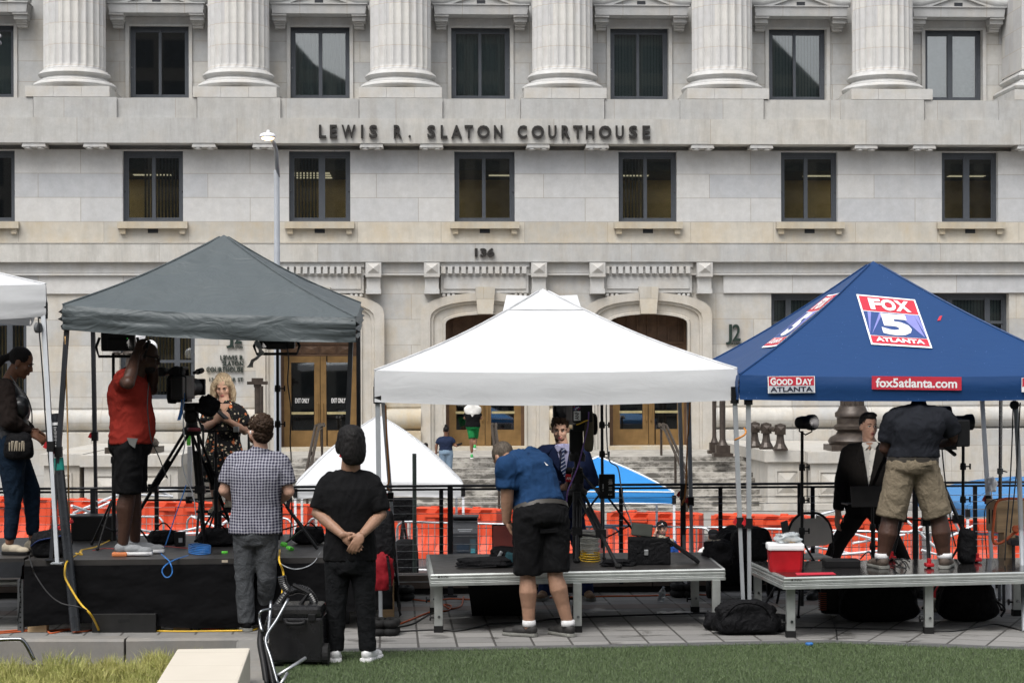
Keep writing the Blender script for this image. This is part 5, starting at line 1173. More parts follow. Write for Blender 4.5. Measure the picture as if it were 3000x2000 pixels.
def softbag(name, label, cat, c, sz, m, rz=0.0, seed=0, amp=.10, extra=None, group=None, tilt=0):
    bm = bmesh.new(); bmesh.ops.create_cube(bm, size=2); bmesh.ops.subdivide_edges(bm, edges=bm.edges[:], cuts=9, use_grid_fill=True); vs = []
    for v in bm.verts:
        p = v.co; r = (abs(p.x) ** 4 + abs(p.y) ** 4 + abs(p.z) ** 4) ** .25; q = p / r if r else p
        w = amp * (nz(q, 1.4, seed) + .5 * nz(q, 3.5, seed + 2) + .3 * nz(q, 8, seed + 1)); sag = .12 * (1 - q.z) * .5
        vs.append(V((q.x * sz[0] / 2 * (1 + w + sag), q.y * sz[1] / 2 * (1 + w + sag), max(-1 + .0, q.z * (1 + w * (1 if q.z > 0 else .2))) * sz[2] / 2 + sz[2] / 2)))
    bm.verts.ensure_lookup_table(); fs = [tuple(v.index for v in f.verts) for f in bm.faces]; bm.free()
    t = thing(name, label, cat, c, rz, group); R = MX.Rotation(tilt, 4, 'Y')
    mk('bag_body' if 'bag' in name or 'pack' in name else 'body', [R @ v for v in vs], fs, m, t, local=True, smooth=True)
    for n_, pts, rr in (extra or []): B().tube(spl(pts, 6), rr, 6, flat=.5).build(n_, M['nylon'], t, local=True)
    return t

M['bungee'] = mat('orange_bungee', (.50, .19, .03), .6)
# LED panels under the grey canopy with their stands
Ft = lambda x, y, z=z6: G(x, y, z)
led_panel('black LED panel on the left stand under the grey canopy, seen from behind', P(347, 1000, 17.2), .30, .17, .10, P(655, 1140, 18), 1.6)
light_stand('black light stand under the left LED panel, behind the man in red', P(332, 1034, 17.2), V((P(332, 1034, 17.2).x, 17.2, z6)), .34, legtop=.42)
led_panel('black LED panel on the right stand under the grey canopy, above torn tape', P(812, 1004, 17.2), .32, .10, .15, P(655, 1140, 18), 2.4)
light_stand('tall black light stand right of the blonde woman, under the right LED panel', P(813, 1022, 17.2), V((P(813, 1022, 17.2).x, 17.2, z6)), .36, legtop=.42)
tp = [P(752, 1002, 17.1), P(760, 1022, 17.05), P(766, 1036, 17.1), P(752, 1050, 17.05), P(740, 1060, 17.1), P(732, 1078, 17.1)]
vs = []
for i, p in enumerate(spl(tp, 4)): w = .022 + .006 * sin(i); vs += [p - V((w, .01 * sin(i * .7), -.006)), p + V((w, .01 * sin(i * .7), .006))]
tag(mk('tape_strip', vs, [(2 * i, 2 * i + 1, 2 * i + 3, 2 * i + 2) for i in range(len(vs) // 2 - 1)], mat('grey_tape', (.42, .42, .42), .5)), 'torn strip of pale tape dangling left of the right LED panel', 'tape')
cable('thin black cable hanging from the right LED panel down past the bronze door', [P(842, 1020, 17.1), P(846, 1060, 17.1), P(843, 1120, 17.1), P(852, 1200, 17.1), P(850, 1290, 17.1), P(853, 1345, 17.1), P(848, 1400, 17.1), P(855, 1480, 17.1), G(850, 1575, z6)], .006, M['cable'])
# big camera and tripod on the left stage
ap = P(562, 1252, 16.9)
cam_tripod('large black camera tripod with red collar on the left stage', ap, [Ft(602, 1602), Ft(352, 1588), Ft(690, 1572)], .5)
b = B(); b.lathe(P(575, 1262, 16.78), [(.075, 0), (.085, .015), (.075, .03)], 16); tag(b.build('tripod_collar', mat('dark_red_rubber', (.16, .02, .03), .5)), 'dark red collar around the head of the large tripod', 'collar')
b = B(); b.lathe(P(560, 1236, 16.9), [(.05, 0), (.07, .05), (.06, .10), (.075, .12), (.085, .17)], 16); tag(b.build('fluid_head', M['black']), 'black fluid head between the large camera and its tripod', 'tripod head')
tvcam('large black television camera with rain cover on the left stage, pointed at the blonde woman', P(542, 1134, 16.9), -.02, 1.15)
softbag('camera_rain_cover', 'black rain cover hanging off both sides of the large left camera', 'cover', P(598, 1214, 16.8), (.15, .2, .17), M['nylon'], .5, 4, .25, tilt=.5)
softbag('camera_rain_cover', 'black cloth flap on the left side of the large camera', 'cover', P(505, 1182, 16.8), (.09, .16, .24), M['nylon'], .2, 7, .25)
b = B(); b.lathe(P(512, 1092, 16.75), [(.055, 0), (.06, .03), (.05, .12)], 18, (.25, 1, .05)); tag(b.build('camera_monitor_hood', M['black'], smooth=radians(40)), 'round black viewfinder hood on the left of the large camera', 'viewfinder')
vs = []; 
for i, p in enumerate(spl([P(537, 1152, 16.6), P(535, 1180, 16.6), P(531, 1206, 16.6), P(524, 1231, 16.6)], 4)): vs += [p - V((.016, 0, 0)), p + V((.016, 0, .004))]
tag(mk('blue_strap', vs, [(2 * i, 2 * i + 1, 2 * i + 3, 2 * i + 2) for i in range(len(vs) // 2 - 1)], M['bluecable']), 'blue strap hanging from the large left camera', 'strap')
for i, (lb_, m_, pts) in enumerate((('grey cable looping down from the large camera beside the tripod', 'greysteel', [(536, 1150), (537, 1240), (541, 1300), (534, 1350), (545, 1400), (566, 1450), (575, 1520)]), ('blue cable hanging down to the front of the left stage', 'bluecable', [(545, 1420), (534, 1455), (517, 1500), (497, 1560), (485, 1596)]))):
    cable(lb_, [P(x, y, 16.6) for x, y in pts], .005, M[m_])
# monitor arm in front of the seated woman, white post with green end
t = light_stand('short black stand with a crossbar in front of the blonde woman', P(632, 1264, 17.5), V((P(632, 1264, 17.5).x, 17.5, z6)), .3, legtop=.3)
B().tube([P(598, 1263, 17.5), P(694, 1262, 17.5)], .012, 6).build('crossbar', M['black'], t); B().box(P(692, 1257, 17.48), (.05, .04, .05), None, .006).build('bracket', M['galv'], t)
b = B(); b.mat(0).box(P(553, 1276, 18.8), (.036, .03, .19)); b.mat(1).box(P(556, 1390, 18.8) , (.042, .03, .56)); tag(b.build('white_post', [M['greencord'], M['white']]), 'white post with a bright green end behind the large tripod', 'post')
t = thing('directors_chair', 'tall folding chair with black frame under the blonde woman in the floral dress', 'chair', (P(655, 1400, 18.3).x, 18.25, z6))
cx = t.location.x; zs_ = P(655, 1335, 18.2).z
B().box((cx, 18.25, zs_ - .13), (.46, .42, .03)).build('seat', M['nylon'], t)
for sx_ in (-.22, .22):
    B().tube([(cx + sx_, 18.05, z6), (cx + sx_, 18.42, zs_ - .14)], .013, 6).build('leg', M['darksteel'], t); B().tube([(cx + sx_, 18.42, z6), (cx + sx_, 18.05, zs_ - .14), (cx + sx_, 18.46, zs_ + .4)][:2], .013, 6).build('leg', M['darksteel'], t); B().tube([(cx + sx_, 18.46, z6 + .1), (cx + sx_, 18.46, zs_ + .32)], .012, 6).build('back_post', M['darksteel'], t)
B().tube([(cx - .22, 18.05, z6 + .26), (cx + .22, 18.05, z6 + .26)], .016, 6).build('footrest', M['darksteel'], t)
# stage clutter at left
p = G(271, 1583, z6); b = B(); b.box(p + V((0, .15, .11)), (.40, .34, .22), None, .012); t = thing('road_case', 'black road case at the back of the left stage, behind the man in red', 'case', p); b.build('case_body', M['black'], t)
b = B(); b.box(p + V((0, .15, .225)), (.41, .35, .016)); b.build('lid_edge', M['darksteel'], t)
for lb_, x, y, sz, sd in (('black duffel bag behind the shoes of the man in red', 478, 1592, (.26, .2, .12), 1), ('long black soft case beside the front foot of the large tripod', 640, 1598, (.34, .22, .15), 2), ('black bag at the right end of the left stage', 905, 1592, (.26, .22, .16), 5)):
    softbag('equipment_bag', lb_, 'bag', G(x, y, z6), sz, M['nylon'], .2, sd, .2, [('strap', [(-.1, -.08, .1), (0, -.1, .2), (.1, -.08, .1)], .012)], 'black equipment bags on the left stage')
t = softbag('tool_bag', 'black bag with blue trim and red clamps on the left front corner of the stage', 'bag', G(140, 1634, z6) + V((0, .12, 0)), (.30, .24, .22), M['nylon'], .1, 9, .15)
B().tube(spl([(-.15, -.1, .10), (-.08, -.135, .15), (.02, -.14, .17), (.12, -.12, .19)], 5), .018, 6, flat=.4).build('blue_trim', mat('navy_webbing', (.012, .03, .12), .7), t, local=True)
for k in (0, 1): B().box((.05 + .06 * k, -.02, .25 + .02 * k), (.17, .03, .03), (0, -.45, .2), .008).build('clamp', M['red'] if k else M['black'], t, local=True)
p = G(528, 1600, z6); b = B(); b.box(p + V((0, 0, .07)), (.09, .08, .13), None, .008); t = thing('battery_box', 'small black battery box with a label in the middle of the left stage', 'battery', p); b.build('case_body', M['black'], t); B().box(p + V((.01, -.042, .06)), (.035, .003, .04)).build('label_plate', M['greysteel'], t)
cable('yellow cable hanging down the black skirt behind the leaning roll', [G(240, 1615, z6), G(200, 1641, z6), P(191, 1660, 15.80), P(191, 1690, 15.74), P(207, 1722, 15.7), P(235, 1766, 15.66), P(268, 1802, 15.64), G(292, 1850)], .009, M['yellowcable'])
cable('yellow cable folded across the left stage behind the grey running shoes', [G(222, 1620, z6), G(240, 1625, z6), G(238, 1612, z6), G(280, 1602, z6), G(322, 1583, z6)], .009, M['yellowcable'])
cable('thin black cable drooping across the skirt to the black box', [G(84, 1622, z6), P(92, 1650, 15.72), P(102, 1680, 15.68), P(138, 1733, 15.64), P(180, 1766, 15.62), P(250, 1785, 15.6), G(300, 1846)], .006, M['cable'])
cable('blue cable looped over the front edge of the left stage', [G(485, 1596, z6), G(472, 1618, z6), G(484, 1632, z6), P(497, 1645, 15.8), P(505, 1672, 15.76), P(497, 1688, 15.75), P(484, 1689, 15.75), P(475, 1673, 15.76), P(484, 1656, 15.78), G(510, 1640, z6), G(552, 1626, z6)], .006, M['bluecable'])
cable('coil of blue cable on the left stage beside the checked shirt', [G(585 + 32 * cos(a), 1621 + 5 * sin(a * 1.02) - .25 * i, z6) + V((0, 0, .006 + .001 * i)) for i, a in enumerate([k * pi / 4 for k in range(44)])], .006, M['bluecable'], k=3)
cable('red cable winding across the left stage', [G(272, 1612, z6), G(320, 1606, z6), G(420, 1618, z6), G(445, 1606, z6), G(480, 1600, z6), G(560, 1606, z6), G(610, 1601, z6)], .007, mat('red_cable', (.30, .035, .03), .5))
B().box(G(658, 1621, z6) + V((0, 0, .012)), (.05, .03, .02), (0, 0, .4), .005).build('green_plug', M['greencord']); tag(bpy.data.objects['green_plug'], 'bright green plug at the end of the blue cable coil', 'plug')
# leaning roll
a_, e_ = P(158, 1212, 16.05), G(230, 1850) + V((0, -.1, .02)); b = B(); q = [a_.lerp(e_, k / 16) for k in range(17)]; t = thing('wrapped_roll', 'long dark plastic wrapped roll with white and teal labels, leaning against the left stage', 'roll', (e_.x, e_.y, 0))
b.tube(q, [.038 + .004 * (k / 16) + .001 * (k % 2) for k in range(17)], 18); b.build('roll_body', mat('wrapped_roll_plastic', (.030, .033, .038), .28, 0, .35, 5, .35, 25), t, smooth=radians(50))
def band(k0, k1, m_, n_, r=.0415): B().tube([a_.lerp(e_, k0 + (k1 - k0) * i / 3) for i in range(4)], r, 18).build(n_, m_, t, smooth=radians(50))
band(.042, .055, M['whiteprint'], 'white_band', .040); band(.145, .205, M['whiteprint'], 'white_label', .0405); band(.205, .262, mat('teal_label', (.01, .30, .25), .5), 'teal_label', .0408)
b = B()
for k in range(12): c = a_.lerp(e_, .062 + .0065 * k); b.box(c + V((.004, -.0405, 0)), (.030 - .006 * (k % 3), .002, .004))
b.build('printed_text', M['whiteprint'], t)
cable('tan strap hanging from the front left corner of the grey canopy', [P(191, 985, 15.98), P(194, 1100, 16), P(198, 1250, 16), P(200, 1400, 16), G(206, 1618, z6)], .007, mat('tan_strap', (.36, .22, .09), .7), 'strap', 'strap')
cable('black cord with a reel hanging from the left white canopy', [P(112, 928, 16.1), P(116, 985, 16.1), P(120, 1030, 16.1), P(128, 1140, 16.1), P(134, 1240, 16.1), P(150, 1420, 16.1), P(158, 1500, 16.1)], .006, M['cable'], 'cord', 'cord')
b = B(); b.lathe(P(112, 960, 16.12), [(.03, -.02), (.045, -.015), (.045, .015), (.03, .02)], 14, (1, -.4, 0)); tag(b.build('cord_reel', mat('grey_reel', (.10, .105, .11), .5)), 'grey cord reel under the corner of the left white canopy', 'reel')
# black apple box, cables on the ground
p0_ = G(270, 1852); p1_ = G(456, 1852); w = (p1_ - p0_).length; t = thing('apple_box', 'black painted wooden step box in front of the black skirted stage', 'box', (p0_ + p1_) / 2 + V((0, .12, 0)))
B().box((0, 0, .078), (w, .24, .156), None, .004).build('box_body', mat('black_painted_wood', (.006, .006, .006), .5, 0, .5, 12, .15, 50), t, local=True)
B().box((0, -.1205, .10), (.1, .002, .026)).build('hand_slot', M['rubber'], t, local=True)
for i, (lb_, m_, pts, r) in enumerate((('orange extension cord along the kerb below the left stage', 'orangecable', [(-20, 1858), (60, 1851), (130, 1846), (150, 1856), (200, 1846), (218, 1852), (250, 1850), (275, 1846)], .007), ('orange extension cord beside it on the kerb at lower left', 'orangecable', [(-20, 1853), (70, 1846), (110, 1850), (160, 1847), (210, 1843)], .007), ('yellow cable running along the kerb to the checked shirt man', 'yellowcable', [(460, 1850), (540, 1851), (620, 1850), (690, 1849), (745, 1846), (770, 1830)], .008),
    ('orange cord under the white stage, curving to the left front canopy leg', 'orangecable', [(1150, 1837), (1200, 1818), (1262, 1794), (1310, 1790), (1322, 1776), (1300, 1772), (1320, 1784), (1350, 1776), (1358, 1750)], .008), ('orange cord along the foot of the railing behind the white stage', 'orangecable', [(1190, 1754), (1260, 1762), (1320, 1755), (1400, 1757), (1600, 1752), (1750, 1748), (1900, 1746), (2000, 1742), (2080, 1744)], .008), ('black cable across the pavers under the white stage', 'cable', [(1150, 1852), (1268, 1846), (1340, 1849), (1400, 1838), (1440, 1828), (1550, 1822), (1640, 1812), (1800, 1805), (1950, 1800), (2070, 1797), (2110, 1810)], .007), ('black cable beside the orange cord near the left canopy leg', 'cable', [(1158, 1840), (1210, 1828), (1260, 1800), (1290, 1796)], .007), ('black cable across the pavers below the right stage', 'cable', [(2330, 1838), (2450, 1840), (2600, 1844), (2780, 1850), (2860, 1838), (2920, 1830), (3010, 1852)], .006), ('black cable crossing the lawn border at right', 'cable', [(2425, 1780), (2442, 1826), (2450, 1850), (2453, 1882)], .005))):
    cable(lb_, [G(x, y) + V((0, 0, r)) for x, y in pts], r, M[m_])
cable('coil of red orange cable on the kerb under the black skirt', [G(618 + 48 * cos(a), 1838 + 8 * sin(a) - .3 * i, 0) + V((0, 0, .006 + .0025 * i)) for i, a in enumerate([k * pi / 4 + (.06 * k if k % 2 else 0) for k in range(44)])], .006, mat('red_orange_cable', (.42, .05, .02), .5), k=3)
cable('yellow cable hanging over the stage front right of the checked shirt man', [G(820, 1610, z6), P(818, 1640, 15.7), P(829, 1672, 15.66), P(831, 1700, 15.64), P(826, 1740, 15.62)], .009, M['yellowcable'])
cable('thin grey cable drooping over the skirt left of the black tee', [G(805, 1628, z6), P(830, 1655, 15.75), P(870, 1666, 15.74), P(915, 1650, 15.75), G(940, 1615, z6)], .004, M['greysteel'])
for k_, (x, y) in enumerate(((832, 1600), (850, 1612))): tag(B().box(G(x, y, z6) + V((0, 0, .02)), (.06, .05, .03), (.3, .2, k_), .008).build('green_cable_tie', M['greencord']), ('bright green cable tie left of the black tee man' if k_ else 'bright green cable tie beside the checked shirt man'), 'cable tie')
# folded tripod leg at the stage's right end
b = B(); b.tube([P(842, 1486, 16.9), G(930, 1608, z6)], .014, 8); b.tube([P(885, 1552, 16.7), G(832, 1592, z6)], .010, 6); b.tube([P(842, 1486, 16.9), P(852, 1440, 17)], .02, 8); tag(b.build('light_stand', M['blackmetal']), 'slanting black stand leg between the checked shirt and the black tee', 'light stand')

# rolling case, hose and folded cart at lower middle
t = thing('rolling_case', 'wet black rolling tool case left of the man in the black tee', 'case', G(875, 1944), -.02); w = .40
M['wetblack'] = mat('wet_black_plastic', (.012, .012, .013), .22, 0, .3, 8, .12, 60, .5)
B().box((0, 0, .20), (w, .32, .33), None, .02).build('case_body', M['wetblack'], t, local=True)
B().box((0, 0, .405), (w - .02, .33, .09), None, .03).build('lid', M['wetblack'], t, local=True)
for s_ in (-1, 1):
    B().box((s_ * .12, -.166, .365), (.055, .02, .05), None, .006).build('latch', M['black'], t, local=True); B().lathe((s_ * (w / 2 - .01), -.10, .085), [(.03, 0), (.085, .005), (.085, .045), (.03, .05)], 20, (s_, 0, 0)).build('wheel', M['rubber'], t, local=True)
B().tube(spl([(-.07, -.165, .345), (-.05, -.20, .325), (.05, -.20, .325), (.07, -.165, .345)], 5), .012, 8).build('handle', M['black'], t, local=True)
t = thing('vacuum_hose', 'black corrugated hose and nozzle piled on the rolling case', 'hose', G(875, 1900) + V((0, 0, .45)))
b = B(); pts = spl([P(826, 1686, 14.2), P(832, 1712, 14.2), P(848, 1730, 14.2), P(872, 1724, 14.2), P(898, 1730, 14.2), P(916, 1752, 14.2), P(924, 1774, 14.2)], 9); b.tube(pts, [.030 + .004 * (i % 2) for i in range(len(pts))], 12); b.build('hose', M['wetblack'], t)
b = B(); pts = spl([P(840, 1735, 14.15), P(822, 1760, 14.15), P(806, 1785, 14.15), P(790, 1815, 14.2), P(780, 1860, 14.25)], 8); b.tube(pts, [.026 + .004 * (i % 2) for i in range(len(pts))], 12); b.build('hose', M['wetblack'], t)
B().tube([P(858, 1712, 14.1), P(905, 1735, 14.1), P(880, 1770, 14.1)], .018, 8).build('nozzle', M['black'], t)
B().lathe(P(874, 1792, 14.02), [(.035, 0), (.046, .005), (.046, .03), (.03, .04)], 20, (0, -1, 0)).build('round_cap', M['black'], t)
t = thing('folded_cart', 'folded chrome tube cart with black straps, left of the rolling case', 'cart', G(800, 1985))
b = B(); b.tube(spl([P(845, 1752, 13.6), P(812, 1812, 13.5), P(779, 1868, 13.4), P(793, 1925, 13.3), P(816, 2010, 13.2)], 5), .011, 10); b.tube(spl([P(794, 1760, 13.7), P(789, 1820, 13.6), P(782, 1870, 13.5), P(770, 1890, 13.5)], 5), .012, 10); b.tube(spl([P(793, 1782, 13.6), P(765, 1790, 13.55), P(760, 1812, 13.55), P(768, 1850, 13.5)], 5), .010, 10); b.build('chrome_tube', M['chrome'], t, smooth=True)
b = B(); b.tube([P(895, 1926, 13.5), P(815, 1977, 13.3)], .013, 8); b.tube([P(842, 1970, 13.3), P(820, 2005, 13.2)], .011, 8); b.build('lower_tube', M['galv'], t, smooth=True)
b = B(); b.tube(spl([P(768, 1830, 13.55), P(762, 1880, 13.5), P(772, 1940, 13.4), P(782, 2010, 13.3)], 5), .022, 8); b.tube(spl([P(776, 1885, 13.5), P(790, 1950, 13.4), P(802, 2010, 13.3)], 5), .018, 8); b.build('black_frame', M['black'], t, smooth=True)
# planter details
b = B(); b.tube(spl([P(-20, 1873, 14.9), P(50, 1871, 14.9), P(66, 1875, 14.9), P(80, 1893, 14.9), P(100, 1932, 14.9)], 5), .016, 8); tag(b.build('chrome_hoop', M['chrome'], smooth=True), 'bent chrome tube hoop standing in the planter at the left edge', 'hoop')
t = thing('drain_dome', 'black slatted drain dome in the planter grass', 'drain', G(195, 1928, -.2) + V((0, .2, .02)))
for k in range(6): b = B(); r = .125 * cos(k * .24); b.lathe((0, 0, .03 + .10 * sin(k * .25)), [(r, 0), (r, .012), (r - .018, .012), (r - .018, 0)], 24); b.build('ring', M['rubber'], t, local=True)
b = B()
for k in range(10): a = 2 * pi * k / 10; b.tube([(cos(a) * .122 * cos(j * .3), sin(a) * .122 * cos(j * .3), .03 + .11 * sin(j * .3)) for j in range(5)], .006, 4)
b.build('rib', M['rubber'], t, local=True); B().lathe((0, 0, -.02), [(.15, 0), (.15, .03), (.12, .045)], 24).build('base_ring', M['rubber'], t, local=True)

# canopy foot weights, sandbag, red bag, wrapped cart
def weights(label, c):
    t = thing('canopy_weight', label, 'canopy weight', c, 0, 'black canopy foot weights')
    for k in range(2):
        for s_ in (-1, 1):
            b = B(); b.tube([(s_ * .045 + .05 * cos(a), .11 * sin(a), .033 + .066 * k) for a in [2 * pi * i / 16 for i in range(16)]], .033, 10, True); b.build('ring', M['rubber'], t, local=True, smooth=True)
weights('black ring weights on the front left leg of the white canopy', G(1126, 1862) + V((0, .1, 0))); weights('black ring weights on the back left leg of the white canopy, by the railing', G(1176, 1756)); weights('black ring weights on the back right leg of the white canopy, near the crushed bottle', G(2001, 1746))
sb = softbag('sandbag', 'large black sandbag draped over the canopy legs between the two stages', 'sandbag', G(2192, 1862) + V((0, .16, 0)), (.48, .26, .27), M['nylon'], .1, 12, .22, [('strap', [(-.22, -.1, .12), (-.1, -.16, .26), (.1, -.16, .24), (.2, -.12, .1)], .014)])
softbag('sandbag', 'smaller end of a black sandbag lying right of the large one', 'sandbag', G(2278, 1858) + V((0, .2, 0)), (.16, .2, .15), M['nylon'], .3, 13, .2); softbag('sandbag', 'low black sandbag flap left of the canopy legs', 'sandbag', G(2105, 1852) + V((0, .2, 0)), (.17, .2, .14), M['nylon'], -.2, 14, .25)
t = softbag('red_bag', 'red and black folding bag hanging on the stage end, right of the black tee man', 'bag', P(1116, 1728, 15.80), (.17, .12, .30), fabric('red_bag_cloth', (.20, .008, .014), .7), .1, 15, .34)
B().tube(spl([(.05, -.06, .29), (.07, -.075, .15), (.075, -.07, 0)], 5), .012, 6).build('black_piping', M['nylon'], t, local=True)
softbag('black_cover', 'black cloth draped over the right end of the left stage above the red bag', 'cover', P(1125, 1640, 15.95), (.17, .2, .42), M['nylon'], 0, 16, .12)
t = softbag('covered_cart', 'tall black covered equipment cart on wheels between the two stages', 'cart', G(2170, 1752) + V((0, .1, .1)), (.46, .42, .56), M['nylon'], .1, 17, .16)
softbag('backpack', 'black backpack standing on the covered cart, behind the canopy legs', 'backpack', P(2200, 1640, 17.4), (.34, .24, .30), M['nylon'], 0, 18, .10); 
for sx_, sy_ in ((-.29, 0), (.02, -.2), (.30, 0)): B().lathe((sx_ - .03, sy_, -.02), [(.02, 0), (.09, .01), (.09, .045), (.02, .055)], 18, (1, 0, 0)).build('wheel', M['rubber'], t, local=True)
softbag('black_jacket', 'black jacket with a pale lining slung over the covered cart', 'jacket', P(2105, 1655, 17.2), (.22, .24, .22), M['nylon'], .3, 19, .25)
softbag('white_bag', 'pale folded bag on top of the black jacket, beside the black cap', 'bag', P(2095, 1606, 17.3), (.16, .12, .08), M['tan'], -.4, 20, .2)
b = B(); pp_ = P(1935, 1735, 18.1); b.lathe((0, 0, -.09), [(.02, 0), (.034, .01), (.033, .04), (.026, .06), (.034, .08), (.034, .12), (.02, .15), (.014, .16), (.014, .18)], 14, (.15, -.6, 1)); b.xf(MX.Translation(pp_)); n = N('clear_plastic'); n.bs.inputs['Transmission Weight'].default_value = .6; M['clear'] = n.fin((.75, .8, .82), .15); tag(b.build('water_bottle', M['clear'], smooth=radians(40)), 'crushed clear plastic water bottle by the railing foot', 'bottle')
b = B(); vs = []; a0, a1 = G(1926, 1800), G(2030, 1797)
for i in range(13):
    for j in range(4): vs.append(a0.lerp(a1, i / 12) + V((0, .14 * j / 3 + .02 * sin(i), .012 + .012 * (nz((i * .6, j * .7, 0), 1)))))
b.add(vs, [(i * 4 + j, i * 4 + j + 1, i * 4 + j + 5, i * 4 + j + 4) for i in range(12) for j in range(3)]); tag(b.build('bubble_wrap', mat('bubble_wrap', (.50, .51, .50), .35, 0, .2, 40, .6, 90)), 'strip of pale bubble wrap on the pavers under the right end of the white stage', 'packing')
b = B(); b.lathe(G(2371, 1893) + V((0, 0, .014)), [(.03, 0), (.032, .01), (.028, .018), (.004, .018)], 16); tag(b.build('bottle_cap', M['bluecable']), 'blue bottle cap on the lawn edge', 'bottle cap')

# ------------------------------------------------------------------ centre stage
t = thing('storage_tub', 'large black plastic tub under the white stage, behind the bending man', 'tub', G(1472, 1800) + V((0, .15, 0)))
b = B(); b.loft([[V((sx_ * w_, sy_ * d_, z_)) for sx_, sy_ in ((-1, -1), (1, -1), (1, 1), (-1, 1))] for w_, d_, z_ in ((.27, .20, 0), (.315, .24, .36))]); b.build('tub_body', M['black'], t, local=True); B().box((0, 0, .345), (.655, .50, .03), None, .01).build('rim', M['black'], t, local=True)
cam_tripod('black camera tripod on the white stage in front of the man in the navy suit', P(1692, 1432, 17.0), [G(1812, 1664, z5), G(1690, 1648, z5) + V((0, 0, 0)), G(1600, 1628, z5)], .55)
b = B(); b.tube([P(1690, 1440, 16.9), G(1688, 1640, z5)], .034, 12); b.tube([P(1691, 1420, 16.95), P(1691, 1340, 16.95)], .026, 12); b.lathe(P(1691, 1350, 16.95), [(.07, 0), (.075, .05), (.05, .1), (.06, .14)], 14); b.box(P(1688, 1290, 16.95), (.12, .12, .2), None, .015); b.box(P(1694, 1252, 16.95), (.1, .2, .06), None, .01); tag(b.build('camera_column', M['black']), 'thick black column and fluid head under the centre camera', 'tripod head')
tc = tvcam('black television camera with a call sign sticker, before the navy suited man', P(1688, 1200, 17.0), .22, 1.15)
B().box(P(1696, 1207, 16.72), (.125, .14, .185), None, .02).build('battery', M['black'], tc)
f = decal([(1681, 1232), (1681, 1204), (1701, 1204), (1701, 1231)], P(1690, 1215, 16.64), V((0, -1, 0)), 0); b = B(); b.mat(0); flat(b, f, 0, 1, 0, 1, 0, 2, 2); b.mat(4); txt(b, f, 'ANF', .10, .92, .12, .78, 1, .02); b.build('sticker', LOGO, tc)
b = B()
for k in range(5):
    for j in range(3): b.mat([1, 2, 3, 0, 2][(k + j) % 5]); b.box(P(1682.5 + 4 * k, 1192 + 3.4 * j, 16.65), (.009, .003, .008))
b.build('coloured_sticker', LOGO, tc)
softbag('camera_bag', 'olive canvas bag hanging on the right of the centre camera', 'bag', P(1725, 1322, 16.9), (.085, .14, .36), mat('olive_canvas', (.10, .085, .055), .85, 0, .2, 6, .3, 90), 0, 21, .10); softbag('camera_bag', 'small black pouch beside the olive bag on the centre camera', 'bag', P(1738, 1274, 16.95), (.07, .10, .19), M['nylon'], 0, 22, .12)
cable('purple cable looping in front of the centre camera', [P(1725, 1206, 16.6), P(1722, 1250, 16.6), P(1710, 1300, 16.6), P(1695, 1360, 16.6), P(1675, 1410, 16.6), P(1662, 1445, 16.6), P(1660, 1500, 16.7)], .006, mat('purple_cable', (.11, .05, .22), .5)); cable('yellow cable end on the centre camera', [P(1688, 1244, 16.6), P(1700, 1240, 16.6), P(1712, 1234, 16.6), P(1725, 1230, 16.6)], .006, M['yellowcable'])
t = light_stand('black light stand with a ballast box, right of the centre camera', P(1763, 1150, 17.5), G(1763, 1600, z5) if False else V((P(1763, 1150, 17.5).x, 17.4, .5)), .50, legtop=.55, rz=.5)
tb = thing('ballast_box', 'black ballast box with printed numbers hanging on the stand right of the centre camera', 'ballast', P(1778, 1424, 17.3)); B().box((0, 0, 0), (.145, .07, .22), None, .008).build('box_body', M['black'], tb, local=True); B().box((-.05, -.006, 0), (.04, .08, .21), None, .004).build('fin', M['rubber'], tb, local=True)
b = B(); text_fit(b, '200', .012, .048, .02, .043, lambda x, z_, q: V((x, -.0365, z_)), .01); text_fit(b, 'K 5600', .012, .046, -.078, -.066, lambda x, z_, q: V((x, -.0365, z_)), .0); text_fit(b, 'K 5600', -.07, -.005, 0, .012, lambda x, z_, q: V((-.031 - z_, -.0475, x + .03)), .0)
for k in range(5): b.box((.03, -.036, .062 - .012 * k if k < 2 else -.005 - .014 * (k - 2)), (.03, .002, .003))
b.build('printed_text', M['whiteprint'], tb, local=True)
cable('grey cable hanging from the light stand over the ballast box', [P(1776, 1172, 17.3), P(1777, 1260, 17.3), P(1784, 1345, 17.25), P(1810, 1370, 17.2), P(1820, 1430, 17.2), P(1830, 1480, 17.2), P(1846, 1520, 17.2), P(1856, 1560, 17.1)], .006, M['greysteel'])
def spool(label, x, y0, y1, m_):
    p = G(x, y1, z5); h = (y1 - y0) / (F / p.y); t = thing('cable_spool', label, 'cable spool', p); n_ = 15; b = B()
    for k in range(n_): b.tube([((.078 + .006 * sin(k * 2.1)) * cos(a), (.078 + .006 * sin(k * 2.1)) * sin(a), .01 + h * (k + .5) / n_) for a in [2 * pi * i / 18 for i in range(18)]], h / n_ * .62, 6, True)
    b.build('wound_cable', m_, t, local=True, smooth=True); B().lathe((0, 0, h), [(.03, 0), (.088, .002), (.088, .012), (.03, .014)], 20).build('flange', mat('spool_paper', (.5, .47, .45), .7, 0, .3, 30), t, local=True)
spool('spool of white cable on the white stage behind the tripod', 1727, 1556, 1632, mat('white_cable', (.58, .58, .52), .6))
cable('bundle of yellow cable at the foot of the white spool', [G(1728 + 30 * cos(a), 1643 + 5 * sin(a) - .2 * i, z5) + V((0, 0, .006 + .002 * i)) for i, a in enumerate([k * pi / 4 + .1 * (k % 3) for k in range(30)])], .006, M['yellowcable'], k=3)
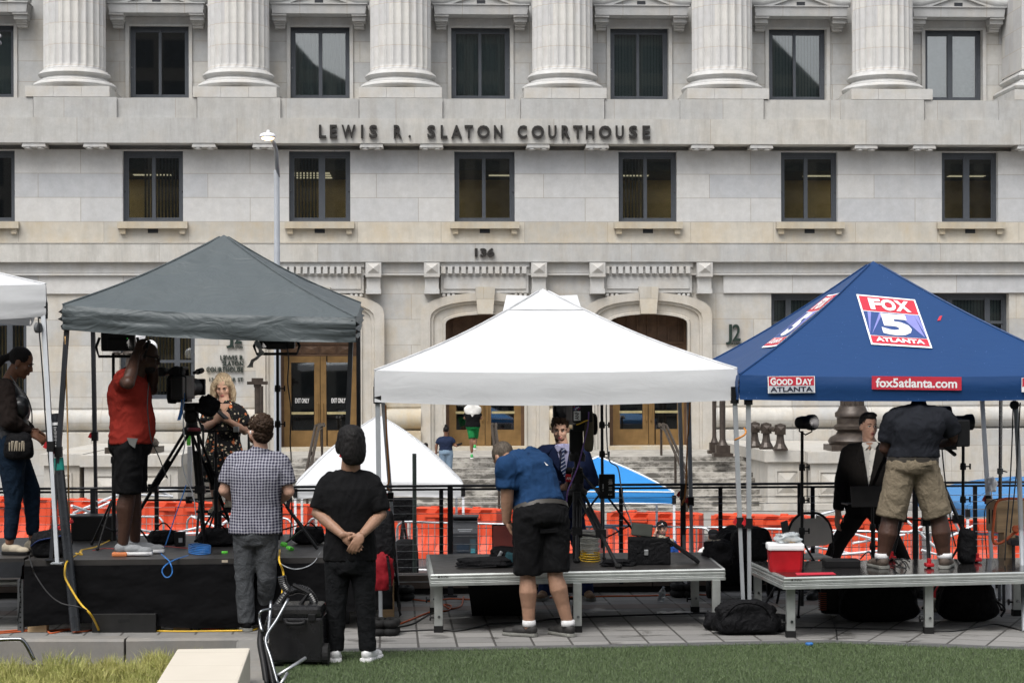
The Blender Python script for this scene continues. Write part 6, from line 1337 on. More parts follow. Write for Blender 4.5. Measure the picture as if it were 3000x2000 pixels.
softbag('shoulder_bag', 'flat black shoulder bag lying on the left of the white stage', 'bag', G(1420, 1662, z5) + V((0, .06, 0)), (.42, .22, .085), M['nylon'], 0, 23, .2, [('strap', [(-.2, -.08, .03), (-.24, -.14, .02), (-.1, -.17, .015), (.1, -.14, .02)], .010)])
t = softbag('open_equipment_bag', 'open black equipment bag with a red lining in front of the bending man', 'bag', G(1478, 1650, z5) + V((0, .08, 0)), (.24, .22, .14), M['nylon'], 0, 24, .1)
B().box((.0, .10, .22), (.20, .02, .19), (-.15, 0, .05), .008).build('raised_lid', mat('dark_red_lining', (.13, .02, .014), .8), t, local=True); B().box((.0, .115, .22), (.22, .02, .21), (-.15, 0, .05), .012).build('lid_cover', M['nylon'], t, local=True); B().box((.05, -.12, .06), (.09, .06, .08), (0, .3, .2), .02).build('teal_pouch', mat('teal_cloth', (.01, .06, .075), .7), t, local=True); B().box((-.04, -.12, .08), (.03, .03, .07), (0, .5, 0), .008).build('grey_buckle', M['galv'], t, local=True)
p = G(1905, 1655, z5) + V((0, .12, 0)); t = thing('tool_case', 'open black tool case with a metal clasp at the right end of the white stage', 'case', p, -.03)
B().box((0, 0, .115), (.36, .24, .23), None, .015).build('case_body', M['nylon'], t, local=True); B().box((-.03, -.124, .11), (.035, .012, .05), None, .006).build('clasp', M['galv'], t, local=True); B().box((.285, -.02, .12), (.34, .22, .03), (0, .62, 0), .01).build('open_lid', M['nylon'], t, local=True); B().box((-.06, .05, .29), (.18, .04, .11), (-.2, .1, 0), .01).build('inner_flap', mat('grey_flap', (.05, .055, .045), .8), t, local=True); softbag('paper_bundle', 'pale crumpled papers sticking out of the open tool case', 'papers', P(1945, 1594, p.y), (.13, .1, .07), M['tan'], .2, 25, .3, tilt=.4)
softbag('black_cloth', 'crumpled black cloth on the white stage left of the tool case', 'cloth', G(1812, 1660, z5) + V((0, .12, 0)), (.28, .2, .05), M['nylon'], .1, 26, .3)

# ------------------------------------------------------------------ right stage
def fresnel(label, c, rz, group='small fresnel lamps'):
    t = thing('fresnel_lamp', label, 'lamp', c, rz, group)
    B().lathe((0, -.10, 0), [(.03, 0), (.05, .01), (.058, .05), (.058, .12), (.07, .15), (.072, .20), (.066, .205)], 20, (0, 1, 0)).build('housing', M['black'], t, local=True, smooth=radians(40))
    B().lathe((0, .085, 0), [(.005, 0), (.062, .002), (.062, .008)], 20, (0, 1, 0)).build('lens', M['greysteel'], t, local=True)
    B().tube([(-.075, 0, 0), (-.075, 0, -.08), (0, 0, -.11), (.075, 0, -.08), (.075, 0, 0)], .007, 6).build('yoke', M['black'], t, local=True)
    return t
fresnel('small black fresnel lamp on the stand left of the black suited reporter', P(2360, 1237, 17.1), -.9); light_stand('black light stand behind the grey folding chair, carrying the left fresnel lamp', P(2350, 1262, 17.1), V((P(2350, 1262, 17.1).x, 17.15, 0)), .42, legtop=.6)
fresnel('small black fresnel lamp pointing right, beside the elbow of the cameraman', P(2816, 1236, 17.0), -1.45); light_stand('black light stand right of the cameraman, carrying the right fresnel lamp', P(2822, 1258, 17.0), V((P(2826, 1258, 17.0).x, 17.1, 0)), .4, legtop=.6)
softbag('stand_bag', 'slim black bag tied round the base of the right light stand', 'bag', G(2832, 1650, z5), (.14, .14, .30), M['nylon'], 0, 27, .18)
cable('black cable hanging beside the right light stand', [P(2758, 1292, 16.6), P(2762, 1340, 16.6), P(2768, 1400, 16.6), P(2778, 1470, 16.6), P(2790, 1560, 16.6), P(2800, 1600, 16.6)], .006, M['cable'])
cam_tripod('black camera tripod with red feet in front of the cameraman on the right stage', P(2705, 1322, 16.75), [G(2862, 1646, z5), G(2612, 1640, z5), G(2722, 1662, z5) + V((0, 0, 0))], .6, M['red'])
tvcam('black television camera held by the cameraman in khaki shorts', P(2752, 1262, 16.5), .25, 1.35)
t = thing('laptop', 'open black laptop on a stand before the black suited reporter', 'laptop', P(2535, 1478, 17.2), .1)
B().box((0, .12, 0), (.32, .22, .014), None, .004).build('keyboard_base', M['black'], t, local=True); B().box((.02, -.01, .075), (.31, .008, .19), (-.25, 0, 0), .004).build('screen', mat('laptop_lid', (.055, .05, .046), .4, .3), t, local=True)
light_stand('thin black stand under the laptop on the right stage', P(2556, 1482, 17.2), V((P(2556, 1482, 17.2).x, 17.2, .0)), .3, legtop=.4)
p = P(2374, 1560, 17.5); t = thing('folding_chair', 'grey plastic folding chair standing behind the right stage', 'chair', (p.x, p.y, 0), .12)
M['chairgrey'] = mat('warm_grey_plastic', (.47, .44, .40), .5, 0, .08); zb = p.z; o = [V((x, 0, z_)) for x, z_ in ((-.205, -.09), (-.195, .02), (-.165, .09), (-.11, .145), (-.06, .165), (-.055, .13), (.055, .13), (.06, .165), (.11, .145), (.165, .09), (.195, .02), (.205, -.09), (.15, -.115), (0, -.125), (-.15, -.115))]
B().prism([q + V((0, 0, zb)) for q in o], (0, .02, 0)).build('backrest', M['chairgrey'], t, local=True); B().tube(spl([(-.215, .01, zb - .15), (-.205, .01, zb), (-.17, .01, zb + .10), (-.09, .01, zb + .17), (0, .01, zb + .18), (.09, .01, zb + .17), (.17, .01, zb + .10), (.205, .01, zb), (.215, .01, zb - .15)], 5), .012, 8).build('back_frame', M['blackmetal'], t, local=True)
B().box((0, .2, .45), (.42, .40, .025), None, .01).build('seat', M['chairgrey'], t, local=True)
for s_ in (-1, 1):
    B().tube([(s_ * .215, .01, zb - .15), (s_ * .215, .03, .5), (s_ * .215, .38, .0)], .012, 6).build('leg', M['blackmetal'], t, local=True); B().tube([(s_ * .19, .36, .46), (s_ * .19, -.02, .0)], .012, 6).build('leg', M['blackmetal'], t, local=True)
    B().tube([(s_ * .225, .0, .62), (s_ * .24, .28, .62)], .02, 8).build('armrest', M['black'], t, local=True)
t = thing('laptop', 'half open laptop standing left of the grey folding chair', 'laptop', P(2302, 1590, 17.3), 1.2); B().box((0, 0, .1), (.25, .008, .20), (-.15, 0, 0), .003).build('screen', M['darksteel'], t, local=True); B().box((0, .1, 0), (.25, .18, .012), None, .003).build('keyboard_base', M['darksteel'], t, local=True)
p = G(2306, 1676, z5) + V((0, .12, 0)); t = thing('cooler', 'small red cooler with white lid on the left corner of the right stage', 'cooler', p, -.05)
b = B(); b.loft([[V((sx_ * w_, sy_ * d_, z_)) for sx_, sy_ in ((-1, -.8), (-.85, -1), (.85, -1), (1, -.8), (1, .8), (.85, 1), (-.85, 1), (-1, .8))] for w_, d_, z_ in ((.128, .095, 0), (.132, .098, .02), (.142, .105, .178))]); b.build('cooler_body', mat('cooler_red', (.36, .006, .012), .35), t, local=True)
B().box((0, 0, .206), (.302, .232, .055), None, .014).build('lid', M['whiteprint'], t, local=True)
t = softbag('plastic_bag', 'clear zip bag with snacks lying on the red cooler', 'bag', p + V((.02, 0, .236)), (.17, .12, .08), M['clear'], .2, 28, .35); softbag('snack', 'tan snacks inside the clear bag on the cooler', 'food', p + V((.03, -.02, .238)), (.10, .06, .03), M['wood'], 0, 29, .3)
p = P(2945, 1509, 17.3); t = thing('plywood_crate', 'plywood crate with two slots in its side at the right edge', 'crate', p, .06)
B().box((.10, 0, 0), (.46, .30, .285), None, .006).build('crate_body', M['wood'], t, local=True)
for k in (0, 1): B().box((-.1305, -.05 + .1 * k, -.01), (.004, .035, .13), None, .002).build('hand_slot', M['rubber'], t, local=True)
b = B(); q = P(3010, 1582, 17.2); t = thing('black_table', 'low black table under the plywood crate at the right edge', 'table', (q.x, q.y, 0)); B().box(q, (.40, .4, .06), None, .01).build('tabletop', M['darksteel'], t)
for s_, s2 in ((-1, -1), (-1, 1), (1, -1), (1, 1)): B().tube([q + V((s_ * .17, s2 * .17, -.02)), V((q.x + s_ * .17, q.y + s2 * .17, 0))], .015, 6).build('leg', M['darksteel'], t)
B().box(P(2950, 1590, 17.25), (.10, .2, .28), None, .004).build('support_block', M['wood'], t)
cable('orange extension cord hanging round the plywood crate', [P(3010, 1462, 17.0), P(2950, 1460, 17.0), P(2920, 1472, 17.0), P(2912, 1520, 17.0), P(2908, 1575, 17.0), P(2918, 1592, 17.0), P(2945, 1582, 17.0), P(2975, 1558, 17.0), P(3010, 1548, 17.0)], .013, M['orangecable']); cable('coil of orange cord on the black table at the right edge', [P(2990 + 22 * cos(a), 1552 + 6 * sin(a) - .3 * i, 16.95) for i, a in enumerate([k * pi / 4 for k in range(30)])], .009, M['orangecable'], k=3)
cable('thin dark cable in front of the plywood crate', [P(2990, 1462, 17.0), P(2925, 1460, 17.0), P(2890, 1480, 17.0), P(2884, 1530, 17.0), P(2888, 1590, 17.0), P(2892, 1640, 17)], .005, M['cable'])
b = B(); b.tube([P(2932, 1160, 16.9), G(2928, 1760)], .016, 10); b.lathe(P(2930, 1388, 16.9), [(.027, 0), (.027, .05)], 10); b.box(P(2943, 1380, 16.88), (.05, .012, .012), (0, .3, 0)); t = tag(b.build('chrome_pole', M['chrome'], smooth=radians(40)), 'shiny chrome pole standing right of the pale canopy leg', 'pole')
b = B(); b.tube([P(2976, 1180, 16.6), P(2982, 1300, 16.6), P(2992, 1555, 16.6), G(3002, 1850)], .022, 8); tag(b.build('grey_pole', M['greysteel']), 'slanting grey pole at the right edge in front of the plywood crate', 'pole')
for k_, pts in enumerate(([(2968, 1190), (2964, 1320), (2956, 1460), (2948, 1560), (2944, 1640)], [(2989, 1178), (2984, 1270), (2978, 1380), (2972, 1440), (2960, 1560)])): cable(('black rope hanging left of the slanting grey pole', 'black rope crossing the slanting grey pole')[k_], [P(x, y, 16.5) for x, y in pts], .006, M['cable'], 'rope', 'rope')
b = B(); b.lathe(P(2972, 1186, 16.5), [(.03, -.015), (.04, -.01), (.04, .01), (.03, .015)], 14, (0, -1, 0)); tag(b.build('pulley', M['black']), 'black pulley under the edge of the blue canopy', 'pulley')
softbag('white_rope_knot', 'knot of white rope tied on the pale canopy leg at right', 'rope', P(2904, 1440, 18.5), (.09, .08, .13), M['whiteprint'], 0, 30, .4); cable('end of white rope hanging from the knot', [P(2903, 1430, 18.4), P(2905, 1450, 18.4), P(2907, 1470, 18.4), P(2906, 1485, 18.4)], .007, M['whiteprint'], 'rope', 'rope')
# things under the right stage
p = G(2430, 1808) + V((.02, .12, 0)); t = thing('portable_heater', 'black heater with an orange grille under the right stage', 'heater', p, -.2); B().box((.04, 0, .16), (.24, .26, .27), None, .05).build('housing', M['black'], t, local=True); B().tube(spl([(-.05, 0, .28), (-.04, 0, .335), (.08, 0, .335), (.12, 0, .28)], 4), .014, 6).build('handle', M['black'], t, local=True)
b = B()
for k in range(9): b.box((-.055, -.131, .07 + .018 * k), (.07, .008, .010))
b.build('grille', mat('orange_grille', (.36, .07, .02), .5), t, local=True)
softbag('gear_bag', 'big black gear bag under the middle of the right stage', 'bag', G(2585, 1826) + V((0, .2, 0)), (.62, .3, .36), M['nylon'], 0, 31, .14)
softbag('backpack', 'black backpack on the ground under the right end of the right stage', 'backpack', G(2845, 1822) + V((0, .15, 0)), (.46, .28, .34), M['nylon'], 0, 32, .10, [('strap', [(.2, -.05, .2), (.3, -.1, .12), (.26, -.14, .05)], .014)])
softbag('red_cloth', 'red cloth bundle beside the middle leg of the right stage', 'cloth', G(2752, 1770) + V((0, .1, .02)), (.12, .12, .16), M['red'], 0, 33, .2); softbag('paper_sack', 'brown paper sack behind the middle leg of the right stage', 'bag', G(2748, 1792) + V((0, .05, 0)), (.10, .10, .12), M['tan'], 0, 34, .2)
b = B(); b.lathe(G(2955, 1752), [(.07, 0), (.085, .15)], 18); tag(b.build('bucket', M['white'], smooth=radians(40)), 'white bucket behind the back leg of the right stage', 'bucket')
for k_, pts in enumerate(([(2520, 1640), (2545, 1625), (2560, 1645), (2590, 1655), (2615, 1640), (2640, 1650), (2655, 1665), (2640, 1672), (2610, 1660)], [(2600, 1632), (2625, 1648), (2650, 1640), (2665, 1655)])): cable(('tangle of black cables between the shoes of the cameraman', 'loose black cable end beside the left shoe of the cameraman')[k_], [G(x, y, z5) + V((0, 0, .012 + .02 * (i % 2))) for i, (x, y) in enumerate(pts)], .006, M['cable'])
p = G(2470, 1664, z5) + V((0, .1, 0)); tag(B().box(p + V((0, 0, .035)), (.30, .18, .07), None, .012).build('black_case', M['black']), 'flat black case on the right stage below the laptop', 'case')
vs = [G(2335, 1686, z5), G(2450, 1683, z5), G(2440, 1677, z5), G(2330, 1679, z5)]; tag(mk('printed_sheet', [v + V((0, 0, .006)) for v in vs] + [v + V((0, 0, .004)) for v in vs], [(0, 1, 2, 3), (4, 7, 6, 5), (0, 4, 5, 1), (1, 5, 6, 2), (2, 6, 7, 3), (3, 7, 4, 0)], M['logored']), 'wet red printed sheet in front of the red cooler', 'paper')

# ------------------------------------------------------------------ things in the street
p = P(1363, 1512, 26.5); t = thing('pay_machine', 'dark grey parking pay machine seen through the railing', 'pay machine', (p.x, p.y, -1.5)); H = p.z + 1.5
b = B(); b.loft([[V((sx_ * .17, y, z_)) for sx_ in (-1, 1) for y in ((-.16, .16) if sx_ < 0 else (.16, -.16))] for z_ in (0, H - .22)]); b.prism([V((-.17, -.16, H - .22)), V((-.17, .16, H - .22)), V((-.17, .16, H)), V((-.17, -.10, H - .02))], (.34, 0, 0)); b.build('housing', M['darksteel'], t, local=True); B().box((0, -.02, H + .005), (.37, .34, .03), None, .008).build('cap', M['darksteel'], t, local=True)
B().box((-.03, -.163, H - .42), (.17, .006, .12)).build('screen', mat('machine_screen', (.02, .03, .045), .15), t, local=True); B().box((.11, -.163, H - .40), (.08, .006, .2)).build('card_panel', mat('machine_panel', (.03, .05, .06), .4), t, local=True); B().box((.11, -.164, H - .46), (.06, .008, .06)).build('teal_sticker', mat('teal_sticker', (.03, .18, .22), .5), t, local=True)
b = B()
for k in range(10):
    for j in range(4): b.box((-.115 + .02 * k, -.164, H - .66 + .02 * j), (.014, .006, .013))
b.build('keypad', mat('key_blue', (.12, .2, .3), .5), t, local=True); b = B(); text_fit(b, 'PAY HERE', -.08, .08, 0, .02, lambda x, z_, q: V((x, -.165, H - .26 + z_)), .0) if False else b.box((0, -.152, H - .17), (.2, .004, .012)).box((0, -.157, H - .195), (.16, .004, .008)); b.build('printed_text', M['greysteel'], t, local=True)
p = P(1181, 1490, 21.0); t = thing('monitor', 'black covered monitor on a folding stand behind the railing, right of the black tee man', 'monitor', (p.x, p.y, -1.5)); B().box(p, (.235, .10, .25), (.1, 0, .05), .02).build('cover', M['nylon'], t)
for k in range(3): a = .4 + 2.1 * k; B().tube([p - V((0, 0, .12)), V((p.x + .35 * cos(a), p.y + .35 * sin(a), -1.5))], .012, 6).build('leg', M['blackmetal'], t)
softbag('covered_case', 'tall black covered case below the monitor, behind the railing', 'case', P(1188, 1700, 20.6), (.26, .2, .45), M['nylon'], 0, 35, .06); bpy.data.objects[-1] if False else None
b = B(); q = P(1214, 1328, 20.3); b.prism([V((q.x - .022, q.y, -1.5)), V((q.x - .012, q.y - .02, -1.5)), V((q.x + .012, q.y - .02, -1.5)), V((q.x + .022, q.y, -1.5))], (0, 0, q.z + 1.5)); tag(b.build('sign_post', mat('green_steel_post', (.02, .03, .026), .5, .2)), 'dark green steel sign post standing in front of the small white tent', 'post')

led = fresnel('fresnel lamp at the top of the ballast stand, tucked under the white valance', P(1752, 1150, 17.5), .55)
ld = bpy.data.lights.new('stand_lamp', 'SPOT'); ld.energy = 26; ld.spot_size = radians(44); ld.spot_blend = .6; ld.shadow_soft_size = .06; ld.color = (1, .96, .9); lo = bpy.data.objects.new('stand_lamp', ld); COL.objects.link(lo); lo.location = P(1752, 1150, 17.62); lo.rotation_euler = (P(1645, 1330, 18.1) - lo.location).to_track_quat('-Z', 'Y').to_euler()

for lb_, pts in (('orange bungee cord down the back right leg of the white canopy', [(2022, 1178, 18.7), (2014, 1300, 18.7), (2008, 1440, 18.6), (1998, 1478, 18.6), (2006, 1462, 18.55), (2020, 1488, 18.6)]), ('orange bungee cord hooked round the two legs between the white and blue canopies', [(2153, 1288, 15.8), (2170, 1280, 15.75), (2182, 1272, 15.75), (2185, 1262, 15.8), (2180, 1254, 15.9)]), ('orange bungee cord down the back left leg of the white canopy', [(1130, 1186, 18.6), (1134, 1300, 18.55), (1140, 1400, 18.5), (1134, 1424, 18.45), (1142, 1436, 18.45)])):
    cable(lb_, [P(*q) for q in pts], .008, M['bungee'], 'bungee_cord', 'bungee cord')
# ================================================================== people
def fuse(b, vox, it=3, fac=.5):
    """one continuous surface from overlapping volumes"""
    me = bpy.data.meshes.new('tmp'); me.from_pydata([tuple(v) for v in b.v], [], b.f); o = bpy.data.objects.new('tmp', me); COL.objects.link(o)
    bm = bmesh.new(); bm.from_mesh(me); bmesh.ops.recalc_face_normals(bm, faces=bm.faces); bm.to_mesh(me); bm.free()
    r = o.modifiers.new('r', 'REMESH'); r.mode = 'VOXEL'; r.voxel_size = vox; r.adaptivity = 0
    s = o.modifiers.new('s', 'SMOOTH'); s.iterations = it; s.factor = fac
    e = bpy.data.meshes.new_from_object(o.evaluated_get(bpy.context.evaluated_depsgraph_get()))
    n_ = len(e.vertices); co = np.empty(n_ * 3); e.vertices.foreach_get('co', co); no = np.empty(n_ * 3); e.vertices.foreach_get('normal', no)
    fs = [tuple(p.vertices) for p in e.polygons]; bpy.data.objects.remove(o); bpy.data.meshes.remove(me); bpy.data.meshes.remove(e)
    return co.reshape(-1, 3), no.reshape(-1, 3), fs
def fold(co, no, amp, sc=6.0, seed=0, st=(1, 1, 1), rough=0.0):
    out = []
    for p, n_ in zip(co, no):
        q = V((p[0] * st[0] * sc + seed * 7.7, p[1] * st[1] * sc, p[2] * st[2] * sc + seed)); w = noise.noise(q); w2 = noise.noise(q * 2.1 + V((w * 2, w, 5)))
        a = amp * (1 - abs(w2) * 2.2 + .6 * w)
        if rough: a += rough * noise.noise(q * 4.5)
        out.append(V(p) + V(n_) * a)
    return out
class Vol(B):
    def cap(s, pts, rs, n=12, end=True):
        pts = [V(p) for p in pts]; s.tube(pts, list(rs), n)
        for i, (p, r) in list(enumerate(zip(pts, rs)))[:None if end else -1]: q = r * (1 if i in (0, len(pts) - 1) else .96); s.ell(p, (q, q, q), None, n, 8)
        return s
def basis(side, up):
    side = side.normalized(); f_ = up.cross(side).normalized(); return side, f_, side.cross(f_).normalized()
def torso(b, pel, chest, hs, ss, w=1.0, d=1.0, belly=0.0, infl=0.0, t0=-.10, mid=None, top=True):
    """rings from hips to shoulders; hs / ss: side vectors at hips and shoulders (towards the figure's right on the picture)"""
    prof = [(-.16, .150, .110), (0.0, .170, .120), (.16, .166, .118), (.36, .150, .110), (.55, .160, .118), (.74, .180, .124), (.88, .182, .108), (.97, .140, .080), (1.05, .07, .06)]
    rings = []; up0 = chest - pel
    for t, hw, hd in prof:
        if t < t0: continue
        p = pel.lerp(chest, t)
        if mid is not None: p = p + (mid - pel.lerp(chest, .5)) * max(0, 4 * t * (1 - t)) * .9
        sd = hs.lerp(ss, max(0, min(1, t))); s_, f_, u_ = basis(sd, up0.normalized())
        be = belly * math.exp(-((t - .3) / .22) ** 2)
        hw = hw * w + infl; hd = hd * d + infl + be * .5
        c_ = p + f_ * (be * .5)
        rings.append([c_ + s_ * (hw * math.copysign(abs(cos(a)) ** .8, cos(a))) + f_ * (hd * math.copysign(abs(sin(a)) ** .85, sin(a))) for a in [2 * pi * k / 20 for k in range(20)]])
    return b.loft(rings)
def headvol(b, c, R, s=1.0, nose=1.0):
    T = lambda x, y, z: c + R @ V((x, y, z)) * s
    E = lambda p, r: b.ell(T(*p), tuple(q * s for q in r), R, 16, 12)
    E((0, -.012, .035), (.076, .096, .088)); E((0, .020, -.035), (.063, .070, .082)); E((0, .036, -.085), (.044, .046, .034)); E((0, .068, -.100), (.022, .020, .018))
    E((0, .076, .024), (.048, .016, .012))
    for k in (-1, 1): E((k * .034, .058, -.030), (.026, .026, .024)); E((k * .078, -.010, -.012), (.010, .022, .032))
    b.cap([T(0, .084, .014), T(0, .104, -.018), T(0, .106, -.028)], [.009 * s, .0125 * s, .0145 * s * nose], 8)
    E((0, .086, -.062), (.026, .012, .014))
def face(t, c, R, s, browm, lipm, eyes=1.0, gap=0.0):
    T = lambda x, y, z: c + R @ V((x, y, z)) * s
    for k in (-1, 1):
        b = B(); b.ell(T(k * .031, .078, .004), (.0145 * s, .010 * s, .0085 * s * eyes), R, 12, 8); e = b.build('eye', M['eyewhite'], t, smooth=True)
        b = B(); b.ell(T(k * .031, .0865, .003), (.006 * s, .003 * s, .006 * s * eyes), R, 10, 6); b.build('iris', M['eyedark'], e)
        b = B(); b.tube([T(k * .012, .093, .022), T(k * .030, .092, .029), T(k * .050, .078, .023)], [.004 * s, .0045 * s, .003 * s], 6, flat=.7); b.build('eyebrow', browm, t)
        b = B(); b.tube([T(k * .017, .086, .009), T(k * .031, .089, .0125), T(k * .046, .079, .008)], .0028 * s, 5); b.build('eyelashes', browm, t)
    b = B(); b.ell(T(0, .0955, -.058), (.023 * s, .007 * s, .006 * s), R, 12, 6); b.ell(T(0, .0945, -.068 - gap), (.020 * s, .008 * s, .0065 * s), R, 12, 6); b.build('lips', lipm, t, smooth=True)
    if gap: B().ell(T(0, .096, -.063 - gap / 2), (.014 * s, .006 * s, gap * s), R, 10, 6).build('mouth', M['eyedark'], t)
def hand(b, w, d, side, palm, curl=.45, s=1.0, spread=.05, thumb=.6):
    """w wrist, d finger direction, side towards the thumb, palm the way the palm faces"""
    d = V(d).normalized(); palm = (V(palm) - d * V(palm).dot(d)).normalized(); side = (V(side) - d * V(side).dot(d) - palm * V(side).dot(palm)).normalized()
    R = MX((side, d, palm)).transposed()
    b.ell(w + d * .048 * s, (.040 * s, .054 * s, .017 * s), R, 14, 10); b.ell(w + d * .022 * s + side * .022 * s + palm * .006 * s, (.018 * s, .034 * s, .016 * s), R, 12, 8)
    for i, (o, L0) in enumerate(((.030, .040), (.010, .044), (-.010, .041), (-.029, .033))):
        p = w + d * .090 * s + side * o * s; a = curl * (.55 + .08 * i); f_ = d + side * (o * spread * 12); pts = [p - d * .02 * s, p]; seg = [L0, L0 * .68, L0 * .55]
        for k in range(3):
            f2 = (f_ * cos(a) + palm * sin(a)).normalized(); p = p + f2 * seg[k] * s; pts.append(p); a += curl * (.75 if k == 0 else .6)
        b.cap(pts, [.0095 * s, .0092 * s, .0085 * s, .0078 * s, .0065 * s], 8)
    p = w + d * .028 * s + side * .036 * s; q = p + (d * .7 + side * thumb + palm * .25).normalized() * .036 * s; q2 = q + (d * .9 + side * thumb * .35 + palm * .4).normalized() * .030 * s
    b.cap([p, q, q2], [.0125 * s, .0105 * s, .0085 * s], 8)
def limb(b, A, Bq, C, ra, rb, rc, bulge=0.0, bdir=None, ext=0.0):
    pts = [A, A.lerp(Bq, .5), Bq]; rs = [ra, (ra + rb) * .5, rb]
    if bulge: pts += [Bq.lerp(C, .28) + (bdir or V((0, 0, 0))) * bulge, Bq.lerp(C, .6)]; rs += [rb * 1.06 + bulge * .4, (rb + rc) * .52]
    else: pts += [Bq.lerp(C, .35)]; rs += [rb * .98]
    pts.append(C); rs.append(rc); b.cap(pts, rs, 12)
def shoe(t, ankle, d, m, solem, L_=.27, h=.075, z0=None, name='shoe', w=.047):
    d = V((d[0], d[1], 0)).normalized(); sd = V((d.y, -d.x, 0)); z0 = ankle.z - .085 if z0 is None else z0; heel = V((ankle.x, ankle.y, z0)) - d * .065
    b = Vol(); R = MX((sd, d, V((0, 0, 1)))).transposed()
    b.ell(heel + d * .05 + V((0, 0, .055)), (w * .86, .060, .05), R, 14, 10); b.ell(heel + d * L_ * .46 + V((0, 0, .045)), (w * .95, L_ * .30, .042), R, 14, 10); b.ell(heel + d * L_ * .76 + V((0, 0, .034)), (w, L_ * .24, .033), R, 14, 10); b.cap([heel + d * .06 + V((0, 0, .06)), heel + d * .062 + V((0, 0, h + .015))], [.040, .037], 12)
    co, no, fs = fuse(b, .009, 2); o = mk(name, fold(co, no, .0015, 14), fs, m, t, smooth=True)
    if solem:
        pts = [(0, -.02), (.6, 0), (.82, .05), (.8, .30), (.78, .42), (1.05, .68), (.98, .85), (.55, .98), (0, 1.0)]; pts = pts + [(-x, y) for x, y in pts[-2:0:-1]]
        b = B(); b.loft([[heel + sd * x * w * k + d * (y * L_ + .0) + V((0, 0, z)) for x, y in pts] for z, k in ((0, 1.0), (.012, 1.08), (.026, 1.05))]); b.build('sole', solem, o)
    return o
def frame_of(yaw, pitch=0.0, roll=0.0): return (MX.Rotation(yaw, 3, 'Z') @ MX.Rotation(pitch, 3, 'X') @ MX.Rotation(roll, 3, 'Y'))
